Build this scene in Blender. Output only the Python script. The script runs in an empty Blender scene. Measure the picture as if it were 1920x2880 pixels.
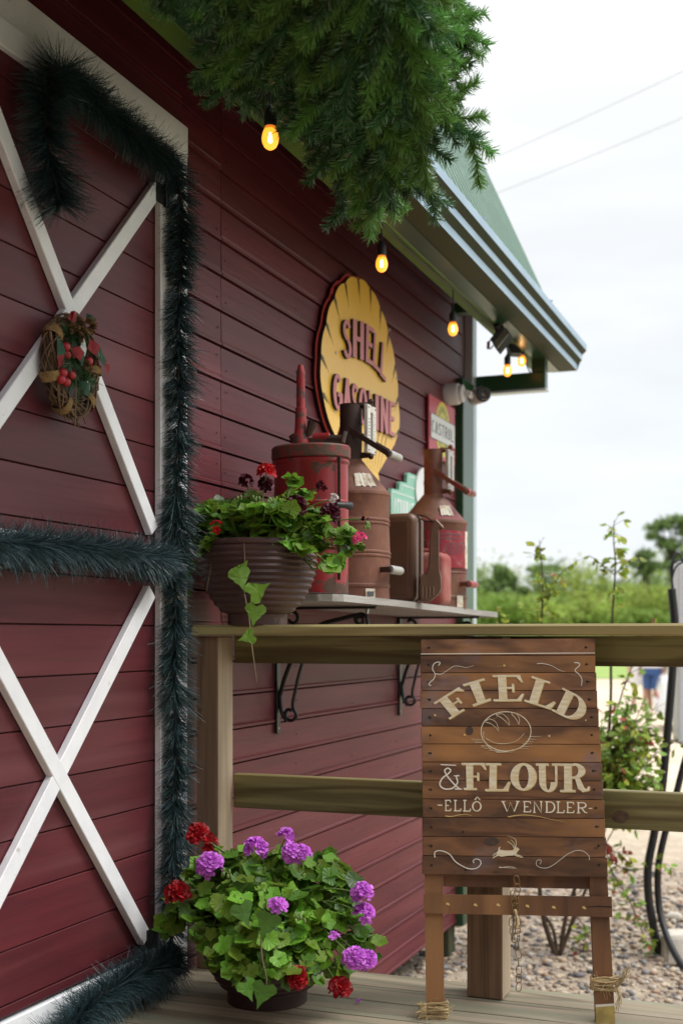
import bpy, math, random
import numpy as np
from mathutils import Vector, Matrix, noise
random.seed(7); RNG = np.random.default_rng(7)
S = bpy.context.scene
# ---------------------------------------------------------------- camera
F = 3500.0; HZ = 1788.0; TH = math.atan(1360.0/F); CT, ST = math.cos(TH), math.sin(TH)
CAM = Vector((0, 0, 1.05))
cd = bpy.data.cameras.new('camera'); cam = bpy.data.objects.new('camera', cd); S.collection.objects.link(cam)
cam.location = CAM; cam.rotation_euler = (math.radians(90), 0, TH)
cd.sensor_width = 36; cd.lens = F/2880*36; cd.shift_y = (HZ-1440)/2880
cd.clip_start = 0.05; cd.clip_end = 3000
cd.dof.use_dof = True; cd.dof.focus_distance = 3.6; cd.dof.aperture_fstop = 2.9
S.camera = cam
# ---------------------------------------------------------------- world: overcast sky
SUN_EL, SUN_AZ = math.radians(52), math.radians(75)
w = bpy.data.worlds.new('World'); S.world = w; w.use_nodes = True
nt = w.node_tree; N = nt.nodes; L = nt.links
for n in list(N): N.remove(n)
out = N.new('ShaderNodeOutputWorld'); bg = N.new('ShaderNodeBackground'); L.new(bg.outputs[0], out.inputs[0])
sky = N.new('ShaderNodeTexSky'); sky.sky_type = 'NISHITA'; sky.sun_disc = False
sky.sun_elevation = SUN_EL; sky.sun_rotation = SUN_AZ
tc = N.new('ShaderNodeTexCoord'); sep = N.new('ShaderNodeSeparateXYZ'); L.new(tc.outputs['Generated'], sep.inputs[0])
mp = N.new('ShaderNodeMapping'); mp.inputs['Scale'].default_value = (1.2, 1.2, 5.5); L.new(tc.outputs['Generated'], mp.inputs[0])
nz = N.new('ShaderNodeTexNoise'); nz.inputs['Scale'].default_value = 2.2; nz.inputs['Detail'].default_value = 5; L.new(mp.outputs[0], nz.inputs[0])
ramp = N.new('ShaderNodeValToRGB'); L.new(sep.outputs['Z'], ramp.inputs[0])
e = ramp.color_ramp.elements; e[0].position = 0.0; e[0].color = (.86, .88, .90, 1); e[1].position = 1.0; e[1].color = (2.3, 2.35, 2.45, 1)
x = ramp.color_ramp.elements.new(0.09); x.color = (.87, .905, .94, 1)
x = ramp.color_ramp.elements.new(0.22); x.color = (.89, .92, .945, 1)
x = ramp.color_ramp.elements.new(0.40); x.color = (1.02, 1.04, 1.05, 1)
nr = N.new('ShaderNodeMapRange'); nr.inputs[1].default_value = .35; nr.inputs[2].default_value = .65; nr.inputs[3].default_value = 9.0; nr.inputs[4].default_value = 10.6
L.new(nz.outputs[0], nr.inputs[0])
vm = N.new('ShaderNodeVectorMath'); vm.operation = 'SCALE'; L.new(ramp.outputs[0], vm.inputs[0]); L.new(nr.outputs[0], vm.inputs['Scale'])
mx = N.new('ShaderNodeMix'); mx.data_type = 'RGBA'; mx.inputs[0].default_value = .93
L.new(sky.outputs[0], mx.inputs[6]); L.new(vm.outputs[0], mx.inputs[7]); L.new(mx.outputs[2], bg.inputs[0])
bg.inputs[1].default_value = .105
sd = bpy.data.lights.new('sun', 'SUN'); sd.energy = 2.3; sd.angle = math.radians(22); sd.color = (1, .97, .92)
sun = bpy.data.objects.new('sun', sd); S.collection.objects.link(sun)
# light comes from the right (+x), a little ahead of the camera
sdir = Vector((math.cos(SUN_EL)*math.sin(SUN_AZ), math.cos(SUN_EL)*math.cos(SUN_AZ), math.sin(SUN_EL)))
sun.rotation_euler = sdir.to_track_quat('Z', 'Y').to_euler()
S.view_settings.view_transform = 'Standard'; S.view_settings.look = 'None'; S.view_settings.exposure = 0.12; S.view_settings.gamma = 1
S.cycles.max_bounces = 8; S.cycles.transparent_max_bounces = 8

# ---------------------------------------------------------------- picture -> world helpers (photo pixels, 1920 wide)
def ray(u, v):
    a = (u-960)/F
    return Vector((a*CT-ST, a*ST+CT, (HZ-v)/F))
def PX(u, v, x): d = ray(u, v); return CAM + d*(x/d.x)
def PY(u, v, y): d = ray(u, v); return CAM + d*(y/d.y)
def PZ(u, v, z): d = ray(u, v); return CAM + d*((z-1.05)/d.z)
def PT(u, v, t): return CAM + ray(u, v)*t
def PP(u, v, o, n): d = ray(u, v); return CAM + d*((o-CAM).dot(n)/d.dot(n))
K = 1920/1568.0
def T(x, y, t): return PT(x*K, y*K, t)          # from the 1568-wide view

# ---------------------------------------------------------------- tagging
def tag(o, label=None, cat=None, group=None, kind=None):
    if label: o['label'] = label
    if cat: o['category'] = cat
    if group: o['group'] = group
    if kind: o['kind'] = kind
    return o
def thing(name, loc, label, cat, group=None):
    o = bpy.data.objects.new(name, None); S.collection.objects.link(o); o.location = loc
    o.empty_display_size = .1
    return tag(o, label, cat, group)
def link_mesh(name, me, parent):
    o = bpy.data.objects.new(name, me); S.collection.objects.link(o)
    if parent is not None: o.parent = parent
    return o
def wloc(p):
    v = Vector((0, 0, 0))
    while p is not None: v += Vector(p.location); p = p.parent
    return v

# ---------------------------------------------------------------- mesh builder
class MB:
    def __init__(s): s.v = []; s.f = []; s.m = []; s.r = []; s.rv = random.random(); s.mi = 0
    def new(s): s.rv = random.random(); return s
    def add(s, vs, fs, mi=None):
        b = len(s.v); s.v += [tuple(p) for p in vs]
        for f in fs: s.f.append(tuple(i+b for i in f)); s.m.append(s.mi if mi is None else mi); s.r.append(s.rv)
        return s
    def box(s, x0, x1, y0, y1, z0, z1, bev=0, mi=None):
        if x0 > x1: x0, x1 = x1, x0
        if y0 > y1: y0, y1 = y1, y0
        if z0 > z1: z0, z1 = z1, z0
        return s.obox(Vector(((x0+x1)/2, (y0+y1)/2, (z0+z1)/2)), Vector(((x1-x0)/2, 0, 0)), Vector((0, (y1-y0)/2, 0)), Vector((0, 0, (z1-z0)/2)), bev, mi)
    def obox(s, c, ax, ay, az, bev=0, mi=None):
        """oriented box with half-axis vectors; bevelled edges when bev>0"""
        if bev <= 0:
            vs = [c+ax*i+ay*j+az*k for k in (-1, 1) for j in (-1, 1) for i in (-1, 1)]
            return s.add(vs, [(0, 2, 3, 1), (4, 5, 7, 6), (0, 1, 5, 4), (2, 6, 7, 3), (0, 4, 6, 2), (1, 3, 7, 5)], mi)
        lx, ly, lz = ax.length, ay.length, az.length; ux, uy, uz = ax/lx, ay/ly, az/lz
        bev = min(bev, lx*.9, ly*.9, lz*.9); vs = []; idx = {}
        for k in (-1, 1):
            for j in (-1, 1):
                for i in (-1, 1):
                    for q in range(3):
                        a = [lx, ly, lz]
                        for w_ in range(3):
                            if w_ != q: a[w_] -= bev
                        idx[(i, j, k, q)] = len(vs); vs.append(c+ux*i*a[0]+uy*j*a[1]+uz*k*a[2])
        fs = []
        for i in (-1, 1):
            fs.append([idx[(i, j, k, 0)] for j, k in ((-1, -1), (1, -1), (1, 1), (-1, 1))][::i])
            fs.append([idx[(j, i, k, 1)] for j, k in ((-1, -1), (-1, 1), (1, 1), (1, -1))][::i])
            fs.append([idx[(j, k, i, 2)] for j, k in ((-1, -1), (1, -1), (1, 1), (-1, 1))][::i])
        for a in (-1, 1):
            for b in (-1, 1):
                sg = a*b
                fs.append([idx[(-1, a, b, 1)], idx[(1, a, b, 1)], idx[(1, a, b, 2)], idx[(-1, a, b, 2)]][::-sg])
                fs.append([idx[(a, -1, b, 0)], idx[(a, 1, b, 0)], idx[(a, 1, b, 2)], idx[(a, -1, b, 2)]][::sg])
                fs.append([idx[(a, b, -1, 0)], idx[(a, b, 1, 0)], idx[(a, b, 1, 1)], idx[(a, b, -1, 1)]][::-sg])
                for d in (-1, 1): fs.append([idx[(a, b, d, 0)], idx[(a, b, d, 1)], idx[(a, b, d, 2)]][::a*b*d])
        return s.add(vs, fs, mi)
    def beam(s, p, q, w_, h, up=Vector((0, 0, 1)), bev=0, mi=None):
        p, q = Vector(p), Vector(q); d = q-p; l = d.length; d = d/l; side = d.cross(up)
        if side.length < 1e-4: side = d.cross(Vector((0, 1, 0)))
        side.normalize(); u2 = side.cross(d).normalized()
        return s.obox((p+q)/2, d*l/2, side*w_/2, u2*h/2, bev, mi)
    def tube(s, pts, r, n=8, mi=None, cap=True, closed=False):
        pts = [Vector(p) for p in pts]; m = len(pts); rs = r if isinstance(r, (list, tuple)) else [r]*m
        vs = []; prev = None
        for i, p in enumerate(pts):
            a = pts[(i-1) % m] if (closed or i > 0) else p; b = pts[(i+1) % m] if (closed or i < m-1) else p
            d = b-a
            if d.length < 1e-9: d = Vector((0, 0, 1))
            d.normalize()
            if prev is None:
                prev = d.orthogonal().normalized()
            x_ = prev-d*prev.dot(d)
            if x_.length < 1e-6: x_ = d.orthogonal()
            x_.normalize(); prev = x_; y_ = d.cross(x_)
            for k in range(n):
                t = 2*math.pi*k/n; vs.append(p+(x_*math.cos(t)+y_*math.sin(t))*rs[i])
        fs = []
        for i in range(m if closed else m-1):
            i2 = (i+1) % m
            for k in range(n): k2 = (k+1) % n; fs.append((i*n+k, i*n+k2, i2*n+k2, i2*n+k))
        if cap and not closed: fs.append(tuple(range(n))[::-1]); fs.append(tuple((m-1)*n+k for k in range(n)))
        return s.add(vs, fs, mi)
    def lathe(s, prof, c, n=32, sx=1, sy=1, axis=None, mi=None, wob=0):
        """prof: (r, h) list, revolved about c + h*axis"""
        c = Vector(c); az = Vector(axis or (0, 0, 1)).normalized()
        ax = Vector((1, 0, 0)) if abs(az.x) < .9 else Vector((0, 1, 0)); ax = (ax-az*ax.dot(az)).normalized(); ay = az.cross(ax)
        vs = []; fs = []
        for r, h in prof:
            for k in range(n):
                t = 2*math.pi*k/n; rr = r*(1+(wob*math.sin(3*t+h*20) if wob else 0)); vs.append(c+az*h+ax*math.cos(t)*rr*sx+ay*math.sin(t)*rr*sy)
        for i in range(len(prof)-1):
            for k in range(n): k2 = (k+1) % n; fs.append((i*n+k, i*n+k2, (i+1)*n+k2, (i+1)*n+k))
        if prof[0][0] > 1e-5: fs.append(tuple(range(n))[::-1])
        if prof[-1][0] > 1e-5: fs.append(tuple((len(prof)-1)*n+k for k in range(n)))
        return s.add(vs, fs, mi)
    def prism(s, pts, d, mi=None, side=None):
        """closed outline pts (3-D, planar) extruded along vector d; outline turns ccw seen from +d"""
        n = len(pts); pts = [Vector(p) for p in pts]; d = Vector(d); b = len(s.v)
        s.v += [tuple(p) for p in pts]+[tuple(p+d) for p in pts]
        def F_(f, m): s.f.append(tuple(i+b for i in f)); s.m.append(s.mi if m is None else m); s.r.append(s.rv)
        F_(tuple(range(n))[::-1], mi); F_(tuple(range(n, 2*n)), mi)
        for i in range(n): j = (i+1) % n; F_((i, j, n+j, n+i), side if side is not None else mi)
        return s
    def sphere(s, c, r, n=12, m=8, sc=(1, 1, 1), mi=None):
        c = Vector(c); vs = [c+Vector((0, 0, -r*sc[2]))]; fs = []
        for i in range(1, m):
            a = -math.pi/2+math.pi*i/m
            for k in range(n):
                t = 2*math.pi*k/n; vs.append(c+Vector((math.cos(a)*math.cos(t)*r*sc[0], math.cos(a)*math.sin(t)*r*sc[1], math.sin(a)*r*sc[2])))
        vs.append(c+Vector((0, 0, r*sc[2]))); e_ = len(vs)-1
        for k in range(n):
            k2 = (k+1) % n; fs.append((0, 1+k2, 1+k)); fs.append((e_, 1+(m-2)*n+k, 1+(m-2)*n+k2))
            for i in range(m-2): fs.append((1+i*n+k, 1+i*n+k2, 1+(i+1)*n+k2, 1+(i+1)*n+k))
        return s.add(vs, fs, mi)
    def dent(s, amp, f):
        for i, p in enumerate(s.v):
            v = Vector(p); s.v[i] = tuple(v+noise.noise_vector(v*f)*amp+noise.noise_vector(v*f*3)*amp*.35)
        return s
    def build(s, name, mats, parent=None, smooth=False, label=None, kind=None, solid=0):
        off = wloc(parent) if parent is not None else Vector((0, 0, 0))
        me = bpy.data.meshes.new(name)
        me.from_pydata([(p[0]-off.x, p[1]-off.y, p[2]-off.z) for p in s.v], [], s.f)
        for m_ in (mats if isinstance(mats, (list, tuple)) else [mats]): me.materials.append(m_)
        me.polygons.foreach_set('material_index', s.m)
        at = me.attributes.new('rnd', 'FLOAT', 'FACE'); at.data.foreach_set('value', s.r)
        if smooth:
            me.polygons.foreach_set('use_smooth', [True]*len(s.f))
            if smooth != 'all':
                me.set_sharp_from_angle(angle=math.radians(35 if smooth is True else smooth))
        me.update()
        o = link_mesh(name, me, parent)
        if label: o['label'] = label
        if kind: o['kind'] = kind
        return o
def quads_mesh(name, V, nper, mats, parent, rnd=None, kind=None, label=None, faces=None, matidx=None):
    """V: (n, nper, 3) numpy world coords; each row one polygon"""
    off = np.array(wloc(parent)) if parent is not None else np.zeros(3)
    n = V.shape[0]; co = (V.reshape(-1, 3)-off).astype(np.float32)
    me = bpy.data.meshes.new(name); me.vertices.add(n*nper); me.vertices.foreach_set('co', co.ravel())
    me.loops.add(n*nper); me.loops.foreach_set('vertex_index', np.arange(n*nper, dtype=np.int32))
    me.polygons.add(n); me.polygons.foreach_set('loop_start', (np.arange(n)*nper).astype(np.int32))
    for m_ in (mats if isinstance(mats, (list, tuple)) else [mats]): me.materials.append(m_)
    if matidx is not None: me.polygons.foreach_set('material_index', matidx.astype(np.int32))
    at = me.attributes.new('rnd', 'FLOAT', 'FACE'); at.data.foreach_set('value', (RNG.random(n) if rnd is None else rnd).astype(np.float32))
    me.update(calc_edges=True)
    o = link_mesh(name, me, parent)
    if kind: o['kind'] = kind
    if label: o['label'] = label
    return o
def spline(pts, n=8):
    """Catmull-Rom through 3-D points"""
    P_ = [Vector(p) for p in pts]; P_ = [P_[0]*2-P_[1]]+P_+[P_[-1]*2-P_[-2]]; o = []
    for i in range(1, len(P_)-2):
        a, b, c, d = P_[i-1:i+3]
        for k in range(n):
            t = k/n; o.append(.5*((2*b)+(c-a)*t+(2*a-5*b+4*c-d)*t*t+(3*b-a-3*c+d)*t**3))
    o.append(P_[-2]); return o

# ---------------------------------------------------------------- materials
def mat(name, col=(.5, .5, .5), rough=.6, metal=0, spec=.5, c2=None, c3=None, scale=(1, 1, 1), ns=8, detail=6, lo=.35, hi=.65, bump=0, bs=40,
        rnd=0, trans=0, sub=0, emis=None, es=0, spots=None, sp_s=20, sp_lo=.6, sp_hi=.66, rv=.0, coat=0, wave=None, dist=0):
    m = bpy.data.materials.new(name); m.use_nodes = True; t = m.node_tree; n = t.nodes; l = t.links
    b = n['Principled BSDF']; b.inputs['Roughness'].default_value = rough; b.inputs['Metallic'].default_value = metal
    b.inputs['Specular IOR Level'].default_value = spec; b.inputs['Coat Weight'].default_value = coat
    co = n.new('ShaderNodeTexCoord'); mpn = n.new('ShaderNodeMapping'); mpn.inputs['Scale'].default_value = scale
    l.new(co.outputs['Object'], mpn.inputs[0]); vec = mpn.outputs[0]
    at_ = n.new('ShaderNodeAttribute'); at_.attribute_name = 'rnd'
    if rnd or c2 is not None:   # each board its own piece of grain
        ad = n.new('ShaderNodeVectorMath'); ad.operation = 'MULTIPLY_ADD'; ad.inputs[1].default_value = (37, 53, 71)
        l.new(at_.outputs['Fac'], ad.inputs[0]); l.new(vec, ad.inputs[2]); vec = ad.outputs[0]
    src = None
    rgb = n.new('ShaderNodeRGB'); rgb.outputs[0].default_value = (*col, 1); src = rgb.outputs[0]
    nzn = n.new('ShaderNodeTexNoise'); nzn.inputs['Scale'].default_value = ns; nzn.inputs['Detail'].default_value = detail; nzn.inputs['Distortion'].default_value = dist
    l.new(vec, nzn.inputs[0])
    def mixc(fac, a, bcol, mode='MIX'):
        q = n.new('ShaderNodeMix'); q.data_type = 'RGBA'; q.blend_type = mode
        if isinstance(fac, float): q.inputs[0].default_value = fac
        else: l.new(fac, q.inputs[0])
        l.new(a, q.inputs[6])
        if isinstance(bcol, tuple): q.inputs[7].default_value = (*bcol, 1)
        else: l.new(bcol, q.inputs[7])
        return q.outputs[2]
    def rng(o_, a, b_, c=0., d=1.):
        q = n.new('ShaderNodeMapRange'); q.inputs[1].default_value = a; q.inputs[2].default_value = b_; q.inputs[3].default_value = c; q.inputs[4].default_value = d
        l.new(o_, q.inputs[0]); return q.outputs[0]
    if c2 is not None: src = mixc(rng(nzn.outputs[0], lo, hi), src, tuple(c2))
    if wave is not None:      # growth-ring lines: (axis scale vector, scale, distortion, colour, strength)
        mw = n.new('ShaderNodeMapping'); mw.inputs['Scale'].default_value = wave[0]; l.new(vec if not (rnd or c2 is not None) else ad.outputs[0], mw.inputs[0])
        l.new(co.outputs['Object'], mw.inputs[0])
        aw = n.new('ShaderNodeVectorMath'); aw.operation = 'MULTIPLY_ADD'; aw.inputs[1].default_value = (3, 7, 5); l.new(at_.outputs['Fac'], aw.inputs[0]); l.new(mw.outputs[0], aw.inputs[2])
        wn = n.new('ShaderNodeTexNoise'); wn.inputs['Scale'].default_value = 1.0; wn.inputs['Detail'].default_value = 1.5; l.new(aw.outputs[0], wn.inputs[0])
        ml = n.new('ShaderNodeMath'); ml.operation = 'MULTIPLY'; ml.inputs[1].default_value = wave[1]; l.new(wn.outputs[0], ml.inputs[0])
        sn = n.new('ShaderNodeMath'); sn.operation = 'SINE'; l.new(ml.outputs[0], sn.inputs[0])
        fw = rng(sn.outputs[0], wave[2], 1., 0., wave[4]); src = mixc(fw, src, wave[3])
    if c3 is not None:
        n3 = n.new('ShaderNodeTexNoise'); n3.inputs['Scale'].default_value = ns*.27; n3.inputs['Detail'].default_value = 3; l.new(vec, n3.inputs[0])
        src = mixc(rng(n3.outputs[0], .5, .68), src, tuple(c3))
    if spots is not None:
        n4 = n.new('ShaderNodeTexNoise'); n4.inputs['Scale'].default_value = sp_s; n4.inputs['Detail'].default_value = 7; n4.inputs['Roughness'].default_value = .62
        l.new(co.outputs['Object'], n4.inputs[0]); sf = rng(n4.outputs[0], sp_lo, sp_hi); src = mixc(sf, src, tuple(spots))
        rr = rng(sf, 0, 1, rough, .85); l.new(rr, b.inputs['Roughness'])
    if rnd:
        hs = n.new('ShaderNodeHueSaturation'); l.new(src, hs.inputs['Color']); l.new(rng(at_.outputs['Fac'], 0, 1, 1-rnd, 1+rnd), hs.inputs['Value'])
        if rv: l.new(rng(at_.outputs['Fac'], 0, 1, .5-rv, .5+rv), hs.inputs['Hue'])
        src = hs.outputs[0]
    l.new(src, b.inputs['Base Color'])
    if bump:
        bp = n.new('ShaderNodeBump'); bp.inputs['Strength'].default_value = bump; bp.inputs['Distance'].default_value = .004
        nb = n.new('ShaderNodeTexNoise'); nb.inputs['Scale'].default_value = bs; nb.inputs['Detail'].default_value = 5; l.new(vec, nb.inputs[0])
        l.new(nb.outputs[0], bp.inputs['Height']); l.new(bp.outputs[0], b.inputs['Normal'])
    if sub: b.inputs['Subsurface Weight'].default_value = sub; b.inputs['Subsurface Scale'].default_value = .02
    if trans:   # thin leaves let light through
        tr = n.new('ShaderNodeBsdfTranslucent'); l.new(src, tr.inputs[0]); ms = n.new('ShaderNodeMixShader'); ms.inputs[0].default_value = trans
        l.new(b.outputs[0], ms.inputs[1]); l.new(tr.outputs[0], ms.inputs[2]); l.new(ms.outputs[0], n['Material Output'].inputs[0])
    if emis: b.inputs['Emission Color'].default_value = (*emis, 1); b.inputs['Emission Strength'].default_value = es
    return m
M = {}
GR = (.25, 6, 6)      # grain stretched along x
M['siding'] = mat('maroon_siding', (.122, .0185, .025), .48, spec=.36, c2=(.09, .0145, .020), scale=(6, .5, 9), ns=3, c3=(.15, .033, .040), bump=.35, bs=9, rnd=.13, spots=(.24, .12, .12), sp_s=24, sp_lo=.70, sp_hi=.8)
M['door'] = mat('maroon_door', (.108, .0185, .024), .48, spec=.36, c2=(.085, .015, .020), scale=(6, .45, 9), ns=4, c3=(.13, .035, .040), bump=.15, bs=10, rnd=.12, wave=((1, .5, 5), 40, .8, (.07, .015, .02), .35), spots=(.06, .012, .016), sp_s=11, sp_lo=.70, sp_hi=.76)
M['white'] = mat('white_paint', (.86, .87, .89), .45, c2=(.79, .80, .83), scale=(1, 1, 1), ns=14, spots=(.42, .38, .34), sp_s=22, sp_lo=.64, sp_hi=.78, bump=.2, bs=60)
M['pine'] = mat('treated_pine', (.26, .225, .09), .6, c2=(.15, .125, .045), lo=.42, hi=.6, scale=GR, ns=5, c3=(.29, .22, .085), bump=.25, bs=9, rnd=.08, wave=((.7, 7, 7), 34, .45, (.10, .068, .022), .9), dist=1)
M['pine_cap'] = mat('treated_pine_edge', (.52, .45, .22), .6, c2=(.36, .30, .12), scale=GR, ns=5, c3=(.3, .22, .08), bump=.2, bs=9, wave=((.5, 7, 16), 26, .4, (.20, .15, .05), .7))
VG = (7, 7, .3)
M['post_l'] = mat('hardwood_post', (.22, .13, .075), .65, c2=(.14, .078, .042), scale=VG, ns=7, bump=.3, bs=12, wave=((30, 30, .7), 22, .3, (.085, .045, .025), .7))
M['post_side'] = mat('pale_post_side', (.46, .36, .25), .7, c2=(.38, .29, .19), scale=VG, ns=7, bump=.2, bs=12, spots=(.25, .2, .15), sp_s=10, sp_lo=.66, sp_hi=.8)  # paler tone on the right-hand faces of the posts
M['terra_shade'] = mat('terracotta_shade', (.05, .023, .02), .6, c2=(.035, .017, .015), ns=9, bump=.2, bs=50)  # terracotta of the lower pot with its shadow put into the colour
M['deck'] = mat('deck_timber', (.44, .365, .265), .7, c2=(.33, .27, .185), scale=(.3, 7, 7), ns=6, c3=(.30, .29, .2), bump=.3, bs=14, rnd=.1, wave=((.6, 9, 9), 26, .4, (.15, .12, .075), .75), dist=.6)
M['slat'] = mat('oiled_slat', (.20, .088, .036), .5, c2=(.09, .042, .021), scale=(.9, 6, 6), ns=4, c3=(.31, .14, .045), bump=.35, bs=9, rnd=.28, wave=((1.0, 5, 9), 34, .25, (.06, .024, .010), .7), spots=(.17, .12, .125), sp_s=5, sp_lo=.56, sp_hi=.74, dist=1.2)
M['leg'] = mat('oiled_leg', (.155, .066, .026), .5, c2=(.10, .042, .02), scale=(6, 6, .8), ns=4, c3=(.27, .13, .05), bump=.28, bs=10, rnd=.12, wave=((8, 8, 1), 26, .4, (.07, .03, .012), .6))
M['shelf'] = mat('grey_shelf_timber', (.44, .42, .39), .75, c2=(.27, .25, .225), scale=(7, .3, 7), ns=6, bump=.3, bs=14, spots=(.16, .14, .13), sp_s=14, sp_lo=.66, sp_hi=.75)
M['cut'] = mat('cut_timber', (.60, .53, .42), .7, c2=(.5, .43, .33), scale=(6, 6, .5), ns=7, bump=.1)
M['black'] = mat('black_iron', (.012, .012, .013), .35, spec=.5, bump=.2, bs=60)
M['bplast'] = mat('black_plastic', (.015, .015, .017), .5)
M['green'] = mat('green_paint', (.022, .075, .032), .3, c2=(.018, .06, .028), ns=5)
M['greenl'] = mat('green_beam', (.085, .17, .015), .6, c2=(.07, .13, .012), ns=7, bump=.1)
M['gutter'] = mat('gutter_steel', (.36, .50, .60), .3, metal=.4, c2=(.31, .44, .54), ns=4, spots=(.35, .4, .42), sp_s=9, sp_lo=.62, sp_hi=.8)
M['gutter_shade'] = mat('gutter_shade_olive', (.045, .055, .03), .7, spec=.15, c2=(.055, .06, .03), ns=3)  # sloped gutter undersides, their shade put into the colour
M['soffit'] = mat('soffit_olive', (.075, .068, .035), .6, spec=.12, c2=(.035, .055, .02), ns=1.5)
M['roof'] = mat('roof_sheet', (.19, .30, .235), .45, c2=(.17, .27, .21), ns=3, spots=(.3, .4, .36), sp_s=6, sp_lo=.55, sp_hi=.8)
M['steel'] = mat('flashing', (.5, .58, .62), .4, metal=.3)
M['dark'] = mat('dark_timber_shade', (.03, .022, .018), .9, c2=(.045, .03, .02), ns=6)  # dark timber; also painted shade under the roof and behind the slats
M['stilt'] = mat('mossy_stilt', (.10, .09, .045), .9, c2=(.05, .06, .03), ns=6, bump=.4, bs=20)
M['terra'] = mat('terracotta', (.088, .038, .031), .55, c2=(.055, .026, .023), ns=9, c3=(.13, .065, .052), bump=.3, bs=50, spots=(.22, .15, .13), sp_s=16, sp_lo=.62, sp_hi=.76)
M['soil'] = mat('soil', (.03, .02, .014), .95, c2=(.05, .035, .025), ns=40)
M['tinsel'] = mat('garland_needle', (.020, .048, .044), .4, spec=.5, rnd=.7, rv=.03)
M['tinsel_b'] = mat('garland_needle_blue', (.048, .092, .104), .4, spec=.5, rnd=.55, rv=.03)
M['fir'] = mat('fir_needle', (.052, .130, .046), .26, spec=.75, rnd=.75, rv=.015, trans=.15)
M['fir_l'] = mat('fir_needle_light', (.14, .28, .06), .32, spec=.5, rnd=.4, rv=.02, trans=.25)
M['twig'] = mat('twig', (.09, .055, .03), .8, c2=(.05, .03, .018), ns=30)
M['leaf'] = mat('geranium_leaf', (.15, .29, .026), .45, c2=(.21, .37, .04), ns=30, rnd=.4, rv=.025, trans=.38, spec=.35)
M['ivy'] = mat('ivy_leaf', (.16, .32, .03), .4, c2=(.22, .40, .05), ns=40, rnd=.25, trans=.35)
M['stem'] = mat('green_stem', (.14, .22, .05), .6)
M['dstem'] = mat('dry_stem', (.16, .11, .06), .8)
def petal(nm, c, d): M[nm] = mat(nm, c, .5, c2=d, ns=60, rnd=.25, trans=.3, spec=.3)
petal('petal_purple', (.56, .10, .64), (.74, .24, .80)); petal('petal_red', (.36, .004, .008), (.26, .003, .006)); petal('petal_dark', (.055, .002, .010), (.085, .003, .016))
petal('petal_scarlet', (.62, .010, .014), (.45, .006, .01)); petal('petal_pink', (.80, .06, .24), (.85, .15, .35)); petal('petal_white', (.8, .76, .74), (.7, .66, .64))
M['yellow'] = mat('sign_yellow', (.90, .56, .09), .35, c2=(.88, .50, .06), ns=3)
M['yedge'] = mat('sign_yellow_edge', (.80, .42, .02), .45)
M['signred'] = mat('sign_red', (.50, .045, .035), .5)
M['signpink'] = mat('sign_letter', (.56, .19, .20), .5, c2=(.52, .17, .18), ns=6)
M['sblack'] = mat('sign_black', (.012, .009, .008), .5)
M['canred'] = mat('can_red', (.30, .018, .022), .38, c2=(.22, .014, .017), ns=5, spots=(.085, .045, .028), sp_s=13, sp_lo=.575, sp_hi=.60, bump=.25, bs=22, coat=.1)
M['canrust'] = mat('can_rust', (.19, .075, .043), .68, c2=(.135, .048, .027), ns=9, c3=(.21, .11, .085), bump=.3, bs=60, spots=(.26, .11, .05), sp_s=26, sp_lo=.56, sp_hi=.72)
M['candark'] = mat('can_dark_rust', (.05, .024, .017), .7, c2=(.035, .017, .013), ns=10, bump=.35, bs=60, spots=(.12, .05, .03), sp_s=22, sp_lo=.58, sp_hi=.7)
M['canmix'] = mat('can_red_rust', (.19, .022, .028), .55, c2=(.15, .06, .033), ns=9, lo=.40, hi=.50, bump=.35, bs=50, spots=(.21, .10, .05), sp_s=28, sp_lo=.56, sp_hi=.66, scale=(1, 1, .5))
M['jerry'] = mat('jerry_bronze', (.15, .075, .042), .42, metal=.1, c2=(.10, .05, .03), ns=6, c3=(.22, .095, .045), bump=.2, bs=30)
M['pinkcan'] = mat('faded_pink_can', (.30, .055, .045), .65, c2=(.36, .14, .11), ns=9, lo=.4, hi=.6, spots=(.38, .3, .26), sp_s=24, sp_lo=.62, sp_hi=.66)
M['alu'] = mat('aluminium_grip', (.50, .49, .46), .5, metal=.5, c2=(.4, .39, .36), ns=20)
M['plate'] = mat('gauge_plate', (.66, .64, .58), .6, c2=(.55, .53, .47), ns=30, spots=(.25, .17, .1), sp_s=60, sp_lo=.64, sp_hi=.68)
M['paper'] = mat('old_label', (.68, .63, .52), .8, c2=(.5, .4, .28), ns=40, lo=.5, hi=.6)
M['creamp'] = mat('cream_lettering', (.72, .64, .47), .6, c2=(.62, .50, .30), ns=30, scale=(1, 1, 5), lo=.4, hi=.6)
M['whitep'] = mat('pale_lettering', (.74, .70, .60), .6)
M['goldp'] = mat('gold_lettering', (.60, .43, .15), .6)
M['hemp'] = mat('jute_twine', (.52, .39, .2), .85, rnd=.3)
M['brass'] = mat('brass_chain', (.28, .19, .085), .4, metal=.8)
M['gold_b'] = mat('old_gold_paint', (.48, .36, .10), .6, c2=(.30, .22, .07), ns=30, spots=(.6, .5, .2), sp_s=25)
M['wicker'] = mat('grapevine', (.17, .10, .05), .75, c2=(.09, .05, .028), ns=20, rnd=.5)
M['burlap'] = mat('burlap', (.28, .18, .07), .95, bump=.8, bs=200, c2=(.20, .12, .045), ns=80)
M['snow'] = mat('fake_snow', (.75, .76, .76), .8)
M['berry'] = mat('berry', (.40, .018, .028), .35, c2=(.5, .10, .12), ns=30, lo=.55, hi=.7)
M['cone'] = mat('pine_cone', (.22, .13, .055), .6, c2=(.14, .08, .035), ns=40, rnd=.5)
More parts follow.
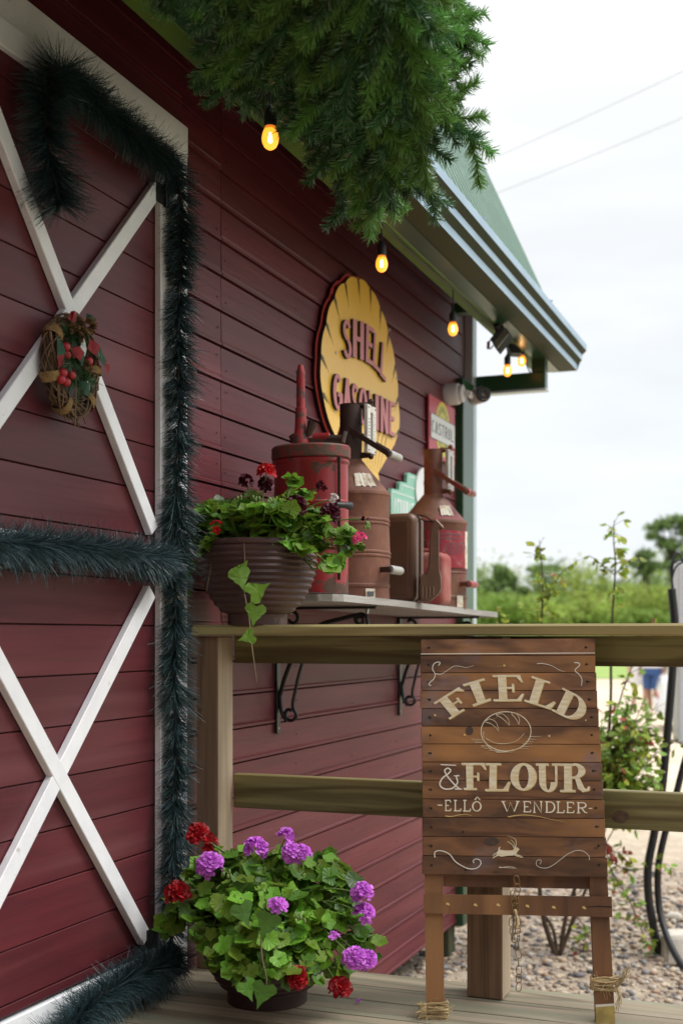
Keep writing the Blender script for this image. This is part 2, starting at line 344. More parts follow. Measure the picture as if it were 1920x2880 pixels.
M['plaid'] = mat('plaid_red', (.30, .012, .02), .8, c2=(.16, .01, .015), ns=60, spots=(.7, .68, .66), sp_s=75, sp_lo=.64, sp_hi=.67)
M['plaid_g'] = mat('plaid_green', (.02, .085, .04), .8, c2=(.015, .05, .03), ns=60, spots=(.7, .68, .66), sp_s=75, sp_lo=.64, sp_hi=.67)
M['mint'] = mat('sign_mint', (.26, .56, .42), .5); M['swhite'] = mat('sign_white', (.74, .76, .76), .5)
M['sred2'] = mat('sign_bright_red', (.48, .035, .06), .4, spots=(.5, .2, .2), sp_s=9, sp_lo=.6, sp_hi=.8); M['sylw'] = mat('sign_lemon', (.62, .56, .07), .5); M['sgrey'] = mat('sign_grey', (.08, .085, .09), .5)
M['camw'] = mat('camera_white', (.66, .64, .66), .4); M['glassd'] = mat('dark_glass', (.006, .006, .008), .08, spec=.8)
M['skin'] = mat('skin_light', (.56, .32, .25), .55); M['skin2'] = mat('skin_dark', (.22, .11, .07), .5)
M['cwhite'] = mat('cloth_white', (.74, .71, .69), .9); M['cblue'] = mat('cloth_denim', (.03, .07, .19), .9, c2=(.04, .09, .24), ns=20); M['colive'] = mat('cloth_olive', (.12, .14, .06), .9)
M['hair'] = mat('hair', (.03, .018, .012), .6); M['shoe'] = mat('shoe', (.55, .52, .5), .7)
M['carw'] = mat('car_paint', (.74, .75, .76), .2, coat=.6); M['tyre'] = mat('tyre', (.018, .018, .018), .8); M['taill'] = mat('tail_lamp', (.45, .01, .02), .2); M['rim'] = mat('rim', (.4, .4, .42), .3, metal=.8)
M['cabinet'] = mat('cabinet_white', (.66, .66, .69), .4)
M['shrub'] = mat('shrub_leaf', (.19, .32, .035), .5, c2=(.26, .36, .04), ns=4, rnd=.4, rv=.03, trans=.35); M['shrub_r'] = mat('shrub_leaf_red', (.33, .05, .03), .5, trans=.3); M['shrub_y'] = mat('shrub_leaf_gold', (.40, .46, .05), .5, rnd=.3, trans=.35)
M['far_leaf'] = mat('hedge_leaf', (.29, .37, .07), .7, rnd=.5, rv=.02, trans=.35, c2=(.36, .43, .09), ns=.3); M['far_dark'] = mat('far_tree_leaf_hazed', (.17, .25, .08), .7, rnd=.4, trans=.2); M['bark'] = mat('bark', (.07, .055, .045), .9, c2=(.04, .03, .025), ns=20)  # far tree leaves lightened, distance haze put into the colour
M['cable'] = mat('cable', (.5, .52, .55), .6)
M['petalfall'] = M['petal_red']
# ================================================================ terrain
def gz(r):
    pts = [(0, -.74), (9, -.72), (14, -.66), (46, -.5), (70, .15), (120, 2.1), (260, 3.5), (900, 6)]
    for (a, za), (b, zb) in zip(pts, pts[1:]):
        if r <= b: k = (r-a)/(b-a); return za+(zb-za)*k
    return pts[-1][1]
def ringsheet(name, radii, a0, a1, n, zoff, m):
    b = MB(); vs = []; fs = []
    for r in radii:
        for k in range(n+1):
            t = a0+(a1-a0)*k/n; x, y = r*math.sin(t), r*math.cos(t)
            hh = gz(r)+zoff+(0.02*noise.noise(Vector((x*.6, y*.6, 0))) if r > 3 else 0)
            vs.append((x, y, hh))
    for i in range(len(radii)-1):
        for k in range(n): a = i*(n+1)+k; fs.append((a, a+n+1, a+n+2, a+1))
    b.add(vs, fs)
    o = b.build(name, m, None, smooth='all'); return tag(o, kind='structure')
M['gravel'] = mat('gravel_ground', (.36, .28, .20), .95, c2=(.23, .18, .14), ns=22, lo=.42, hi=.6, c3=(.45, .38, .28), bump=1, bs=30, spots=(.16, .13, .12), sp_s=45, sp_lo=.58, sp_hi=.64)
def lot_mat():
    m = M['gravel']; t = m.node_tree; n = t.nodes; l = t.links; b = n['Principled BSDF']
    src = b.inputs['Base Color'].links[0].from_socket
    g = n.new('ShaderNodeNewGeometry'); ln = n.new('ShaderNodeVectorMath'); ln.operation = 'LENGTH'; l.new(g.outputs['Position'], ln.inputs[0])
    r = n.new('ShaderNodeMapRange'); r.inputs[1].default_value = 9; r.inputs[2].default_value = 14; l.new(ln.outputs['Value'], r.inputs[0])
    nn = n.new('ShaderNodeTexNoise'); nn.inputs['Scale'].default_value = .8; nn.inputs['Detail'].default_value = 8; l.new(g.outputs['Position'], nn.inputs[0])
    cr = n.new('ShaderNodeValToRGB'); cr.color_ramp.elements[0].position = .35; cr.color_ramp.elements[0].color = (.50, .41, .28, 1); cr.color_ramp.elements[1].position = .7; cr.color_ramp.elements[1].color = (.66, .56, .41, 1); l.new(nn.outputs[0], cr.inputs[0])
    q = n.new('ShaderNodeMix'); q.data_type = 'RGBA'; l.new(r.outputs[0], q.inputs[0]); l.new(src, q.inputs[6]); l.new(cr.outputs[0], q.inputs[7]); l.new(q.outputs[2], b.inputs['Base Color'])
lot_mat()
ringsheet('ground', [0, 2, 4, 5, 6, 7, 8, 9, 10, 12, 15, 20, 30, 46, 60, 90, 120, 180, 260, 900], 0, 2*math.pi, 90, 0, M['gravel'])
M['lawn'] = mat('lawn_grass', (.20, .30, .055), .9, c2=(.26, .36, .08), ns=.5, c3=(.16, .24, .04), bump=.5, bs=5)
ringsheet('lawn', [45.5, 52, 60, 75, 90, 120, 180, 260, 880], math.radians(-50), math.radians(60), 60, .03, M['lawn'])

# unseen dark ground sheet right of the deck, added to cut bounce light
b = MB(); n_ = 14; b.add([(3.4+20*i/n_, -14+28*j/n_, gz(math.hypot(3.4+20*i/n_, -14+28*j/n_))+.04) for i in range(n_+1) for j in range(n_+1)], [(i*(n_+1)+j, (i+1)*(n_+1)+j, (i+1)*(n_+1)+j+1, i*(n_+1)+j+1) for i in range(n_) for j in range(n_)])
M['added_dark'] = mat('added_ground_dark', (.05, .08, .02), .95, c2=(.04, .06, .015), ns=2); tag(b.build('added_dark_ground', M['added_dark'], None, 'all'), kind='structure')

# ================================================================ deck
b = MB(); y = 3.655
while y > -1.2:
    wd = .137; b.new()
    n = 9; prof = []
    for k in range(n*2+1):    # reeded face
        t = k/(n*2); prof.append((y-wd+wd*t, 0 if k % 2 else -.0022))
    pts = [(-1.86, q, z) for q, z in prof]+[(-1.86, y, -.028), (-1.86, y-wd, -.028)]
    b.prism(pts[::-1], (5.2, 0, 0)); y -= .1425
b.new().box(-1.84, 3.3, 3.59, 3.63, -.17, -.030)
for xx in (-1.6, -.7, .2, 1.1, 2.0): b.new().box(xx, xx+.05, -1.1, 3.58, -.17, -.030); b.new().box(xx, xx+.1, 3.4, 3.5, -.78, -.171)
tag(b.build('deck', M['deck']), kind='structure')

# ================================================================ the barn
barn = thing('barn', (-1.9, 3, -.6), 'maroon weatherboard barn with a green gambrel roof and a white braced door', 'barn')
WX = -1.9
def siding(y0, y1, z0, z1, x, pitch, ref, name, m, joint=None, prot=.007, gap=.004):
    b = MB(); k = math.floor((z0-ref)/pitch)
    while ref+k*pitch < z1:
        a = max(z0, ref+k*pitch); c = min(z1, ref+(k+1)*pitch)
        spans = [(y0, y1)] if joint is None else [(y0, joint-.0025), (joint+.0015, y1)]
        for s0, s1 in spans:
            b.new(); wv = random.uniform(-.0012, .0012)
            # rebated board: lower lip stands proud, small bead groove above it, slight chamfer at the top
            pr = [(x-.02, a), (x+prot+wv, a+gap*.25), (x+prot+wv, a+.010), (x+prot*.25, a+.014), (x+prot*.45+wv, a+.020), (x+.001, c-gap-.002), (x-.006, c-gap), (x-.02, c)]
            b.prism([(px, s0, pz) for px, pz in pr][::-1], (0, s1-s0, 0))
        k += 1
    return b
siding(3.488, 6.75, -.53, 3.5, WX, .1180, .8475, 'w', None, 3.765).build('siding_wall', M['siding'], barn)
siding(-.6, 3.4875, 2.665, 3.5, WX, .1180, .8475, 'w', None).build('siding_wall', M['siding'], barn)
siding(-.6, 1.2, -.1, 2.64, WX, .1180, .8475, 'w', None).build('siding_wall', M['siding'], barn)
b = MB(); q = random.Random(9)
for k in range(-11, 20):
    z_ = .8475+k*.118+.059
    for yy in (3.735, 3.797, 4.4, 5.0, 5.6, 6.2, 6.68):
        if q.random() < .85: b.lathe([(.0001, .0012), (.0032, .001), (.0036, 0)], (WX+.0045, yy+q.uniform(-.006, .006), z_+q.uniform(-.03, .03)), 6, axis=(1, 0, 0))
b.build('nail_heads', mat('nail_head', (.04, .012, .014), .7), barn, kind='stuff')
b = MB(); b.box(-5.6, WX-.02, -.6, 6.73, -.45, 3.49); b.new().box(-5.6, WX-.025, -.55, 6.7, -.5, -.452)
b.box(-5.6, -1.93, 3, 3.1, 3.5, 4.5)
b.build('inner_frame', M['dark'], barn)
# far gable wall, seen only from the side
b = MB(); k = 0
z = -.53
while z < 5.4:
    b.new(); xr = -1.9 if z < 3.4 else -1.9-(z-3.4)*.45
    b.box(-5.6, min(xr, -1.92), 6.735, 6.75, z, z+.115); z += .118
b.build('gable_wall', M['siding'], barn)
b = MB(); b.box(-1.995, -1.855, 6.62, 6.84, -.55, 2.47, .004); b.build('corner_post', M['green'], barn, True)
b = MB(); b.box(-1.99, -1.862, 6.842, 6.93, -.5, 3.2, .004); b.build('flashing', M['steel'], barn, True)
for yy in (6.6, 4.9): MB().box(-2.02, -1.93, yy, yy+.12, -.95, -.535, .005).build('stilt', M['stilt'], barn)
# door opening: trim, door, braces, hinges
fr = MB()
fr.box(WX-.02, WX+.025, 3.402, 3.487, -.0, 2.559, .003); fr.new().box(WX-.02, WX+.026, -.6, 3.489, 2.56, 2.655, .003)
fr.new().box(WX-.02, WX+.024, .6, 3.40, .004, .1, .003); fr.new().box(WX-.02, WX+.025, 1.2, 1.3, .101, 2.559, .003)
fr.build('door_frame', M['white'], barn, True)
# plain square-edged boards for the door
b = MB(); z = 1.081-.1344*8
while z < 2.55:
    a, c = max(.112, z), min(2.555, z+.1344-.0035)
    if c > a: b.new().box(WX, WX+.02+random.uniform(-.0008, .0008), 1.31, 3.395, a, c, .0015)
    z += .1344
door = b.build('door', M['door'], barn, True)
MB().box(WX-.015, WX+.008, 1.31, 3.395, .112, 2.555).build('door_back', M['dark'], door)
XF = WX+.045; XB = WX+.0215
def bar(p, q, wd, x1=XF):
    p3, q3 = PX(*p, x1), PX(*q, x1); b_ = MB(); xc = (x1+XB)/2
    b_.beam((xc, p3.y, p3.z), (xc, q3.y, q3.z), wd, x1-XB, up=Vector((1, 0, 0)), bev=.002); return b_
bar((-30, 258), (437, 1492), .047).build('door_brace', M['white'], door, True)
bar((446, 530), (-60, 1258), .047, XF-.001).build('door_brace', M['white'], door, True)
bar((-60, 1745), (415, 2640), .050).build('door_brace', M['white'], door, True)
bar((430, 1663), (-60, 2640), .050, XF-.001).build('door_brace', M['white'], door, True)
MB().box(XB, XF-.002, 3.285, 3.375, .12, 2.49, .002).build('door_brace', M['white'], door, True)
MB().box(XB, XF-.003, 1.32, 3.284, 2.482, 2.55, .002).build('door_brace', M['white'], door, True)
MB().box(XB, XF-.003, 1.32, 3.284, 1.24, 1.31, .002).build('door_brace', M['white'], door, True)
for (u, v) in ((456, 548), (429, 2638)):
    p = PX(u, v, XF); hb = MB(); hb.box(XF-.001, XF+.004, p.y-.035, p.y+.035, p.z-.03, p.z+.03, .002); hb.tube([(XF+.006, p.y+.012, p.z-.034), (XF+.006, p.y+.012, p.z+.034)], .006, 8)
    hb.build('hinge', M['black'], door, True)
# roof: lower gambrel slope with corrugated sheet, upper slope behind it
RS = Vector((-.52, 0, 1.16)).normalized(); EAVE = Vector((-1.40, 0, 2.70))
def roofsheet(p0, dirv, length, y0, y1, pitch=.105):
    b_ = MB(); nrm = Vector((dirv.z, 0, -dirv.x)); vs = []; fs = []; n = int((y1-y0)/pitch); k = 0; ys = []
    for i in range(n):
        a = y0+i*pitch
        for f, h in ((0, 0), (.56, 0), (.60, .016), (.90, .016), (.94, 0)): ys.append((a+f*pitch, h))
    ys.append((y1, 0))
    for yy, h in ys:
        for s_ in (0, length): q = p0+dirv*s_+nrm*h; vs.append((q.x, yy, q.z))
        for s_ in (0, length): q = p0+dirv*s_+nrm*(h-.002); vs.append((q.x, yy, q.z))
    for i in range(len(ys)-1):
        a = i*4; c = a+4; fs.append((a, a+1, c+1, c)); fs.append((a+2, c+2, c+3, a+3))
    b_.add(vs, fs); b_.m = [k % 2 for k in range(len(fs))]  # underside takes the dark material to deepen shade below the eave
    for s_ in (0.12, length*.5, length-.1):     # screw heads in the pans
        for i in range(2, n, 6):
            q = p0+dirv*s_+nrm*.019; b_.sphere((q.x, y0+(i+.58)*pitch, q.z), .006, 6, 4)
    return b_
rf = roofsheet(EAVE, RS, 3.1, -.9, 7.32).build('roof', [M['roof'], M['dark']], barn)
p2 = EAVE+RS*3.1; RS2 = Vector((-.9, 0, .4)).normalized()
roofsheet(p2, RS2, 1.2, -.9, 7.32).build('roof', [M['roof'], M['dark']], barn)
g = MB()
gp = [(-1.50, 2.604), (-1.356, 2.604), (-1.354, 2.638), (-1.328, 2.662), (-1.326, 2.692), (-1.302, 2.716), (-1.300, 2.750), (-1.308, 2.754), (-1.316, 2.742), (-1.36, 2.70), (-1.37, 2.612), (-1.49, 2.612), (-1.49, 2.75), (-1.50, 2.75)]
g.prism([(x_, -.9, z_) for x_, z_ in gp][::-1], (0, 8.2, 0))
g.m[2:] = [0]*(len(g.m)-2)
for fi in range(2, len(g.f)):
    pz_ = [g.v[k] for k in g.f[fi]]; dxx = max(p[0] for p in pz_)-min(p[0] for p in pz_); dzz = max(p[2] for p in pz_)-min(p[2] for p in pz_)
    if dxx > .02 and dzz > .02 and dxx < .03: g.m[fi] = 1  # sloped undersides get the painted shade tone
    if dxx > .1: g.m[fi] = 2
g.new().add([(-1.50, 7.3, 2.604), (-1.356, 7.3, 2.604), (-1.304, 7.3, 2.75), (-1.5, 7.3, 2.75), (-1.50, 7.303, 2.604), (-1.356, 7.303, 2.604), (-1.304, 7.303, 2.75), (-1.5, 7.303, 2.75)], [(0, 1, 2, 3), (7, 6, 5, 4), (0, 4, 5, 1), (1, 5, 6, 2), (2, 6, 7, 3), (3, 7, 4, 0)])
for yy in (1.2, 3.1, 4.95, 6.3): g.new().box(-1.372, -1.298, yy, yy+.02, 2.757, 2.762)
g.build('gutter', [M['gutter'], M['gutter_shade'], M['soffit']], barn)
b = MB(); b.box(-1.60, -1.531, -.9, 7.25, 2.598, 2.70, .004); b.build('eave_beam', M['greenl'], barn, True)
b = MB(); b.box(-1.530, -1.455, -.9, 7.28, 2.6005, 2.6032); b.box(-1.529, -1.502, -.9, 7.25, 2.6035, 2.78); b.build('fascia', M['green'], barn)
for yy in (6.95, 5.95, 5.0, 4.05, 3.1, 2.2, 1.2):
    b = MB(); b.beam((-1.60, yy, 2.70), (-1.93, yy, 3.42), .05, .09, up=Vector((0, 1, 0)).cross(Vector((-.33, 0, .72)).normalized()))
    if 5.9 < yy < 6: b.box(-1.72, -1.586, yy-.03, yy+.03, 2.64, 2.69)
    b.build('rafter', M['green'], barn)
b = MB(); b.box(-1.86, -1.46, 6.90, 6.97, 2.44, 2.53, .004); b.box(-1.54, -1.46, 6.90, 6.97, 2.531, 2.64, .004); b.build('eave_bracket', M['green'], barn, True)
b = MB(); b.box(-1.86, -1.455, 6.899, 6.971, 2.425, 2.438, .002); b.build('bracket_edge', M['steel'], barn, True)
b = MB(); b.box(-5.5, -1.81, -.7, 6.7, 3.52, 3.54); b.build('loft_floor', M['dark'], barn)

# unseen wall and roof added behind the camera to shade the barn
b = MB(); z = -.5
while z < 4.2: b.new().box(-1.85, 6.5, -2.6, -2.585+random.uniform(-.001, .001), z, z+.114); z += .118
b.build('added_shade_wall', M['siding'], barn)
b = MB(); b.box(-1.85, 6.9, -3.3, -1.9, 4.2, 4.26); b.new().box(-1.85, 6.9, -1.9, -1.86, 4.1, 4.3); b.build('added_shade_roof', M['roof'], barn)

# ================================================================ railing
rail = thing('railing', (-.9, 3.55, 0), 'green treated pine railing with hardwood posts along the deck edge', 'railing')
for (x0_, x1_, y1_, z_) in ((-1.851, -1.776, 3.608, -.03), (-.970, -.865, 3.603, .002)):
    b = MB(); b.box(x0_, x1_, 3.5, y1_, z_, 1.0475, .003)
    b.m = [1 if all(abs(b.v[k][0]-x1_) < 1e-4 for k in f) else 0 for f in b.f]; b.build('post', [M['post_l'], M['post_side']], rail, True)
MB().box(1.15, 1.255, 3.5, 3.603, .002, 1.0475, .003).build('post', M['post_l'], rail, True)
cap = MB(); n = 60; vs = []; fs = []; x0, x1 = -1.856, 2.9
for i in range(n+1):
    xx = x0+(x1-x0)*i/n; yf = 3.478+.0035*noise.noise(Vector((xx*2, 0, 0))); zt = 1.084+.0015*noise.noise(Vector((xx*1.5, 4, 0))); zb = 1.050+.001*noise.noise(Vector((xx*1.5, 9, 0)))
    for yy, zz in ((yf, zb+.004), (yf+.004, zb), (3.655, zb), (3.655, zt), (yf+.008, zt), (yf, zt-.007)): vs.append((xx, yy, zz))
for i in range(n):
    for k in range(6): a = i*6+k; c = i*6+(k+1) % 6; fs.append((a, a+6, c+6, c))
fs.append(tuple(range(6))); fs.append(tuple(n*6+k for k in range(6))[::-1]); cap.add(vs, fs)
cap.build('handrail', M['pine_cap'], rail, 40)
MB().box(-1.772, 2.9, 3.609, 3.645, .962, 1.0494, .001).build('top_rail', M['pine'], rail, True)
MB().box(-1.775, 2.9, 3.6085, 3.645, .497, .606, .003).build('middle_rail', M['pine'], rail, True)
kp = PY(1743, 2297, 3.6085)
kn = MB(); pts = [(kp.x+.024*math.cos(t)*(1+.1*math.sin(2*t)), 3.6075, kp.z+.018*math.sin(t)) for t in np.linspace(0, 2*math.pi, 20, endpoint=False)]
kn.prism(pts, (0, .004, 0)); M['knot'] = mat('knot', (.13, .075, .045), .7, c2=(.07, .035, .02), ns=50); kn.build('knot', M['knot'], rail)
s = MB(); sp_ = PY(571, 2005, 3.5); s.lathe([(.0001, 0), (.005, 0), (.005, .002)], (sp_.x, 3.4985, sp_.z), 10, axis=(0, 1, 0)); s.build('screw', M['brass'], rail)

# ================================================================ shelf and iron brackets
sh = thing('wall_shelf', (-1.68, 4.85, 1.16), 'grey weathered timber shelf on black scroll brackets beside the yellow sign', 'shelf')
def shz(y): return 1.188-.0115*(y-3.8)
outl = [(-1.895, 3.80)]+[(-1.56, 3.80), (-1.515, 3.815), (-1.488, 3.85)]
ys = np.linspace(3.95, 5.85, 16); outl += [(-1.478+.007*math.sin(yy*3.1)+.004*math.sin(yy*9), yy) for yy in ys]+[(-1.49, 5.93), (-1.54, 5.955), (-1.895, 5.955)]
b = MB(); top = [Vector((x_, y_, shz(y_))) for x_, y_ in outl]; n = len(top)
vs = [(p.x, p.y, p.z-.024) for p in top]+[tuple(p) for p in top]; b.add(vs, [tuple(range(n))[::-1], tuple(range(n, 2*n))]+[(i, (i+1) % n, n+(i+1) % n, n+i) for i in range(n)])
b.f = [f[::-1] for f in b.f] if False else b.f
b.build('shelf_board', M['shelf'], sh)
def bracket(y):
    b_ = MB(); zt = shz(y)-.0255; X = lambda a, z_: Vector((WX+a, y, zt+z_))
    b_.box(WX+.006, WX+.016, y-.016, y+.016, zt-.47, zt-.003, .002); b_.box(WX+.016, WX+.40, y-.014, y+.014, zt-.011, zt-.001, .002)
    r = .0085
    b_.tube(spline([X(.02, -.33), X(.045, -.25), X(.09, -.16), X(.17, -.075), X(.27, -.045), X(.34, -.03)], 6), r, 7)
    # outer scroll at the foot, curling at the wall
    sc = [X(.10, -.24), X(.085, -.30), X(.072, -.365)]
    for k in range(14):
        a = math.pi*.05+k*.42; rr = .030-.0014*k; sc.append(X(.060+rr*math.cos(a)*.9, -.395-rr*math.sin(a)))
    b_.tube(spline([X(.17, -.11), X(.13, -.16)]+sc, 4), r*.8, 7)
    b_.tube(spline([X(.02, -.33), X(.028, -.39), X(.05, -.425)], 5), r, 7)
    sc = []
    for k in range(16): a = -math.pi*.5+k*.40; rr = .036-.0017*k; sc.append(X(.335+rr*math.cos(a), -.052+rr*math.sin(a)))
    b_.tube(spline([X(.20, -.10), X(.27, -.088)]+sc, 4), r*.85, 7)
    sc = [X(.07+(.030-.0015*k)*math.cos(2.4-k*.42), -.045+(.030-.0015*k)*math.sin(2.4-k*.42)) for k in range(14)]
    b_.tube(spline(sc, 4), r*.8, 7)
    for cx, cz in ((.105, -.165), (.335, -.052)):
        ring = [X(cx+.013*math.cos(t), cz+.013*math.sin(t)) for t in np.linspace(0, 2*math.pi, 12, endpoint=False)]; b_.tube(ring, .006, 6, closed=True)
    for a in (.06, .36): b_.new().lathe([(.0001, -.022), (.006, -.022), (.006, -.012), (.009, -.012), (.009, -.004), (.0001, -.004)], X(a, 0)+Vector((0, .008, -.006)), 6, mi=1)
    b_.lathe([(.0001, .004), (.006, .004), (.004, 0)], X(.016, -.45), 8, axis=(-1, 0, 0), mi=1)
    return b_
M['bolt'] = mat('zinc_bolt', (.55, .55, .53), .4, metal=.7)
bracket(4.21).build('bracket', [M['black'], M['bolt']], sh, 40); bracket(5.63).build('bracket', [M['black'], M['bolt']], sh, 40)
# ================================================================ lettering
def arc(cx, cy, rx, ry, a0, a1, n=10): return [(cx+rx*math.cos(math.radians(a0+(a1-a0)*k/n)), cy-ry*math.sin(math.radians(a0+(a1-a0)*k/n))) for k in range(n+1)]
R4 = lambda x0, y0, x1, y1: [(x0, y0), (x1, y0), (x1, y1), (x0, y1)]
def strk(p, w_, w2=None, asp=1.0):
    """ribbon quads along path p; w_ may taper to w2"""
    o = []; n = len(p)
    L_ = []; R_ = []
    for i in range(n):
        a = p[max(0, i-1)]; b_ = p[min(n-1, i+1)]; dx, dy = (b_[0]-a[0]), (b_[1]-a[1])*asp; l = math.hypot(dx, dy) or 1; ww = w_ if w2 is None else w_+(w2-w_)*i/(n-1)
        nx, ny = -dy/l*ww/2, dx/l*ww/2/asp; L_.append((p[i][0]+nx, p[i][1]+ny)); R_.append((p[i][0]-nx, p[i][1]-ny))
    for i in range(n-1): o.append([L_[i], L_[i+1], R_[i+1], R_[i]])
    return o
def ring(cx, cy, rx, ry, ix, iy, a0=0, a1=360, n=20):
    A = arc(cx, cy, rx, ry, a0, a1, n); B = arc(cx, cy, ix, iy, a0, a1, n); return [[A[i], A[i+1], B[i+1], B[i]] for i in range(n)]
def sans(ch, w_=.30, h=.13):
    if ch == 'S': return ring(.5, .27, .5, .27, .5-w_, .27-h, 20, 270, 14)+ring(.5, .73, .5, .27, .5-w_, .27-h, -160, 90, 14)
    if ch == 'H': return [R4(0, 0, w_, 1), R4(1-w_, 0, 1, 1), R4(w_, .43, 1-w_, .43+h)]
    if ch == 'E': return [R4(0, 0, w_, 1), R4(w_, 0, 1, h), R4(w_, .43, .85, .43+h), R4(w_, 1-h, 1, 1)]
    if ch == 'F': return [R4(0, 0, w_, 1), R4(w_, 0, 1, h), R4(w_, .43, .85, .43+h)]
    if ch == 'L': return [R4(0, 0, w_, 1), R4(w_, 1-h, 1, 1)]
    if ch == 'I': return [R4(.1, 0, .9, 1)]
    if ch == 'T': return [R4(0, 0, 1, h), R4(.5-w_/2, h, .5+w_/2, 1)]
    if ch == 'O': return ring(.5, .5, .5, .5, .5-w_, .5-h)
    if ch == 'C': return ring(.5, .5, .5, .5, .5-w_, .5-h, 50, 310)
    if ch == 'G': return ring(.5, .5, .5, .5, .5-w_, .5-h, 45, 315)+[R4(.5, .5, 1, .5+h), R4(1-w_, .5+h, 1, .88)]
    if ch == 'N': return [R4(0, 0, w_, 1), R4(1-w_, 0, 1, 1), [(w_*.1, 0), (w_, 0), (1-w_*.1, 1), (1-w_, 1)]]
    if ch == 'A': return [[(.5-w_/2, 0), (.5+w_/2, 0), (w_, 1), (0, 1)], [(.5-w_/2, 0), (.5+w_/2, 0), (1, 1), (1-w_, 1)], R4(.25, .6, .75, .6+h)]
    if ch == 'V': return [[(.5-w_/2, 1), (.5+w_/2, 1), (w_, 0), (0, 0)], [(.5-w_/2, 1), (.5+w_/2, 1), (1, 0), (1-w_, 0)]]
    if ch == 'R': return [R4(0, 0, w_, 1)]+ring(.5, .27, .5, .27, .5-w_*.9, .27-h, 90, -90, 10)+[R4(w_, 0, .5, h), R4(w_, .54-h, .5, .54), [(.45, .5), (.45+w_, .5), (1, 1), (1-w_, 1)]]
    if ch == 'P': return [R4(0, 0, w_, 1)]+ring(.5, .27, .5, .27, .5-w_*.9, .27-h, 90, -90, 10)+[R4(w_, 0, .5, h), R4(w_, .54-h, .5, .54)]
    return []
def serif(ch):
    s_ = .075
    if ch == 'F': return [R4(.18, s_, .46, 1-s_), R4(0, 0, .96, s_), R4(.05, 1-s_, .62, 1), [(.80, s_), (.96, s_), (1.02, .24), (.96, .25)], R4(.46, .47, .66, .53), R4(.64, .36, .72, .66)]
    if ch == 'I': return [R4(.28, s_*1.2, .72, 1-s_*1.2), R4(0, 0, 1, s_*1.2), R4(0, 1-s_*1.2, 1, 1)]
    if ch == 'E': return [R4(.18, s_, .44, 1-s_), R4(0, 0, .92, s_), R4(0, 1-s_, .9, 1), [(.78, s_), (.92, s_), (.99, .27), (.93, .28)], [(.76, 1-s_), (.9, 1-s_), (1.0, .72), (.94, .71)], R4(.44, .46, .64, .52), R4(.62, .34, .69, .66)]
    if ch == 'L': return [R4(.16, s_, .44, 1-s_), R4(0, 0, .62, s_), R4(0, 1-s_, .92, 1), [(.72, 1-s_), (.92, 1-s_), (1.0, .68), (.93, .66)]]
    if ch == 'D': return [R4(.14, s_, .40, 1-s_), R4(0, 0, .5, s_), R4(0, 1-s_, .5, 1)]+ring(.46, .5, .52, .5, .26, .5-s_, 90, -90, 12)
    if ch == 'O': return ring(.5, .5, .5, .5, .20, .5-s_)
    if ch == 'U': return [R4(.12, s_, .38, .66), R4(0, 0, .5, s_), R4(.76, s_, .84, .66), R4(.64, 0, 1, s_)]+ring(.48, .66, .36, .34, .10, .34-s_, 180, 360, 12)
    if ch == 'R': return [R4(.14, s_, .40, 1-s_), R4(0, 0, .5, s_), R4(0, 1-s_, .52, 1), R4(.4, .45, .5, .45+s_)]+ring(.48, .25, .40, .27, .16, .27-s_, 90, -90, 10)+[[(.50, .47), (.66, .47), (.84, .88), (.62, .9)], [(.62, .88), (.84, .86), (1.0, .95), (.76, 1.)], [(.9, .93), (1.0, .95), (1.02, .8), (.96, .8)]]
    return []
def thin(ch, w_=.13):
    a = []
    if ch == 'E': a = [[(.15, 0), (.15, 1)], [(0, 0), (.9, 0), (.95, .2)], [(.15, .5), (.65, .5)], [(0, 1), (.92, 1), (1, .8)]]
    if ch == 'L': a = [[(.2, 0), (.2, 1)], [(0, 0), (.45, 0)], [(0, 1), (.92, 1), (1, .78)]]
    if ch == 'O': a = [arc(.5, .5, .46, .5, 0, 360, 16)]
    if ch == 'W': a = [[(.05, 0), (.3, 1), (.5, .1), (.72, 1), (.95, 0)], [(-.04, 0), (.2, 0)], [(.82, 0), (1.05, 0)]]
    if ch == 'N': a = [[(.12, 1), (.12, 0), (.88, 1), (.88, 0)], [(0, 1), (.26, 1)], [(.74, 0), (1, 0)]]
    if ch == 'D': a = [[(.15, 0), (.15, 1)], [(0, 0), (.45, 0)]+arc(.45, .5, .5, .5, 90, -90, 10)+[(0, 1)]]
    if ch == 'R': a = [[(.15, 0), (.15, 1)], [(0, 0), (.5, 0)]+arc(.5, .26, .4, .26, 90, -90, 8)+[(.15, .52)], [(.45, .52), (.8, .96), (1.02, .98)], [(0, 1), (.32, 1)]]
    if ch == '-': a = [[(0, .5), (1, .45)]]
    if ch == '^': a = [[(0, 1), (.5, 0), (1, 1)]]
    o = []
    for p in a: o += strk(p, w_, asp=1.5)
    return o
def qmap(q):
    def f(p):
        x_, y_ = p; return tuple((q[0][i]*(1-x_)+q[1][i]*x_)*(1-y_)+(q[3][i]*(1-x_)+q[2][i]*x_)*y_ for i in (0, 1))
    return f
_z = [0]
def flat(mb, polys, place, nrm, th=.0006, base=0, mi=None, side=None):
    """thin painted or cut shapes: 2-D polygons -> place(u,v) -> extruded along nrm; tiny steps keep overlaps apart"""
    for p in polys:
        _z[0] = (_z[0]+1) % 7; P3 = [place(*a) for a in p]; off = nrm*(base)
        ar = Vector((0, 0, 0))
        for i in range(len(P3)): ar += P3[i].cross(P3[(i+1) % len(P3)])
        if ar.dot(nrm) < 0: P3 = P3[::-1]
        mb.prism([q+off for q in P3], nrm*(th+_z[0]*.00006), mi=mi, side=side)
NX = Vector((1, 0, 0))

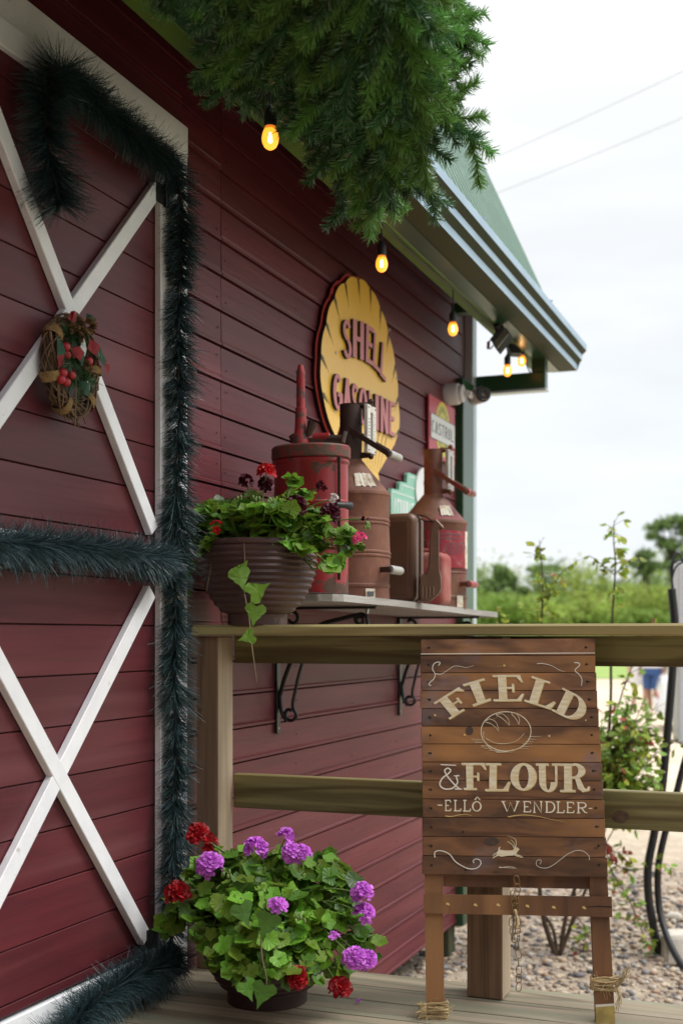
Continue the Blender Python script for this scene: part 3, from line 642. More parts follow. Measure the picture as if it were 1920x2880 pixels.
# ================================================================ yellow shell-shaped sign
Z2 = lambda x, y: (860+x/3.5625, 740+y/3.5625)
XS = WX+.036
sg = thing('gasoline_sign', PX(*Z2(560, 1200), WX+.03), 'large yellow scalloped sign lettered SHELL GASOLINE on the maroon wall', 'sign')
val = [(300, 1750), (165, 1315), (150, 935), (200, 610), (283, 352), (388, 200), (518, 165), (640, 262), (742, 462), (822, 715), (890, 1032), (916, 1358), (928, 1680)]
vp = [PX(*Z2(*a), XS) for a in val]
cen = sum(vp, Vector((0, 0, 0)))/len(vp)
oc = Vector((cen.x, cen.y, vp[0].z-.02))
pts = []
for a, b_ in zip(vp, vp[1:]):
    for k in range(8):
        t = k/8; p = a.lerp(b_, t); d = (p-cen); d.normalize(); pts.append(p+d*math.sin(math.pi*t)*.018)
pts.append(vp[-1])
bl, br = vp[0], vp[-1]
cy = (bl.y+br.y)/2; zb = br.z-.30
pts += [Vector((XS, br.y-.06, br.z-.07)), Vector((XS, cy+.11, br.z-.235)), Vector((XS, cy+.125, br.z-.265)), Vector((XS, cy+.115, br.z-.31)), Vector((XS, cy+.06, zb-.02)), Vector((XS, cy-.06, zb-.02)), Vector((XS, cy-.115, br.z-.31)), Vector((XS, cy-.125, br.z-.265)), Vector((XS, cy-.11, br.z-.235)), Vector((XS, bl.y+.05, br.z-.08))]
def ccw(P3, n_=NX):
    ar = Vector((0, 0, 0))
    for i in range(len(P3)): ar += P3[i].cross(P3[(i+1) % len(P3)])
    return P3 if ar.dot(n_) > 0 else P3[::-1]
pts = ccw(pts)
def grow(P3, d, x_): return [Vector((x_, 0, 0))+Vector((0, (p-cen).y*(1+d/abs((p-cen).length)), (p-cen).z*(1+d/abs((p-cen).length))))+Vector((0, cen.y, cen.z)) for p in P3]
MB().prism(grow(pts, .015, WX+.010), NX*.009, mi=0, side=1).build('backing', [M['signred'], M['sblack']], sg)
MB().prism(grow(pts, -.001, WX+.0195), NX*.015).build('edge_core', M['sblack'], sg)
MB().prism(grow(pts, 0, WX+.035), NX*.003, mi=0, side=1).build('face', [M['yellow'], M['sblack']], sg)
b = MB(); fx = WX+.0382
foot = Vector((fx, cy, zb+.06))
for p in vp[1:]:                      # dark wedges at the scallop joints and thin ribs
    p = Vector((fx, p.y, p.z)); d = (foot-p).normalized(); sd_ = Vector((0, -d.z, d.y)); L1 = .07
    b.prism(ccw([p-d*.002+sd_*.010, p-d*.002-sd_*.010, p+d*L1]), NX*.0006)
    b.prism(ccw([p+sd_*.016+d*.01, p+sd_*.013+d*.012, p+d*(L1+.03)+sd_*.004]), NX*.0007)
for k in range(-4, 5):
    a = Vector((fx, cy+k*.028, br.z-.235)); c = Vector((fx, cy+k*.056, br.z-.07+abs(k)*.004)); d = (c-a).normalized(); sd_ = Vector((0, -d.z, d.y))
    b.prism(ccw([a, c-sd_*.003, c+sd_*.003]), NX*.0006)
b.build('ribs', M['sblack'], sg)
for zz in ((835, 668), (300, 900), (905, 1150)): MB().lathe([(.0001, .003), (.006, .002), (.007, 0)], PX(*Z2(*zz), WX+.0385), 10, axis=(1, 0, 0)).build('fixing_screw', M['alu'], sg, True)
LQ = [('S', (340, 555), (418, 580), (432, 978), (348, 945)), ('H', (442, 560), (552, 592), (550, 978), (440, 940)), ('E', (575, 608), (655, 665), (640, 1030), (568, 985)), ('L', (655, 690), (706, 716), (714, 1108), (640, 1030)), ('L', (735, 790), (780, 832), (772, 1195), (712, 1120)),
      ('G', (243, 1090), (335, 1130), (338, 1495), (243, 1455)), ('A', (345, 1140), (425, 1170), (425, 1562), (340, 1532)), ('S', (432, 1190), (495, 1225), (495, 1600), (430, 1570)), ('O', (502, 1230), (588, 1272), (588, 1640), (500, 1602)), ('L', (600, 1275), (645, 1297), (650, 1675), (597, 1640)), ('I', (662, 1308), (706, 1326), (702, 1685), (660, 1665)), ('N', (718, 1330), (797, 1372), (797, 1718), (718, 1690)), ('E', (808, 1380), (866, 1402), (866, 1748), (805, 1715))]
for ch, *q in LQ:
    b = MB(); f = qmap(q); pl = lambda x_, y_: PX(*Z2(*f((x_, y_))), WX+.038)
    flat(b, sans(ch, .34, .12), pl, NX, th=.014, mi=0, side=1)
    b.build('letter', [M['signpink'], M['sblack']], sg)
hl = PX(*Z2(262, 285), WX+.02); MB().tube([hl+Vector((0, .012*math.cos(t), .012*math.sin(t))) for t in np.linspace(0, 6.28, 12, endpoint=False)], .006, 6, closed=True).build('hanging_eye', M['signred'], sg)

# ================================================================ small red enamel sign
Z3 = lambda x, y: (1190+x/11.2, 1090+y/11.2)
XC = WX+.022
cs = thing('enamel_sign', PX(*Z3(560, 1500), XC), 'small red enamel sign with a white band lettered CASTROL near the barn corner', 'sign')
q0, q1, q2 = PX(*Z3(180, 200), XC), PX(*Z3(985, 670), XC), PX(*Z3(1000, 2480), XC)
zt, zb_ = (q0.z+q1.z)/2, q2.z
MB().box(WX+.012, XC, q0.y, q1.y, zb_, zt).build('panel', M['sred2'], cs)
cP = PX(*Z3(610, 1330), XC); ry_ = abs(PX(*Z3(830, 1330), XC).y-cP.y); rz_ = PX(*Z3(600, 460), XC).z-cP.z
pl = lambda a, c: Vector((XC, cP.y+a*ry_, cP.z+c*rz_))
b = MB(); flat(b, [[(math.cos(t), math.sin(t)) for t in np.linspace(0, 6.283, 32, endpoint=False)]], pl, NX, .0006); b.build('disc', M['sylw'], cs)
b = MB()
for k in range(8):
    for sg_ in (1, -1):
        a = math.radians(150-k*17); 
        if sg_ < 0 and k in (0,): continue
        r0, r1 = .62, .82; flat(b, [[(r0*math.cos(a), sg_*r0*math.sin(a)), (r1*math.cos(a), sg_*r1*math.sin(a)), (r1*math.cos(a-.10), sg_*r1*math.sin(a-.10)), (r0*math.cos(a-.10), sg_*r0*math.sin(a-.10))]], pl, NX, .0005, .0009)
b.build('worn_marks', M['sgrey'], cs)
bz0, bz1 = PX(*Z3(250, 810), XC).z, PX(*Z3(250, 1560), XC).z; by0, by1 = PX(*Z3(230, 900), XC).y, PX(*Z3(965, 1500), XC).y
b = MB(); b.box(XC+.0014, XC+.0024, by0-.004, by1+.004, bz1-.004, bz0+.004); b.build('band_edge', M['sgrey'], cs)
b = MB(); b.box(XC+.002, XC+.0032, by0, by1, bz1, bz0); b.build('band', M['swhite'], cs)
b = MB(); n = 7; ww = (by1-by0-.02)/n
for i, ch in enumerate('CASTROL'):
    y0_, y1_ = by0+.010+i*ww, by0+.010+i*ww+ww*.76
    flat(b, sans(ch, .26, .11), lambda a, c: Vector((XC+.0032, y0_+(y1_-y0_)*a, bz0-.030-(bz0-bz1-.058)*c)), NX, .0005)
b.build('lettering', M['sgrey'], cs)

# ================================================================ green service sign with the white oval
Z4 = lambda x, y: (1080+x/4.703, 1250+y/4.703)
XG = WX+.03
ss = thing('service_sign', PX(*Z4(300, 900), XG), 'mint green stepped sign lettered SERVICE with a white oval, behind the rusty cans', 'sign')
g0 = PX(*Z4(92, 600), XG); g1 = PX(*Z4(405, 700), XG); z0_ = g0.z; zb_ = PX(*Z4(92, 1250), XG).z
yw = g1.y-g0.y; steps = [(g0.y, zb_), (g0.y, z0_-.01), (g0.y+.015, z0_+.008), (g0.y+yw*.33, z0_+.012), (g0.y+yw*.36, z0_+.045), (g0.y+yw*.40, z0_+.055), (g0.y+yw*.66, z0_+.058), (g0.y+yw*.68, z0_+.10), (g0.y+yw*.74, z0_+.112), (g0.y+yw*1.9, z0_+.112), (g0.y+yw*1.9, zb_)]
P3 = ccw([Vector((WX+.012, a, c)) for a, c in steps]); MB().prism(P3, NX*.016).build('panel', M['mint'], ss)
b = MB()
def poly_line(pts2, w_, x_): 
    for a, c in zip(pts2, pts2[1:]): b.beam(Vector((x_, *a)), Vector((x_, *c)), w_, .0008, up=NX)
poly_line([(g0.y+.014, zb_+.02), (g0.y+.014, z0_-.012), (g0.y+.03, z0_-.004), (g0.y+yw*1.0, z0_-.004)], .006, WX+.0288)
poly_line([(g0.y+yw*.42, z0_+.012), (g0.y+yw*.45, z0_+.042), (g0.y+yw*1.0, z0_+.042)], .006, WX+.0289); poly_line([(g0.y+yw*.76, z0_+.06), (g0.y+yw*.78, z0_+.095), (g0.y+yw*1.0, z0_+.095)], .006, WX+.0289)
b.build('pinstripe', M['swhite'], ss)
b = MB(); tops = [PX(*Z4(135, 655), XG).y, PX(*Z4(400, 700), XG).y]; lw = (tops[1]-tops[0])/7; lz1 = z0_-.03; lz0 = lz1-.30*yw/yw*.9
for i, ch in enumerate('SERVICE'):
    y0_ = tops[0]+i*lw; flat(b, sans(ch, .38, .09), lambda a, c: Vector((WX+.0282, y0_+lw*.74*a, lz1-(.19-.01*i)*c)), NX, .0006)
b.build('lettering', M['swhite'], ss)
oc_ = PX(*Z4(545, 640), XG); ory = oc_.y-PX(*Z4(405, 700), XG).y; orz = PX(*Z4(535, 305), XG).z-oc_.z
P3 = ccw([Vector((WX+.029, oc_.y+ory*math.cos(t), oc_.z+orz*math.sin(t))) for t in np.linspace(0, 6.283, 36, endpoint=False)]); MB().prism(P3, NX*.008).build('oval', M['swhite'], ss)
b = MB()
for i, ch in enumerate('S'):
    y0_ = PX(*Z4(500, 500), XG).y; flat(b, sans(ch, .3, .1), lambda a, c: Vector((WX+.0372, y0_+.05*a, PX(*Z4(505, 450), XG).z-.085*c)), NX, .0006)
b.build('red_letter', M['signred'], ss)

# ================================================================ cans on the shelf
def on_shelf(y): return shz(y)+.0008
def fuel_can(name, cx, cy_, rb, rn, label, mb, mn, mh, mg, hz=1.0, lab=None):
    z0 = on_shelf(cy_); t_ = thing(name, (cx, cy_, z0), label, 'fuel can', 'tall measuring cans on the shelf'); H_ = .392*hz
    pr = [(.0001, .012), (rb-.012, .012), (rb-.010, 0), (rb, 0), (rb, .040), (rb+.003, .044), (rb+.003, .052), (rb, .056), (rb, .15), (rb+.003, .153), (rb+.003, .158), (rb, .162), (rb+.003, .166), (rb+.003, .171), (rb, .175), (rb, .268), (rb+.003, .272), (rb+.003, .277), (rb, .281), (rb+.003, .285), (rb+.003, .29), (rb, .294), (rb, H_-.02), (rb+.004, H_-.012), (rb+.003, H_-.003), (rb-.004, H_+.002)]
    cone = H_+.115; MB().lathe(pr, (cx, cy_, z0), 56).dent(.0035, 9).build('body', mb, t_, 30)
    MB().lathe([(rb-.0045, H_+.002), (rn+.006, cone), (rn+.001, cone+.006)], (cx, cy_, z0), 44).dent(.002, 9).build('shoulder', mb, t_, 30)
    top = .716*hz if hz == 1 else .716*hz
    MB().lathe([(rn, cone), (rn, top), (rn+.002, top+.002), (rn-.002, top+.002), (rn-.003, top-.05), (.0001, top-.05)], (cx, cy_, z0), 32).build('neck', mn, t_, 30)
    # gauge plate standing off the neck on two lugs
    g_ = MB(); px_ = cx+rn+.030; zc = z0+(cone+top)/2+.01
    for a, c in ((-.045, .045),): 
        g_.box(px_-.003, px_+.012, cy_+a, cy_-.012, zc-.088, zc+.088, .002); g_.box(px_-.003, px_+.012, cy_+.012, cy_+c, zc-.088, zc+.088, .002); g_.box(px_-.003, px_+.012, cy_-.0118, cy_+.0118, zc-.088, zc-.062); g_.box(px_-.003, px_+.012, cy_-.0118, cy_+.0118, zc+.062, zc+.088)
    gp_ = g_.build('gauge_plate', M['plate'] if mg is None else mg, t_, True)
    s_ = MB()
    for k in range(14): s_.box(px_+.0121, px_+.0125, cy_+.018, cy_+(.032 if k % 3 == 0 else .026), zc-.055+k*.0085, zc-.053+k*.0085)
    for k in range(8): s_.box(px_+.0121, px_+.0125, cy_-.036, cy_-.020-.004*(k % 2), zc-.05+k*.012, zc-.047+k*.012)
    for a in (-.034, .034):
        for c in (-.078, .078): s_.lathe([(.0001, .002), (.003, .002), (.0035, 0)], (px_+.012, cy_+a, zc+c), 8, axis=(1, 0, 0))
    s_.build('scale_marks', M['sgrey'], gp_)
    MB().box(px_-.010, px_-.004, cy_-.006, cy_+.006, zc-.075, zc+.075).build('sight_glass', M['glassd'], gp_)
    l_ = MB()
    for c in (-.092, .092): l_.tube([(cx+rn-.01, cy_, zc+c), (px_+.006, cy_, zc+c), (px_+.014, cy_, zc+c-.004)], [.012, .010, .007], 8); l_.sphere((px_+.008, cy_, zc+c+(.012 if c > 0 else -.006)), .011, 8, 6); l_.tube([(px_+.004, cy_-.014, zc+c), (px_+.004, cy_+.014, zc+c)], .006, 6)
    l_.build('gauge_lug', mn, t_, True)
    def handle(zb, dx, dz, r0, yo=.052):
        h = MB(); x0 = cx+math.sqrt(max(0, r0*r0-yo*yo*.6))
        for s_2 in (-1, 1):
            p = Vector((x0 if s_2 < 0 else x0, cy_+s_2*min(yo, r0*.9), zb)); q = Vector((cx+dx, cy_+s_2*(yo+.012), zb+dz))
            h.beam(p-(q-p).normalized()*.015, q+(q-p).normalized()*.008, .005, .020, up=Vector((0, 0, 1)), bev=.001)
            h.lathe([(.0001, .004*1), (.007, .004), (.008, 0)], q+Vector((0, s_2*.003, 0)), 8, axis=(0, s_2, 0))
        ho = h.build('handle', mn, t_, True)
        g = MB(); q = Vector((cx+dx, cy_, zb+dz)); g.lathe([(.0001, -yo-.008), (.014, -yo-.008), (.0155, -yo), (.0155, -.015), (.0148, -.01), (.0155, -.005), (.0155, yo), (.014, yo+.008), (.0001, yo+.008)], q, 14, axis=(0, 1, 0)); g.build('grip', mh, ho, True)
    handle(z0+(.716*hz)-.095, .168, -.10, rn)
    handle(z0+.105, rb+.030, .0, rb)
    return t_, z0
brown, zb0 = fuel_can('fuel_can', -1.630, 4.29, .143, .041, 'rust brown measuring can with pale grips, right of the red pump can', M['canrust'], M['candark'], M['alu'], None)
fr_, fz0 = fuel_can('fuel_can', -1.630, 5.324, .147, .042, 'red and rust measuring can with the paper label, last can on the shelf', M['canmix'], M['canmix'], M['canred'], M['alu'], .985)
def cylpatch(mb, c, r, a0, a1, z0, z1, r1=None, n=10, jag=0):
    vs = []; fs = []
    for k in range(n+1):
        a = a0+(a1-a0)*k/n; j = random.uniform(-jag, jag)
        for z_, rr in ((z0+j, r), (z1+j*.5, r if r1 is None else r1)): vs.append((c[0]+rr*math.cos(a), c[1]+rr*math.sin(a), z_))
    for k in range(n): fs.append((k*2, k*2+2, k*2+3, k*2+1))
    mb.add(vs, fs)
A = math.radians
b = MB(); cylpatch(b, (-1.63, 4.29), .1325, A(-62), A(-25), zb0+.405, zb0+.455, .098, jag=.004); b.build('torn_label', M['paper'], brown)
b = MB(); cylpatch(b, (-1.63, 4.29), .1466, A(-48), A(-33), zb0+.002, zb0+.036); b.build('stock_tag', M['paper'], brown)
b = MB(); cylpatch(b, (-1.63, 4.29), .1476, A(-46), A(-35), zb0+.008, zb0+.026); b.build('tag_print', M['sgrey'], brown)
b = MB(); cylpatch(b, (-1.63, 5.324), .133, A(-58), A(-30), fz0+.405, fz0+.45, .105, jag=.003); b.build('torn_label', M['paper'], fr_)
b = MB(); cylpatch(b, (-1.63, 5.324), .1530, A(-84), A(-8), fz0+.175, fz0+.338, n=16); b.build('red_label', mat('red_label', (.27, .010, .024), .5, spots=(.30, .10, .09), sp_s=26, sp_lo=.54, sp_hi=.62), fr_)
b = MB(); cylpatch(b, (-1.63, 5.324), .1535, A(-7.9), A(6), fz0+.175, fz0+.338, n=6); b.build('label_border', M['paper'], fr_)
b = MB(); cylpatch(b, (-1.63, 5.324), .1512, A(-30), A(-14), fz0+.003, fz0+.055); b.build('stock_tag', M['paper'], fr_)
b = MB()
def cyl_place(a_, c_): return None
def cyl_letters(mb, polys, a0, a1, z1, z0, r):
    for p in polys:
        P3 = []
        for x_, y_ in p: a = a0+(a1-a0)*x_; P3.append(Vector((-1.63+r*math.cos(a), 5.324+r*math.sin(a), z1+(z0-z1)*y_)))
        mb.add(P3, [tuple(range(len(P3)))])
for i, ch in enumerate('COP'):
    a0 = A(-76+i*24); ps = []
    if ch == 'C': ps = ring(.5, .5, .5, .5, .44, .44, 45, 315)+ring(.5, .5, .24, .26, .18, .20, 45, 315)
    if ch == 'O': ps = ring(.5, .5, .5, .5, .44, .44)+ring(.5, .5, .22, .24, .16, .18)
    if ch == 'P': ps = strk([(0, 0), (.6, 0), (.9, .1), (1, .3), (.9, .5), (.6, .62), (.35, .62), (.35, 1), (0, 1), (0, 0)], .07)+ring(.48, .3, .16, .12, .1, .06)
    cyl_letters(b, ps, a0, a0+A(21), fz0+.285, fz0+.235, .1542)
for z_ in (.322, .305): cyl_letters(b, [R4(k/8, 0, (k+1)/8, 1) for k in range(8)], A(-72), A(-22), fz0+z_, fz0+z_-.004, .1542)
b.build('label_print', M['sgrey'], fr_)

# near red can with the hand pump (oval section)
pz = on_shelf(3.98); pc = Vector((-1.635, 3.92, pz))
pump = thing('pump_can', pc, 'chipped red oval oil can with a hand pump, behind the potted geranium', 'oil can')
pr = [(.0001, .03), (.93, .03), (.95, 0), (1, 0), (1, .03), (.985, .05), (.985, .15), (1.02, .155), (1.02, .165), (.985, .17), (.985, .30), (1.02, .305), (1.02, .315), (.985, .32), (.985, .44), (1.03, .448), (1.03, .456), (.99, .462)]
MB().lathe([(r*.125, h) for r, h in pr], pc, 56, sx=1.05, sy=.83).dent(.005, 8).build('body', M['canred'], pump, 30)
MB().lathe([(.128, .462), (.131, .466), (.131, .50), (.126, .506), (.05, .512), (.0001, .512)], pc, 48, sx=1.06, sy=.84).build('lid', mat('lid_rust', (.20, .03, .025), .6, c2=(.09, .05, .03), ns=34, lo=.47, hi=.53, bump=.3, bs=60), pump, 30)
b = MB(); b.box(pc.x+.118, pc.x+.1285, pc.y-.0545, pc.y-.0505, pz+.05, pz+.46); 
cylpatch(b, pc, .1, 0, .01, pz, pz+.001); b.build('seam', M['candark'], pump)
px_, py_ = pc.x-.025, pc.y-.03; zt_ = pz+.512
b = MB(); b.lathe([(.03, 0), (.03, .03), (.022, .045), (.020, .065), (.0185, .12), (.0185, .128), (.0145, .130), (.0145, .245), (.0150, .248), (.010, .268), (.0095, .274), (.0001, .274)], (px_, py_, zt_-.004), 20); b.build('pump_tube', mat('pump_red', (.30, .02, .022), .45, spots=(.07, .05, .04), sp_s=40, sp_lo=.5, sp_hi=.6), pump, True)
b = MB(); b.tube([(px_-.035, py_, zt_+.02), (px_+.0, py_, zt_+.035)], .015, 10); b.tube([(px_+.03, py_-.005, zt_+.03), (px_+.045, py_, zt_+.075)], [.010, .019], 8); b.beam((px_, py_, zt_+.012), (px_+.14, py_+.03, zt_+.012), .02, .018); b.tube([(px_+.09, py_+.02, zt_+.018), (px_+.145, py_+.03, zt_+.018)], .013, 10); b.tube([(px_+.145, py_+.018, zt_+.0), (px_+.15, py_+.03, zt_+.04)], .009, 8)
b.build('valve', mat('valve_iron', (.05, .04, .035), .5, metal=.4, c2=(.09, .05, .03), ns=30), pump, 40)
b = MB(); b.tube([(px_+.04, py_+.015, zt_+.022), (px_+.095, py_+.025, zt_+.022)], .017, 12); b.build('crank_boss', M['canred'], pump, True)
b = MB(); kx = PT(970, 1421, 4.1); b.tube([kx+Vector((-.02, -.03, 0)), kx+Vector((0, .0, 0)), kx+Vector((.004, .03, .001)), kx+Vector((.0055, .036, .001))], [.009, .010, .014, .013], 12); b.build('black_knob', M['bplast'], pump, True)
b = MB(); b.lathe([(.118, .012), (.128, .006), (.136, .004)], pc, 40, sx=1.04, sy=.84); b.build('base_flange', M['candark'], pump, True)

# rust bronze jerry can
jy0, jy1 = 4.62, 4.745; jz = on_shelf(4.66)
jx1 = PT(1168, 1500, 4.85).x
jc = thing('jerry_can', (jx1-.13, (jy0+jy1)/2, jz), 'upright bronze brown jerry can with rounded corners, behind the brown measuring can', 'fuel can')
def rbox(mb, x0, x1, y0, y1, z0, z1, rc, re, n=6):
    """slab rounded in the x-z outline (rc) and over its y edges (re)"""
    def outline(d):
        o = []; r = rc-d*.6
        for cx, cz, a0 in ((x1-rc, z1-rc, 0), (x0+rc, z1-rc, 90), (x0+rc, z0+rc, 180), (x1-rc, z0+rc, 270)):
            for k in range(n+1): a = math.radians(a0+90*k/n); rr = rc-d; o.append((cx+rr*math.cos(a), cz+rr*math.sin(a)))
        return o
    vs = []; fs = []; secs = []
    for k in range(5): a = math.pi/2*k/4; secs.append((y0+re-re*math.sin(math.pi/2-a), re*(1-math.cos(math.pi/2-a))))
    secs2 = [(y1-(s_-y0), d) for s_, d in secs][::-1]; al = secs+secs2; m = len(outline(0))
    for s_, d in al: vs += [(x_, s_, z_) for x_, z_ in outline(d)]
    for i in range(len(al)-1):
        for k in range(m): k2 = (k+1) % m; fs.append((i*m+k, i*m+k2, (i+1)*m+k2, (i+1)*m+k))
    fs.append(tuple(range(m))[::-1]); fs.append(tuple((len(al)-1)*m+k for k in range(m))); fs = [f[::-1] for f in fs]
    mb.add(vs, fs)
b = MB(); rbox(b, jx1-.26, jx1, jy0, jy1-.06, jz, jz+.352, .035, .022); rbox(b, jx1-.26, jx1, jy0+.066, jy1, jz, jz+.352, .035, .022); b.build('body', M['jerry'], jc, 50)
b = MB(); rbox(b, jx1-.263, jx1+.003, jy0+.061, jy0+.068, jz-.0005, jz+.354, .036, .002); b.build('seam', M['candark'], jc, 50)
b = MB()
for dz in (.0,): b.box(jx1-.235, jx1-.03, jy0-.0015, jy0+.004, jz+.03, jz+.32, .001)
b.build('pressed_panel', M['jerry'], jc, True)
b = MB(); h0 = Vector((jx1-.03, jy0+.09, jz+.345)); h1 = PT(1080+660/4.703, 1250+1025/4.703, 4.78)
b.tube(spline([h0, h0+Vector((.0, .01, .006)), (h0+h1)/2+Vector((0, 0, .012)), h1], 6), .0035, 6); b.tube(spline([h0+Vector((0, .02, 0)), (h0+h1)/2+Vector((0, .015, -.006)), h1], 6), .0035, 6); b.build('carry_wire', M['candark'], jc, True)

# pouring jug with a tall spout
def T4(x_, y_, t): return PT(*Z4(x_, y_), t)
jt = 4.80; ju = thing('oil_jug', T4(610, 2140, jt), 'old copper brown oil jug with a tall curved spout, in front of the pink can', 'oil jug')
out2 = [(458, 1775), (520, 1765), (565, 1735), (590, 1640), (600, 1400), (612, 1200), (640, 1110), (672, 1060), (745, 1120), (728, 1180), (728, 1400), (732, 1700), (766, 1790), (770, 1960), (735, 2030), (600, 2142), (470, 2125), (452, 2060)]
bz_ = on_shelf(4.8)+.001
def jug_sec(t, sh): return [T4(x_+(sh if x_ > 640 else 0)*.2, y_, t) for x_, y_ in out2]
b = MB(); nn = Vector((CT*0-ST*1, CT, 0)); n_ = len(out2); cen2 = (610, 1750); vs = []; fs = []
for d, g_ in ((0, .86), (.012, .97), (.032, 1.0), (.056, .97), (.07, .86)):
    for (x_, y_) in out2:
        if y_ > 1700: cx_, cy2 = 612, 1950
        else: cx_, cy2 = 665, y_
        p = T4(cx_+(x_-cx_)*g_, cy2+(y_-cy2)*g_, jt); p = p+nn*d*(.62 if y_ < 1700 else 1); vs.append(tuple(p))
for i in range(4):
    for k in range(n_): k2 = (k+1) % n_; fs.append((i*n_+k, i*n_+k2, (i+1)*n_+k2, (i+1)*n_+k))
fs.append(tuple(range(n_))[::-1]); fs.append(tuple(4*n_+k for k in range(n_)))
b.add(vs, fs); jo = b.build('body', M['jerry'], ju, 55)
bm_z = min(v[2] for v in vs); ju.location.z += (bz_-bm_z)
b = MB()
for k in range(4):
    x_ = 500+k*48; b.tube([T4(x_, 1880, jt+.003), T4(x_, 2040-abs(k-1)*20, jt+.003)], .006, 6)
b.build('pressed_ribs', M['jerry'], ju, True)
b = MB(); c0, c1 = T4(660, 1000, jt+.02), T4(775, 1120, jt+.02); ax_ = (c1-c0).normalized(); u2 = ax_.cross(nn).normalized()
b.obox((c0+c1)/2, ax_*(c1-c0).length*.5, nn*.02, u2*.007, .004); b.build('spout_cap', M['jerry'], ju, True)

# faded pink can
kz = on_shelf(5.0); kx1 = PT(1252, 1600, 5.17).x
pk = thing('jerry_can', (kx1-.12, 5.02, kz), 'faded pink and red jerry can half hidden behind the copper oil jug', 'fuel can')
b = MB(); rbox(b, kx1-.25, kx1, 4.95, 5.075, kz, kz+.222, .03, .02); b.build('body', M['pinkcan'], pk, 50)
b = MB(); rbox(b, kx1-.10-.02, kx1-.06, 4.975, 5.05, kz+.2225, kz+.24, .008, .008); b.build('cap', M['pinkcan'], pk, 50)

# ================================================================ string lights
M['bulb'] = mat('bulb_glass', (.9, .5, .15), .2, emis=(1.0, .30, .022), es=2.0)
M['filament'] = mat('filament', (1, .8, .5), .3, emis=(1, .66, .28), es=16)
M['bulbneck'] = mat('bulb_amber', (.55, .22, .03), .25, emis=(1, .25, .02), es=.7)
bulbs = [((760, 388), 3.3, 'warm glowing bulb hanging nearest, under the fir branches'), ((1073, 742), 4.66, 'warm glowing bulb on a cord above the yellow sign'), ((1273, 925), 5.55, 'warm glowing bulb hanging in front of the wall near the barn corner'), ((1426, 1042), 6.45, 'warm glowing bulb against the sky, in front of the green bracket'), ((1466, 1015), 6.8, 'smallest glowing bulb, tucked under the far end of the eave')]
tops_ = []
for (u, v), t, lab in bulbs:
    c = PT(u, v, t); th_ = thing('string_bulb', c, lab, 'light bulb', 'bulbs of the string light under the eave')
    zt = min(2.598, c.z+.35) if c.z < 2.5 else 2.598
    g = MB(); g.lathe([(.0001, -.0315), (.008, -.030), (.016, -.024), (.0215, -.012), (.0228, 0), (.0205, .012), (.0165, .022)], c, 20); gl = g.build('glass', M['bulb'], th_, 'all')
    g = MB(); g.lathe([(.0165, .022), (.0142, .030), (.0135, .034)], c, 20); g.build('glass_neck', M['bulbneck'], th_, 'all')
    g = MB(); g.lathe([(.0001, -.014), (.0055, -.011), (.0065, 0), (.0055, .012), (.0001, .014)], c+(CAM-c).normalized()*.0185, 12); g.build('filament', M['filament'], gl, 'all')
    g = MB(); g.lathe([(.0155, .030), (.0165, .034), (.0175, .040), (.0165, .044), (.0168, .064), (.013, .072), (.006, .082), (.0035, .088)], c, 18); g.build('socket', M['bplast'], th_, 40)
    MB().tube([c+Vector((0, 0, .086)), Vector((c.x, c.y, zt))], .0028, 6).build('cord', M['bplast'], th_)
    tops_.append(Vector((c.x, c.y, zt)))
cp = []
bp_ = [Vector((-1.555, 1.2, 2.598))]+tops_+[Vector((-1.55, 7.0, 2.52))]
for i in range(len(bp_)-1):
    a, c = bp_[i], bp_[i+1]; cp.append(a); cp.append(a.lerp(c, .5)-Vector((0, 0, .012)))
cp.append(bp_[-1])
tag(MB().tube(spline(cp, 6), .0038, 6).build('light_cable', M['bplast'], None, 'all'), 'black cable of the string light sagging along the eave', 'cable')
# loose thin wires at the corner of the barn
wv = MB()
wp = [PX(1300, 700, -1.6), PX(1316, 835, -1.6), PX(1360, 890, -1.56), PX(1405, 930, -1.53)]
wv.tube(spline(wp, 8), .0035, 5); tag(wv.build('loose_wire', M['bplast'], None, 'all'), 'thicker black wire drooping from the eave to the floodlight', 'wire'); wv = MB(); wv.tube(spline([wp[1]+Vector((0, 0, -.01)), PX(1350, 895, -1.57), PX(1400, 935, -1.53)], 8), .002, 5)
tag(wv.build('loose_wire', M['bplast'], None, 'all'), 'finer black wire sagging just below the thicker one by the eave', 'wire'); wv = MB()
wp2 = [PX(1306, 840, -1.84), PX(1305, 900, -1.85), PX(1306, 980, -1.855), PX(1303, 1085, -1.86)]; wv.tube(spline(wp2, 6), .0035, 5)
tag(wv.build('loose_wire', M['bplast'], None, 'all'), 'black wire running down the corner edge of the barn to the security camera', 'wire')

# ================================================================ security camera and floodlight
c0 = PX(1298, 1107, WX+.09); sc_ = thing('security_camera', (WX, c0.y, c0.z), 'white bullet camera with a black face on the barn corner', 'camera')
b = MB(); b.lathe([(.058, -.03), (.058, .05), (.054, .06), (.048, .063), (.046, .083), (.040, .087), (.0001, .087)], (WX+.015, c0.y, c0.z), 28, axis=(1, 0, 0)); b.build('mount', M['camw'], sc_, True)
hc = PT(1350, 1112, 6.75); dirn = (Vector((.55, -.83, -.06))).normalized()
b = MB(); b.tube([Vector((WX+.12, c0.y, c0.z)), hc-dirn*.03+Vector((-.03, 0, 0))], .018, 12); b.build('arm', M['camw'], sc_, True)
b = MB(); b.lathe([(.0001, -.12), (.030, -.12), (.040, -.105), (.043, -.03), (.044, .035), (.042, .042), (.0001, .042)], hc, 28, axis=dirn); b.build('housing', M['camw'], sc_, True)
b = MB(); b.lathe([(.041, .0421), (.0415, .052), (.037, .056), (.0001, .056)], hc, 28, axis=dirn); b.build('lens_face', M['bplast'], sc_, True)
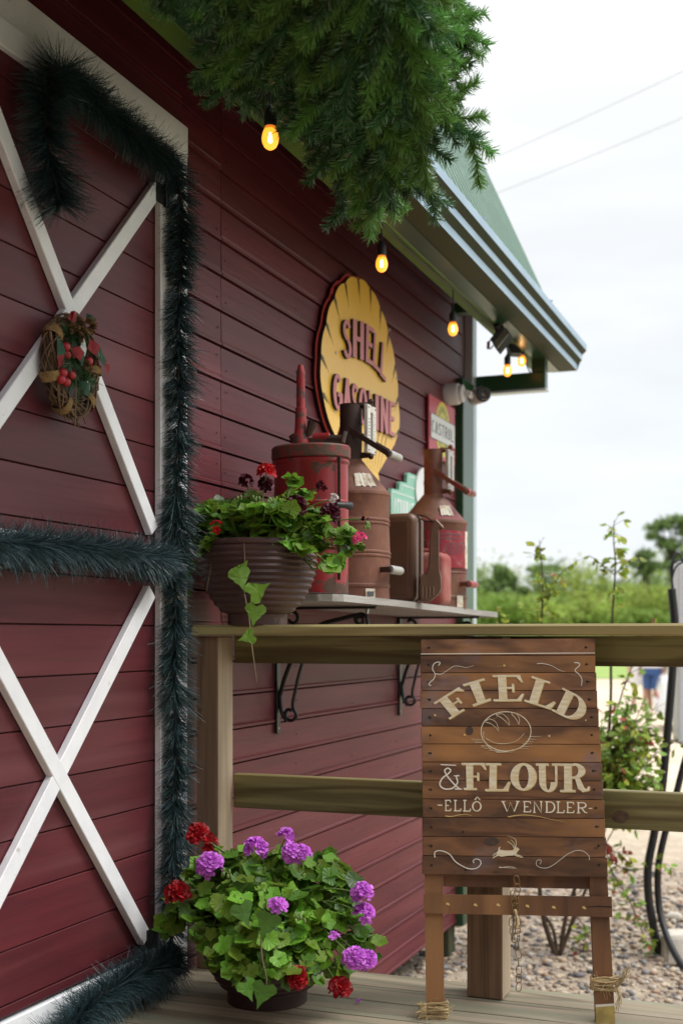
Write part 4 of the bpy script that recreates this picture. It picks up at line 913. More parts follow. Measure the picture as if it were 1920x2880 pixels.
b = MB(); b.lathe([(.016, .0561), (.014, .058), (.0001, .056)], hc, 20, axis=dirn); b.build('lens', M['glassd'], sc_, True)
b = MB(); b.sphere(hc+dirn*.056+Vector((-.006, 0, -.028)), .004, 8, 6); b.sphere(hc+dirn*.056+Vector((.010, .004, -.028)), .004, 8, 6); b.build('status_light', M['paper'], sc_, True)
Z5 = lambda x, y: (1350+x/10.453, 900+y/10.453)
fl = thing('floodlight', PT(*Z5(560, 450), 6.2), 'black floodlight with a pale glass front clamped under the eave', 'floodlight')
ft = 6.2; p0, p1, p2_ = PT(*Z5(350, 690), ft), PT(*Z5(735, 215), ft), PT(*Z5(870, 390), ft-.03)
ax_, ay_ = (p1-p0)/2, (p2_-p1)/2; an = ax_.cross(ay_).normalized(); an = an if an.y < 0 else -an; c_ = (p0+p2_)/2
b = MB(); b.obox(c_-an*.025, ax_*1.02, ay_*1.08, an*.022, .004); b.tube([c_-an*.04, c_-an*.06+Vector((-.02, 0, .03)), Vector((c_.x-.02, c_.y, 2.60))], .02, 8); b.obox(c_-ay_*1.3, ax_*.95, ay_*.35, an*.02, .003); b.build('housing', M['bplast'], fl, True)
b = MB(); b.obox(c_, ax_*.92, ay_*.9, an*.0005+an*.002, 0); b.build('glass_front', M['alu'], fl)
b = MB(); q = [PT(*Z5(*a), ft) for a in ((330, 570), (240, 640), (230, 850), (290, 860), (370, 750))]; b.tube(q, .0035, 5); b.tube([q[1], q[2]], .009, 6); b.build('bracket_loop', mat('rust_loop', (.18, .07, .05), .7), fl)
jb = thing('junction_box', PT(*Z5(1000, 800), 6.6), 'dark box fixed below the eave beside the farthest bulb', 'electrical box')
q = [PT(*Z5(*a), 6.6) for a in ((780, 500), (860, 900), (930, 970), (1240, 980), (1180, 850))]; b = MB(); b.prism(ccw(q, -nn), nn*.09); b.build('box', M['bplast'], jb)
# ================================================================ numpy needle helpers
def nrmz(a): return a/np.maximum(np.linalg.norm(a, axis=-1, keepdims=True), 1e-9)
def needles(path, n, r0, r1, ln, wd, fwd=0.5, droop=0.0, curl=0.0, jit=.3, radf=None, flat_=0, wallx=None, clump=0):
    """bristles along a path (list of Vectors): returns (n,4,3) thin quads; fwd = lean along the path"""
    P_ = np.array([tuple(p) for p in path]); seg = np.linalg.norm(P_[1:]-P_[:-1], axis=1); cum = np.concatenate([[0], np.cumsum(seg)]); s_ = RNG.random(n)*cum[-1]
    i = np.clip(np.searchsorted(cum, s_)-1, 0, len(seg)-1); f = ((s_-cum[i])/seg[i])[:, None]; base = P_[i]*(1-f)+P_[i+1]*f; d = nrmz(P_[i+1]-P_[i])
    rd = RNG.normal(size=(n, 3)); rd -= d*(rd*d).sum(1, keepdims=True); rd = nrmz(rd)
    if clump:      # bristles come in tufts that share a direction and a length
        nc = max(1, n//clump); ci = RNG.integers(0, nc, n); cs_ = RNG.random(nc); s_ = np.clip(cs_[ci]*cum[-1]+RNG.normal(0, .004, n), 0, cum[-1]*.9999)
        i = np.clip(np.searchsorted(cum, s_)-1, 0, len(seg)-1); f = ((s_-cum[i])/seg[i])[:, None]; base = P_[i]*(1-f)+P_[i+1]*f; d = nrmz(P_[i+1]-P_[i])
        cd_ = RNG.normal(size=(nc, 3)); rd = cd_[ci]+RNG.normal(size=(n, 3))*.42; rd -= d*(rd*d).sum(1, keepdims=True); rd = nrmz(rd); cl_ = RNG.uniform(.72, 1.18, nc)[ci][:, None]
    if flat_: rd[:, 2] *= (1-flat_); rd = nrmz(rd-d*(rd*d).sum(1, keepdims=True)*.5)
    dr = nrmz(rd+d*fwd+RNG.normal(size=(n, 3))*jit*.5); dr[:, 2] -= droop; dr = nrmz(dr)
    L_ = ln*(.6+.5*RNG.random((n, 1)))
    if clump: L_ = L_*cl_
    if radf is not None: L_ = L_*radf(s_/cum[-1])[:, None]
    tip = base+dr*L_; tip[:, 2] -= (L_[:, 0]*curl*RNG.random(n))
    if wallx is not None: tip[:, 0] = np.maximum(tip[:, 0], wallx+RNG.random(n)*.01)
    cv = nrmz(np.cross(dr, RNG.normal(size=(n, 3))))*wd/2
    return np.stack([base-cv, base+cv, tip+cv*.35, tip-cv*.35], axis=1), s_/cum[-1]
def S3(pts, n=8): return spline(pts, n)

# ================================================================ tinsel garlands round the door
def garland(name, pd, x0, radii, dens, ln, label, blue=0.5, drp=.3):
    pts = []
    for q in pd: p = PX(q[0]*K, q[1]*K, x0 if len(q) < 3 else x0+q[2]); pts.append(p)
    path = S3(pts, 6); tot = sum((b_-a).length for a, b_ in zip(path, path[1:])); n = int(tot*dens)
    g = thing(name, path[0], label, 'garland')
    MB().tube(path, .006, 6).build('core_wire', M['candark'], g)
    V, s_ = needles(path, n, 0, 0, ln, .0023, fwd=.15, droop=drp, curl=.35, jit=.5, radf=radii, wallx=WX+.03, clump=16)
    mi = (RNG.random(n) < blue).astype(int)
    quads_mesh('tinsel', V, 4, [M['tinsel'], M['tinsel_b']], g, matidx=mi, kind='stuff'); return g
cst = lambda v: (lambda s_: np.full_like(s_, v))
X0 = WX+.095
garland('tinsel_garland', [(137, 470), (125, 400), (112, 330), (105, 240), (118, 170), (150, 165), (200, 205), (255, 255), (320, 310), (385, 365)], X0, lambda s_: np.where(s_ < .42, 1.25+.15*np.sin(s_*20), 1.0), 8500, .074, 'thick dark tinsel garland over the door top with a loose hanging end', .15, .45)
garland('tinsel_garland', [(395, 365, -.01), (413, 430), (416, 560), (412, 700), (410, 850), (412, 1000), (405, 1120), (404, 1250), (403, 1400), (400, 1550), (405, 1700), (402, 1850), (400, 2000), (396, 2120), (392, 2200)], X0-.02, lambda s_: .98+.12*np.sin(s_*31)+.08*np.sin(s_*77), 7600, .076, 'long upright dark tinsel garland down the right side of the door frame', .4, .25)
garland('tinsel_garland', [(-60, 1238), (0, 1240), (80, 1246), (160, 1250), (240, 1258), (320, 1268), (385, 1280)], X0, cst(1.0), 11000, .072, 'bluish tinsel garland across the middle of the white braced door', .8, .5)
garland('tinsel_garland', [(405, 2195), (370, 2215), (300, 2245), (230, 2290), (170, 2345), (110, 2420), (60, 2500)], X0, cst(1.1), 10500, .078, 'bluish tinsel garland along the foot of the door above the deck', .8, .2)

# ================================================================ fir bough bunch under the gutter
fir = thing('fir_bough', T(640, -120, 3.35), 'big bunch of green artificial fir branches hanging from the eave', 'fir branches')
def tmax(y_): return 1.55*3500/(HZ-y_*K)*.955
root = [T(480, -190, tmax(-190)), T(660, -200, tmax(-200)-.05), T(860, -180, tmax(-180)-.02)]
tips = [  # display x, y, depth, bend
 (350, 15, 3.9), (400, -10, 3.8), (450, 35, 3.75), (500, 20, 3.6), (515, 90, 3.6), (540, 150, 3.55), (512, 200, 3.65), (530, 235, 3.6), (565, 262, 3.55), (600, 262, 3.5), (590, 190, 3.3), (625, 225, 3.45), (640, 175, 3.25),
 (660, 60, 3.05), (620, 110, 3.1), (700, 120, 3.0), (690, 200, 3.2), (690, 290, 3.35), (710, 350, 3.4), (745, 395, 3.4), (740, 300, 3.2), (760, 380, 3.35), (775, 440, 3.45), (790, 500, 3.5), (820, 490, 3.4), (850, 545, 3.45), (868, 500, 3.35), (880, 455, 3.25), (900, 480, 3.3), (915, 420, 3.2), (905, 500, 3.45),
 (940, 440, 3.25), (1000, 505, 3.3), (985, 440, 3.2), (840, 420, 3.25), (820, 350, 3.15), (790, 280, 3.0), (770, 200, 2.95), (850, 250, 3.0), (860, 320, 3.05), (900, 350, 3.1), (940, 320, 3.1), (960, 390, 3.15), (900, 200, 2.95), (940, 240, 3.0), (960, 180, 2.9), (980, 300, 3.05),
 (1130, 352, 3.15), (1050, 330, 3.1), (1010, 270, 3.1), (1045, 235, 3.15), (1060, 200, 3.1), (1110, 130, 3.1), (1118, 105, 3.05), (1080, 150, 3.1), (1070, 60, 3.05), (1080, 30, 3.1), (1050, 5, 3.1), (1040, -30, 3.1), (1000, 100, 2.95), (1010, 40, 2.95), (970, 20, 2.9), (950, 100, 2.85), (890, 60, 2.85), (880, 130, 2.85), (830, 100, 2.85), (820, 170, 2.9), (780, 60, 2.85), (740, 20, 2.9), (720, 70, 2.95), (600, 30, 3.15), (570, 80, 3.3), (560, 10, 3.35), (930, 280, 3.0), (1000, 180, 3.0), (800, 540-110, 3.35), (700, 240, 3.1), (660, 280, 3.35), (1030, 290, 3.12), (840, 560-90, 3.4), (750, 150, 2.95), (680, 20, 3.0)]
stems = MB()
Vf = []; Vl = []
RF = []; RL = []
def sprig(path, lt, dens=2300, ln=.029):
    tot = sum((b_-a).length for a, b_ in zip(path, path[1:])); n = max(20, int(tot*dens))
    V, s_ = needles(path, n, 0, 0, ln, .0032, fwd=.7, jit=.22, radf=lambda s_: np.clip(1.15-s_*.3, .5, 1))
    (Vl if lt else Vf).append(V); (RL if lt else RF).append(np.clip(.72*rr.random()+.14+.22*(RNG.random(len(V))-.5)+.18*s_, 0, 1))
    stems.tube(path, .002, 4)
rr = random.Random(5)
tips = [t_ for t_ in tips]
for k, (x_, y_, t_) in enumerate(list(tips)):           # a second, inner layer behind the first
    if k % 5 < 3 and x_ < 930: tips.append((x_*.93+45+rr.uniform(-35, 35), y_*.82+rr.uniform(-40, 15), t_+.12))
tips += [(330, -5, 3.0), (372, 30, 3), (425, 12, 3), (470, 5, 3), (345, -30, 3), (390, -50, 3)]
for k, (x_, y_, t_) in enumerate(tips):
    t_ = min(t_, tmax(y_)-.02) if x_ < 940 else t_; t_ = max(2.35, t_)
    tip = T(x_, y_, t_)
    rx = min(max((x_-430)/420., 0), 1); rt = root[0].lerp(root[1], rx*2) if rx < .5 else root[1].lerp(root[2], rx*2-1)
    if x_ > 1000 and y_ < 260: rt = T(800+rr.uniform(-60, 60), y_*.75-40, min(t_, 2.95))
    elif x_ > 1020: rt = T(880, y_-110, 2.95)
    d = tip-rt
    mid = rt.lerp(tip, .55)+Vector((rr.uniform(-.03, .03), rr.uniform(-.04, .02), .035+.02*rr.random()))
    pth = spline([rt, rt.lerp(mid, .5)+Vector((0, 0, .01)), mid, tip], 8)
    L0 = d.length; hide = int(len(pth)*max(0, min(.6, 1-.34/L0)))
    lt = (x_ > 900 and rr.random() < .65) or rr.random() < .26
    stems.tube(pth[:hide+2], .004, 5); sprig(pth[hide:], lt, 2300, .036)
    m_ = len(pth)
    nt_ = rr.randint(4, 6)
    for j in range(nt_):          # side twigs
        i = int(hide+(m_-hide)*(.02+.9*(j+rr.random()*.6)/nt_)); i = min(i, m_-2); p = pth[i]; dd = (pth[i+1]-pth[i]).normalized()
        toc = (CAM-p).normalized(); sid = dd.cross(toc).normalized()*rr.choice((-1, 1)); sd_ = (sid+toc*rr.uniform(-.5, .6)).normalized(); ll = rr.uniform(.10, .19)*(1.2-(i-hide)/(m_-hide)*.7)
        e_ = p+(dd*.8+sd_*.6).normalized()*ll; e_.z -= .012
        if x_ < 940: e_.z = min(e_.z, 2.585)
        sprig(spline([p, p.lerp(e_, .5)+dd*.008, e_], 4), lt and rr.random() < .8, 2200, .032)
stems.build('twigs', M['twig'], fir)
Vf = np.concatenate(Vf); Vl = np.concatenate(Vl)
quads_mesh('needles', Vf, 4, M['fir'], fir, rnd=np.concatenate(RF), kind='stuff'); quads_mesh('pale_needles', Vl, 4, M['fir_l'], fir, rnd=np.concatenate(RL), kind='stuff', label='brighter yellow green needle tips on the outer side')

# ================================================================ leaves
def lobed(n_l=5, depth=.22, notch=.35):
    """outline of an ivy-geranium leaf; stalk at origin, tip along +y, about 1 long"""
    o = []
    for k in range(n_l):
        a0 = -128+256*k/(n_l-1) if n_l > 1 else 0; a = math.radians(a0)
        for da, r in ((-22, 1-depth), (-10, .96), (0, 1.04), (10, .96), (22, 1-depth)):
            q = math.radians(a0+da); f = .56*(1.0-.12*abs(a0)/128); o.append((math.sin(q)*r*f, .42+math.cos(q)*r*f))
    o.append((0, .42-.56*.42)); return o
LEAF = lobed(5, .12); IVY = [(0, .06), (-.26, -.10), (-.46, .02), (-.52, .22), (-.36, .40), (-.30, .52), (-.12, .72), (0, 1.05), (.12, .72), (.30, .52), (.36, .40), (.52, .22), (.46, .02), (.26, -.10)]
OVAL = [(0, 0), (-.2, .2), (-.28, .45), (-.2, .75), (0, 1.0), (.2, .75), (.28, .45), (.2, .2)]
def add_leaf(mb, p, d, nrm, size, shape=LEAF, cup=.12, mi=0):
    d = d.normalized(); nrm = (nrm-d*nrm.dot(d)); nrm = nrm.normalized() if nrm.length > 1e-5 else d.orthogonal().normalized(); s_ = d.cross(nrm)
    cy_ = .42 if shape is not OVAL else .45; vs = [p+d*size*cy_-nrm*size*cup*.15]
    for k, (a, b_) in enumerate(shape):
        r2 = a*a+(b_-cy_)**2; vs.append(p+s_*a*size+d*b_*size+nrm*size*(cup*r2*1.4-.25*a*a-.02*(k % 2)))
    m_ = len(shape); mb.new(); mb.add(vs, [(0, 1+k, 1+(k+1) % m_) for k in range(m_)], mi)
def flower(mb, c, up, r, mi=0, npet=5, florets=12, dbl=2):
    """an umbel: florets over a dome, each with ruffled petals"""
    up = up.normalized(); 
    for f in range(florets):
        v = Vector((rr.gauss(0, 1), rr.gauss(0, 1), rr.gauss(0, 1))).normalized()
        if v.dot(up) < -.25: v = v-up*2*v.dot(up)
        fc = c+v*r*.55; ax = (v+up*.3).normalized(); a = ax.orthogonal().normalized(); b_ = ax.cross(a); ph = rr.random()*6
        for ring_ in range(dbl):
            for k in range(npet):
                t = ph+2*math.pi*(k+.5*ring_)/npet; d = (a*math.cos(t)+b_*math.sin(t)+ax*(.35+.5*ring_)).normalized(); s_ = d.cross(ax).normalized(); L_ = r*.62*(1-.25*ring_)*rr.uniform(.85, 1.15); W_ = L_*.36
                mb.new(); mb.add([fc, fc+d*L_*.55-s_*W_*.9, fc+d*L_*.95-s_*W_*.8+ax*L_*.07, fc+d*L_*1.05, fc+d*L_*.95+s_*W_*.8-ax*L_*.05, fc+d*L_*.55+s_*W_*.9, fc+d*L_*.6+ax*L_*.06], [(0, 1, 6), (1, 2, 6), (2, 3, 6), (3, 4, 6), (4, 5, 6), (5, 0, 6)], mi)
def ribbed_pot(c, rb, rt_, h, ribs, rim):
    pr = [(.0001, 0), (rb, 0), (rb, h*.10), (rb*1.02, h*.12)]; n_ = ribs; z0 = h*.13
    for k in range(n_*4+1):
        t = k/(n_*4); zz = z0+(h*.93-z0)*t; r = rb*1.02+(rt_-rb*1.02)*math.sin(min(1, t*1.18)*math.pi/2)**.68
        if t > .85: r -= (t-.85)*rt_*.25
        ph = (k % 4)/4.; r += .0052*(1-abs(ph*2-1)) - (.0012 if k % 4 == 0 else 0); pr.append((r, zz))
    rl = pr[-1][0]; pr += [(rl+rim, h*.94), (rl+rim*1.2, h*.97), (rl+rim*.6, h), (rl-.012, h), (rl-.016, h*.93), (rl-.02, h*.85)]
    return MB().lathe(pr, c, 64), rl-.02
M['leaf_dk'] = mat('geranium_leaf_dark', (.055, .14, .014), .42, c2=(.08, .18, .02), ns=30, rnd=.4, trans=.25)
IVK = {'k': 'ivy'}
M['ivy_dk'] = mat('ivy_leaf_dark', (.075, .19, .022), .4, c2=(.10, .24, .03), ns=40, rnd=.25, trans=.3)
def plant(base_c, rs, hs, label, name, foliage, flowers, seed, pot, ivy_paths, cat='potted plant', extra=()):
    """foliage: (display x, y, t, radius_m, count, size)"""
    global rr
    rr = random.Random(seed); c = Vector(base_c)
    th_ = thing(name, c, label, cat)
    pb, ri = ribbed_pot(c, *pot); pb.build('pot', M['terra'] if base_c[2] > .5 else M['terra_shade'], th_, 40)
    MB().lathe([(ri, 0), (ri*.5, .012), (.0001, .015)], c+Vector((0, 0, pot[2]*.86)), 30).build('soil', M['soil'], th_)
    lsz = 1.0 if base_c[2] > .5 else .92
    core = c+Vector((0, 0, pot[2]*.95)); lv = MB(); sm = MB()
    for (x_, y_, t, r, n, sz) in foliage:
        q = T(x_, y_, t)
        for k in range(int(n*(1.45 if base_c[2] > .5 else 1.1))):
            v = Vector((rr.gauss(0, 1), rr.gauss(0, 1), rr.gauss(0, 1))).normalized(); v.z *= .75; rad = r*rr.random()**.4; p = q+v*rad
            outd = (p-core+Vector((0, 0, .06))).normalized(); toc = (CAM-p).normalized()
            nrm = (outd*.5+toc*rr.uniform(.1, .8)+Vector((0, 0, .65))+Vector((rr.gauss(0, .4), rr.gauss(0, .4), rr.gauss(0, .3)))).normalized()
            if p.x < WX+.02: p.x = WX+.02+rr.random()*.03
            d = (outd*.5+Vector((rr.gauss(0, .5), rr.gauss(0, .5), -.35+rr.gauss(0, .3)))).normalized()
            add_leaf(lv, p-d*sz*.4, d, nrm, sz*rr.uniform(.5, 1.12)*lsz, LEAF, .25, mi=0 if rr.random() < .72 else 1)
            if rr.random() < .35: m_ = core.lerp(p, .5)+Vector((0, 0, .03)); sm.tube([p-d*sz*.4, p-d*sz*.4-outd*.04+Vector((0, 0, -.012)), p.lerp(core, .35)], .0016, 4)
    for _ in range(16):
        a_ = rr.random()*6.28; p = core+Vector((math.cos(a_), math.sin(a_), 0))*ri*.5; q = T(*rr.choice(foliage)[:3]); sm.tube(spline([p, p.lerp(q, .5)+Vector((0, 0, .04)), q], 5), .003, 5)
    lv.build('leaves', [M['leaf'], M['leaf_dk']], th_, kind='stuff'); sm.build('stems', M['stem'], th_, 'all', kind='stuff')
    for (x_, y_, t, r, colr, nf) in flowers:
        q = T(x_, y_, t); fb = MB(); up = ((CAM-q).normalized()*.5+Vector((.1, 0, .8))).normalized(); flower(fb, q, up, r*.9, 0, florets=nf)
        fo = fb.build('flower_head', M[colr], th_, label={'petal_purple': 'bright purple flower head', 'petal_red': 'deep red flower head', 'petal_dark': 'dark maroon flower head', 'petal_scarlet': 'scarlet flower head', 'petal_pink': 'pink flower head', 'petal_white': 'white flower head'}[colr])
        s_ = MB(); e_ = core.lerp(q, .35)+Vector((0, 0, .01)); s_.tube(spline([q, q.lerp(e_, .5)+Vector((0, 0, .015)), e_], 5), .0022, 5); s_.build('flower_stalk', M['stem'], fo, 'all')
    for path, leaves in ivy_paths:
        pp = [T(*a) for a in path]; s_ = MB(); s_.tube(spline(pp, 6), .0017, 5); vo = s_.build('ivy_vine', M['dstem'], th_, 'all')
        for (x_, y_, t, sz, ang) in leaves:
            q = T(x_, y_, t); a = math.radians(ang); right = Vector((CT, ST, 0)); d = right*math.sin(a)+Vector((0, 0, math.cos(a))); nrm = (CAM-q).normalized()+Vector((.2, 0, .35)); lb = MB(); add_leaf(lb, q-d*sz*.45, d, nrm, sz, IVY, .1); lb.build('ivy_leaf', M[IVK['k']], vo)
    for (x_, y_, t, s0) in extra:   # buds: little drooping green clusters
        q = T(x_, y_, t); s_ = MB()
        for k in range(6):
            a = rr.random()*6.28; e_ = q+Vector((math.cos(a)*.012, math.sin(a)*.012, -rr.random()*.018)); s_.tube([q, e_], [.001, .001], 4); s_.sphere(e_, .0042, 6, 5, (1, 1, 1.8))
        s_.build('bud_cluster', M['stem'], th_, 'all')
    return th_
ub = PY(724, 1770, 3.56); ub.z = 1.0845
t0 = 3.93
plant(ub, .09, .26, 'ribbed terracotta pot of trailing geraniums standing on the railing in front of the cans', 'potted_geranium',
      [(470, 1195, 4.0, .055, 26, .055), (500, 1170, 3.95, .06, 34, .055), (555, 1195, 3.85, .07, 52, .062), (570, 1160, 3.95, .05, 24, .05), (620, 1215, 3.82, .075, 52, .062), (670, 1150, 4.0, .05, 18, .05), (670, 1205, 3.85, .08, 52, .06), (720, 1195, 3.9, .06, 30, .055), (730, 1235, 3.8, .055, 28, .055), (770, 1290, 3.75, .035, 12, .06), (800, 1250, 3.78, .04, 16, .048), (445, 1240, 4.02, .03, 10, .045), (520, 1230, 3.86, .05, 24, .058), (590, 1180, 3.8, .05, 24, .055), (700, 1140, 3.95, .03, 10, .045), (450, 1290, 4.05, .02, 6, .04), (650, 1245, 3.8, .05, 20, .06), (672, 1105, 3.98, .025, 8, .045), (560, 1250, 3.76, .03, 5, .05), (700, 1262, 3.74, .03, 7, .055), (760, 1300, 3.7, .02, 6, .06), (800, 1225, 3.78, .03, 10, .05), (480, 1255, 3.82, .03, 10, .055), (640, 1175, 3.75, .05, 22, .058)],
      [(612, 1085, 3.9, .036, 'petal_scarlet', 12), (610, 1112, 3.92, .030, 'petal_dark', 10), (565, 1105, 3.95, .028, 'petal_dark', 10), (680, 1162, 3.78, .040, 'petal_dark', 16), (757, 1180, 3.76, .038, 'petal_dark', 16), (740, 1115, 3.8, .022, 'petal_dark', 7), (765, 1145, 3.8, .020, 'petal_white', 4), (497, 1210, 3.78, .026, 'petal_scarlet', 3), (825, 1237, 3.72, .026, 'petal_pink', 6), (838, 1192, 3.74, .014, 'petal_dark', 5)],
      11, (.093, .186, .262, 11, .004),
      [([(560, 1248, 3.74), (562, 1290, 3.72), (560, 1350, 3.70), (572, 1420, 3.60), (578, 1480, 3.46), (590, 1570, 3.44)], [(558, 1305, 3.70, .048, 30), (553, 1330, 3.69, .068, 165), (594, 1355, 3.68, .068, 60), (585, 1412, 3.60, .062, 190), (567, 1464, 3.45, .046, 250)]),
       ([(440, 1260, 4.0), (437, 1300, 3.99), (430, 1340, 3.98), (428, 1368, 3.98)], [(437, 1302, 3.97, .05, 190), (431, 1330, 3.97, .04, 160), (434, 1363, 3.97, .03, 120)]),
       ([(492, 1262, 3.8), (485, 1300, 3.79), (474, 1358, 3.78)], [])],
      extra=[(545, 1140, 3.85, 1), (590, 1140, 3.83, 1), (660, 1180, 3.8, 1), (838, 1200, 3.74, 1)])
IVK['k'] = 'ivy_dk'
lb = Vector((-1.50, 3.27, .0)); tl = 3.55
plant(lb, .1, .3, 'large geranium with purple and red flowers in a shaded ribbed pot on the deck', 'potted_geranium',
      [(470, 2010, 3.6, .06, 46, .055), (540, 1985, 3.55, .07, 60, .062), (600, 2010, 3.45, .08, 70, .065), (660, 1995, 3.5, .07, 55, .06), (480, 2080, 3.5, .08, 70, .06), (560, 2070, 3.35, .08, 70, .068), (640, 2080, 3.35, .08, 60, .068), (420, 2080, 3.55, .05, 30, .06), (700, 2040, 3.5, .06, 36, .06), (760, 2010, 3.5, .05, 34, .058), (795, 2030, 3.48, .04, 24, .055), (780, 2085, 3.45, .05, 26, .062), (700, 2125, 3.35, .07, 44, .062), (600, 2150, 3.25, .06, 40, .066), (525, 2140, 3.35, .06, 26, .062), (760, 2170, 3.4, .045, 24, .055), (830, 2190, 3.42, .04, 18, .05), (780, 2225, 3.38, .03, 12, .055), (690, 2190, 3.3, .04, 16, .052), (600, 2210, 3.22, .03, 8, .045), (400, 2120, 3.55, .04, 18, .065), (740, 1990, 3.55, .05, 24, .055), (660, 2150, 3.28, .05, 26, .06), (480, 2150, 3.4, .05, 22, .055), (505, 2195, 3.3, .045, 20, .052), (545, 2225, 3.22, .04, 14, .05), (600, 2235, 3.2, .03, 8, .048), (650, 2225, 3.2, .045, 18, .052), (700, 2225, 3.24, .04, 15, .05), (560, 2262, 3.18, .018, 4, .04), (730, 2250, 3.24, .02, 5, .042), (800, 2110, 3.4, .045, 14, .055), (830, 2150, 3.4, .03, 8, .05), (860, 2200, 3.4, .02, 5, .045), (540, 2190, 3.25, .05, 20, .055), (640, 2210, 3.22, .045, 18, .05), (720, 2190, 3.3, .05, 20, .055), (840, 2000+150, 3.42, .04, 12, .05), (750, 1975, 3.6, .04, 14, .05)],
      [(452, 1918, 3.5, .042, 'petal_red', 13), (478, 1935, 3.49, .034, 'petal_red', 9), (483, 1987, 3.45, .043, 'petal_purple', 20), (587, 1950, 3.42, .040, 'petal_purple', 18), (657, 1922, 3.42, .030, 'petal_purple', 9), (668, 1958, 3.4, .034, 'petal_purple', 14), (693, 1962, 3.4, .032, 'petal_purple', 12), (408, 2052, 3.45, .042, 'petal_red', 15), (637, 2082, 3.22, .032, 'petal_purple', 6), (832, 2052, 3.35, .036, 'petal_purple', 15), (836, 2098, 3.35, .034, 'petal_purple', 14), (812, 2200, 3.28, .038, 'petal_purple', 16), (840, 2205, 3.3, .034, 'petal_purple', 14), (682, 2245, 3.2, .038, 'petal_red', 14), (781, 2268, 3.27, .036, 'petal_red', 16), (765, 2155, 3.3, .022, 'petal_purple', 4)],
      23, (.115, .198, .30, 12, .006),
      [([(605, 2100, 3.2), (600, 2150, 3.17), (602, 2200, 3.15), (612, 2250, 3.14), (605, 2300, 3.14)], [(560, 2100, 3.17, .062, 160), (612, 2125, 3.16, .066, 200), (570, 2275, 3.13, .052, 160), (602, 2285, 3.12, .064, 200)])],
      extra=[(520, 2000, 3.35, 1), (630, 2165, 3.2, 1), (690, 2100, 3.25, 1), (565, 2065, 3.28, 1), (660, 1945, 3.4, 1), (825, 2215, 3.3, 1)])
# fallen blossoms on the deck
for (x_, y_, r, m_, lab) in ((638, 2313, .020, 'petal_red', 'fallen red blossom on the deck below the big geranium'), (572, 2296, .012, 'petal_dark', 'shrivelled dark blossom on the deck by the foot of the garland'), (822, 2300, .010, 'petal_purple', 'small purple petal lying on the deck, right of the geranium')):
    c = PZ(x_*K, y_*K, .006); fb = MB(); flower(fb, c, Vector((0, 0, 1)), r, florets=4, dbl=1); tag(fb.build('fallen_blossom', M[m_]), lab, 'petals', 'fallen petals on the deck')

# ================================================================ wreath on the door
wc = Vector((WX+.07, 2.765, 1.752)); wr = thing('wreath', wc, 'grapevine Christmas wreath with berries and plaid ribbon on the door', 'wreath')
RA, RB = .098, .112
def wp_(a, off=0, h=0): return wc+Vector((h, (RA+off)*math.sin(a), (RB+off)*math.cos(a)))
b = MB(); rr = random.Random(3)
for k in range(64):
    ph = rr.random()*6.28; tw = rr.choice((2, 3, 4, -3, -2)); a0 = rr.random()*6.28; sp2 = rr.uniform(2.5, 6.0); rad = rr.uniform(.010, .026); pts = []
    for i in range(26): a = a0+sp2*i/25; q = ph+tw*a; pts.append(wp_(a, rad*math.cos(q)+rr.uniform(-.001, .001), rad*math.sin(q)*.9))
    b.new().tube(pts, rr.uniform(.0018, .0034), 5)
for k in range(9):
    a = rr.uniform(2.4, 4.2); p = wp_(a, .01); b.new().tube([p, p+Vector((.01, rr.uniform(-.02, .02), -rr.uniform(.02, .04)))], .0018, 4)
b.build('vine_ring', M['wicker'], wr, 'all')
def wrap(a0, a1, m_, nm, snow=True):
    b_ = MB(); n1, n2 = 6, 14; vs = []; fs = []
    for i in range(n1+1):
        a = a0+(a1-a0)*i/n1
        for k in range(n2): q = 2*math.pi*k/n2; r_ = .027+.002*math.sin(q*3+i); vs.append(wp_(a, r_*math.cos(q), r_*math.sin(q)))
    for i in range(n1):
        for k in range(n2): k2 = (k+1) % n2; fs.append((i*n2+k, i*n2+k2, (i+1)*n2+k2, (i+1)*n2+k))
    b_.add(vs, fs); 
    for j in range(len(b_.m)): 
        k = j % n2
        if snow and 8 <= k <= 10: b_.m[j] = 1
    b_.build(nm, [m_, M['snow']], wr, 'all')
for a in (-.95, -1.95, -2.75, 2.35, 1.5): wrap(a-.10, a+.10, M['burlap'], 'burlap_wrap')
WQ = lambda x_, y_, h: (lambda p: p)(PX(100+x_/6.1875, 840+y_/6.1875, WX+h))
def ribbon(pts, w_, m_, nm):
    b_ = MB(); vs = []; n_ = len(pts)
    for i, p in enumerate(pts):
        d = (pts[min(n_-1, i+1)]-pts[max(0, i-1)]).normalized(); s_ = d.cross(NX).normalized(); vs += [p-s_*w_/2+NX*.004*math.sin(i*1.3), p+s_*w_/2-NX*.004*math.sin(i*1.1)]
    fs = [(2*i, 2*i+2, 2*i+3, 2*i+1) for i in range(n_-1)]; 
    for j, f in enumerate(fs): b_.add([], []); 
    b_.add(vs, fs); b_.m = [0 if (j//2) % 2 == 0 else 1 for j in range(len(fs))]; b_.build(nm, [M[m_], M['plaid_g' if m_ == 'plaid' else 'plaid']], wr)
ribbon([WQ(930, 780, .11), WQ(1030, 860, .115), WQ(1100, 920, .115), WQ(1160, 1020, .11), WQ(1215, 1120, .105), WQ(1270, 1260, .10)], .03, 'plaid', 'plaid_ribbon')
ribbon([WQ(590, 290, .115), WQ(660, 300, .125), WQ(720, 330, .12), WQ(780, 350, .11)], .026, 'plaid', 'plaid_ribbon')
ribbon([WQ(880, 330, .11), WQ(960, 370, .115), WQ(1040, 430, .115), WQ(1060, 500, .11)], .024, 'plaid_g', 'plaid_ribbon')
ribbon([WQ(440, 720, .10), WQ(450, 860, .11), WQ(450, 980, .11), WQ(450, 1180, .10)], .026, 'plaid_g', 'plaid_ribbon')
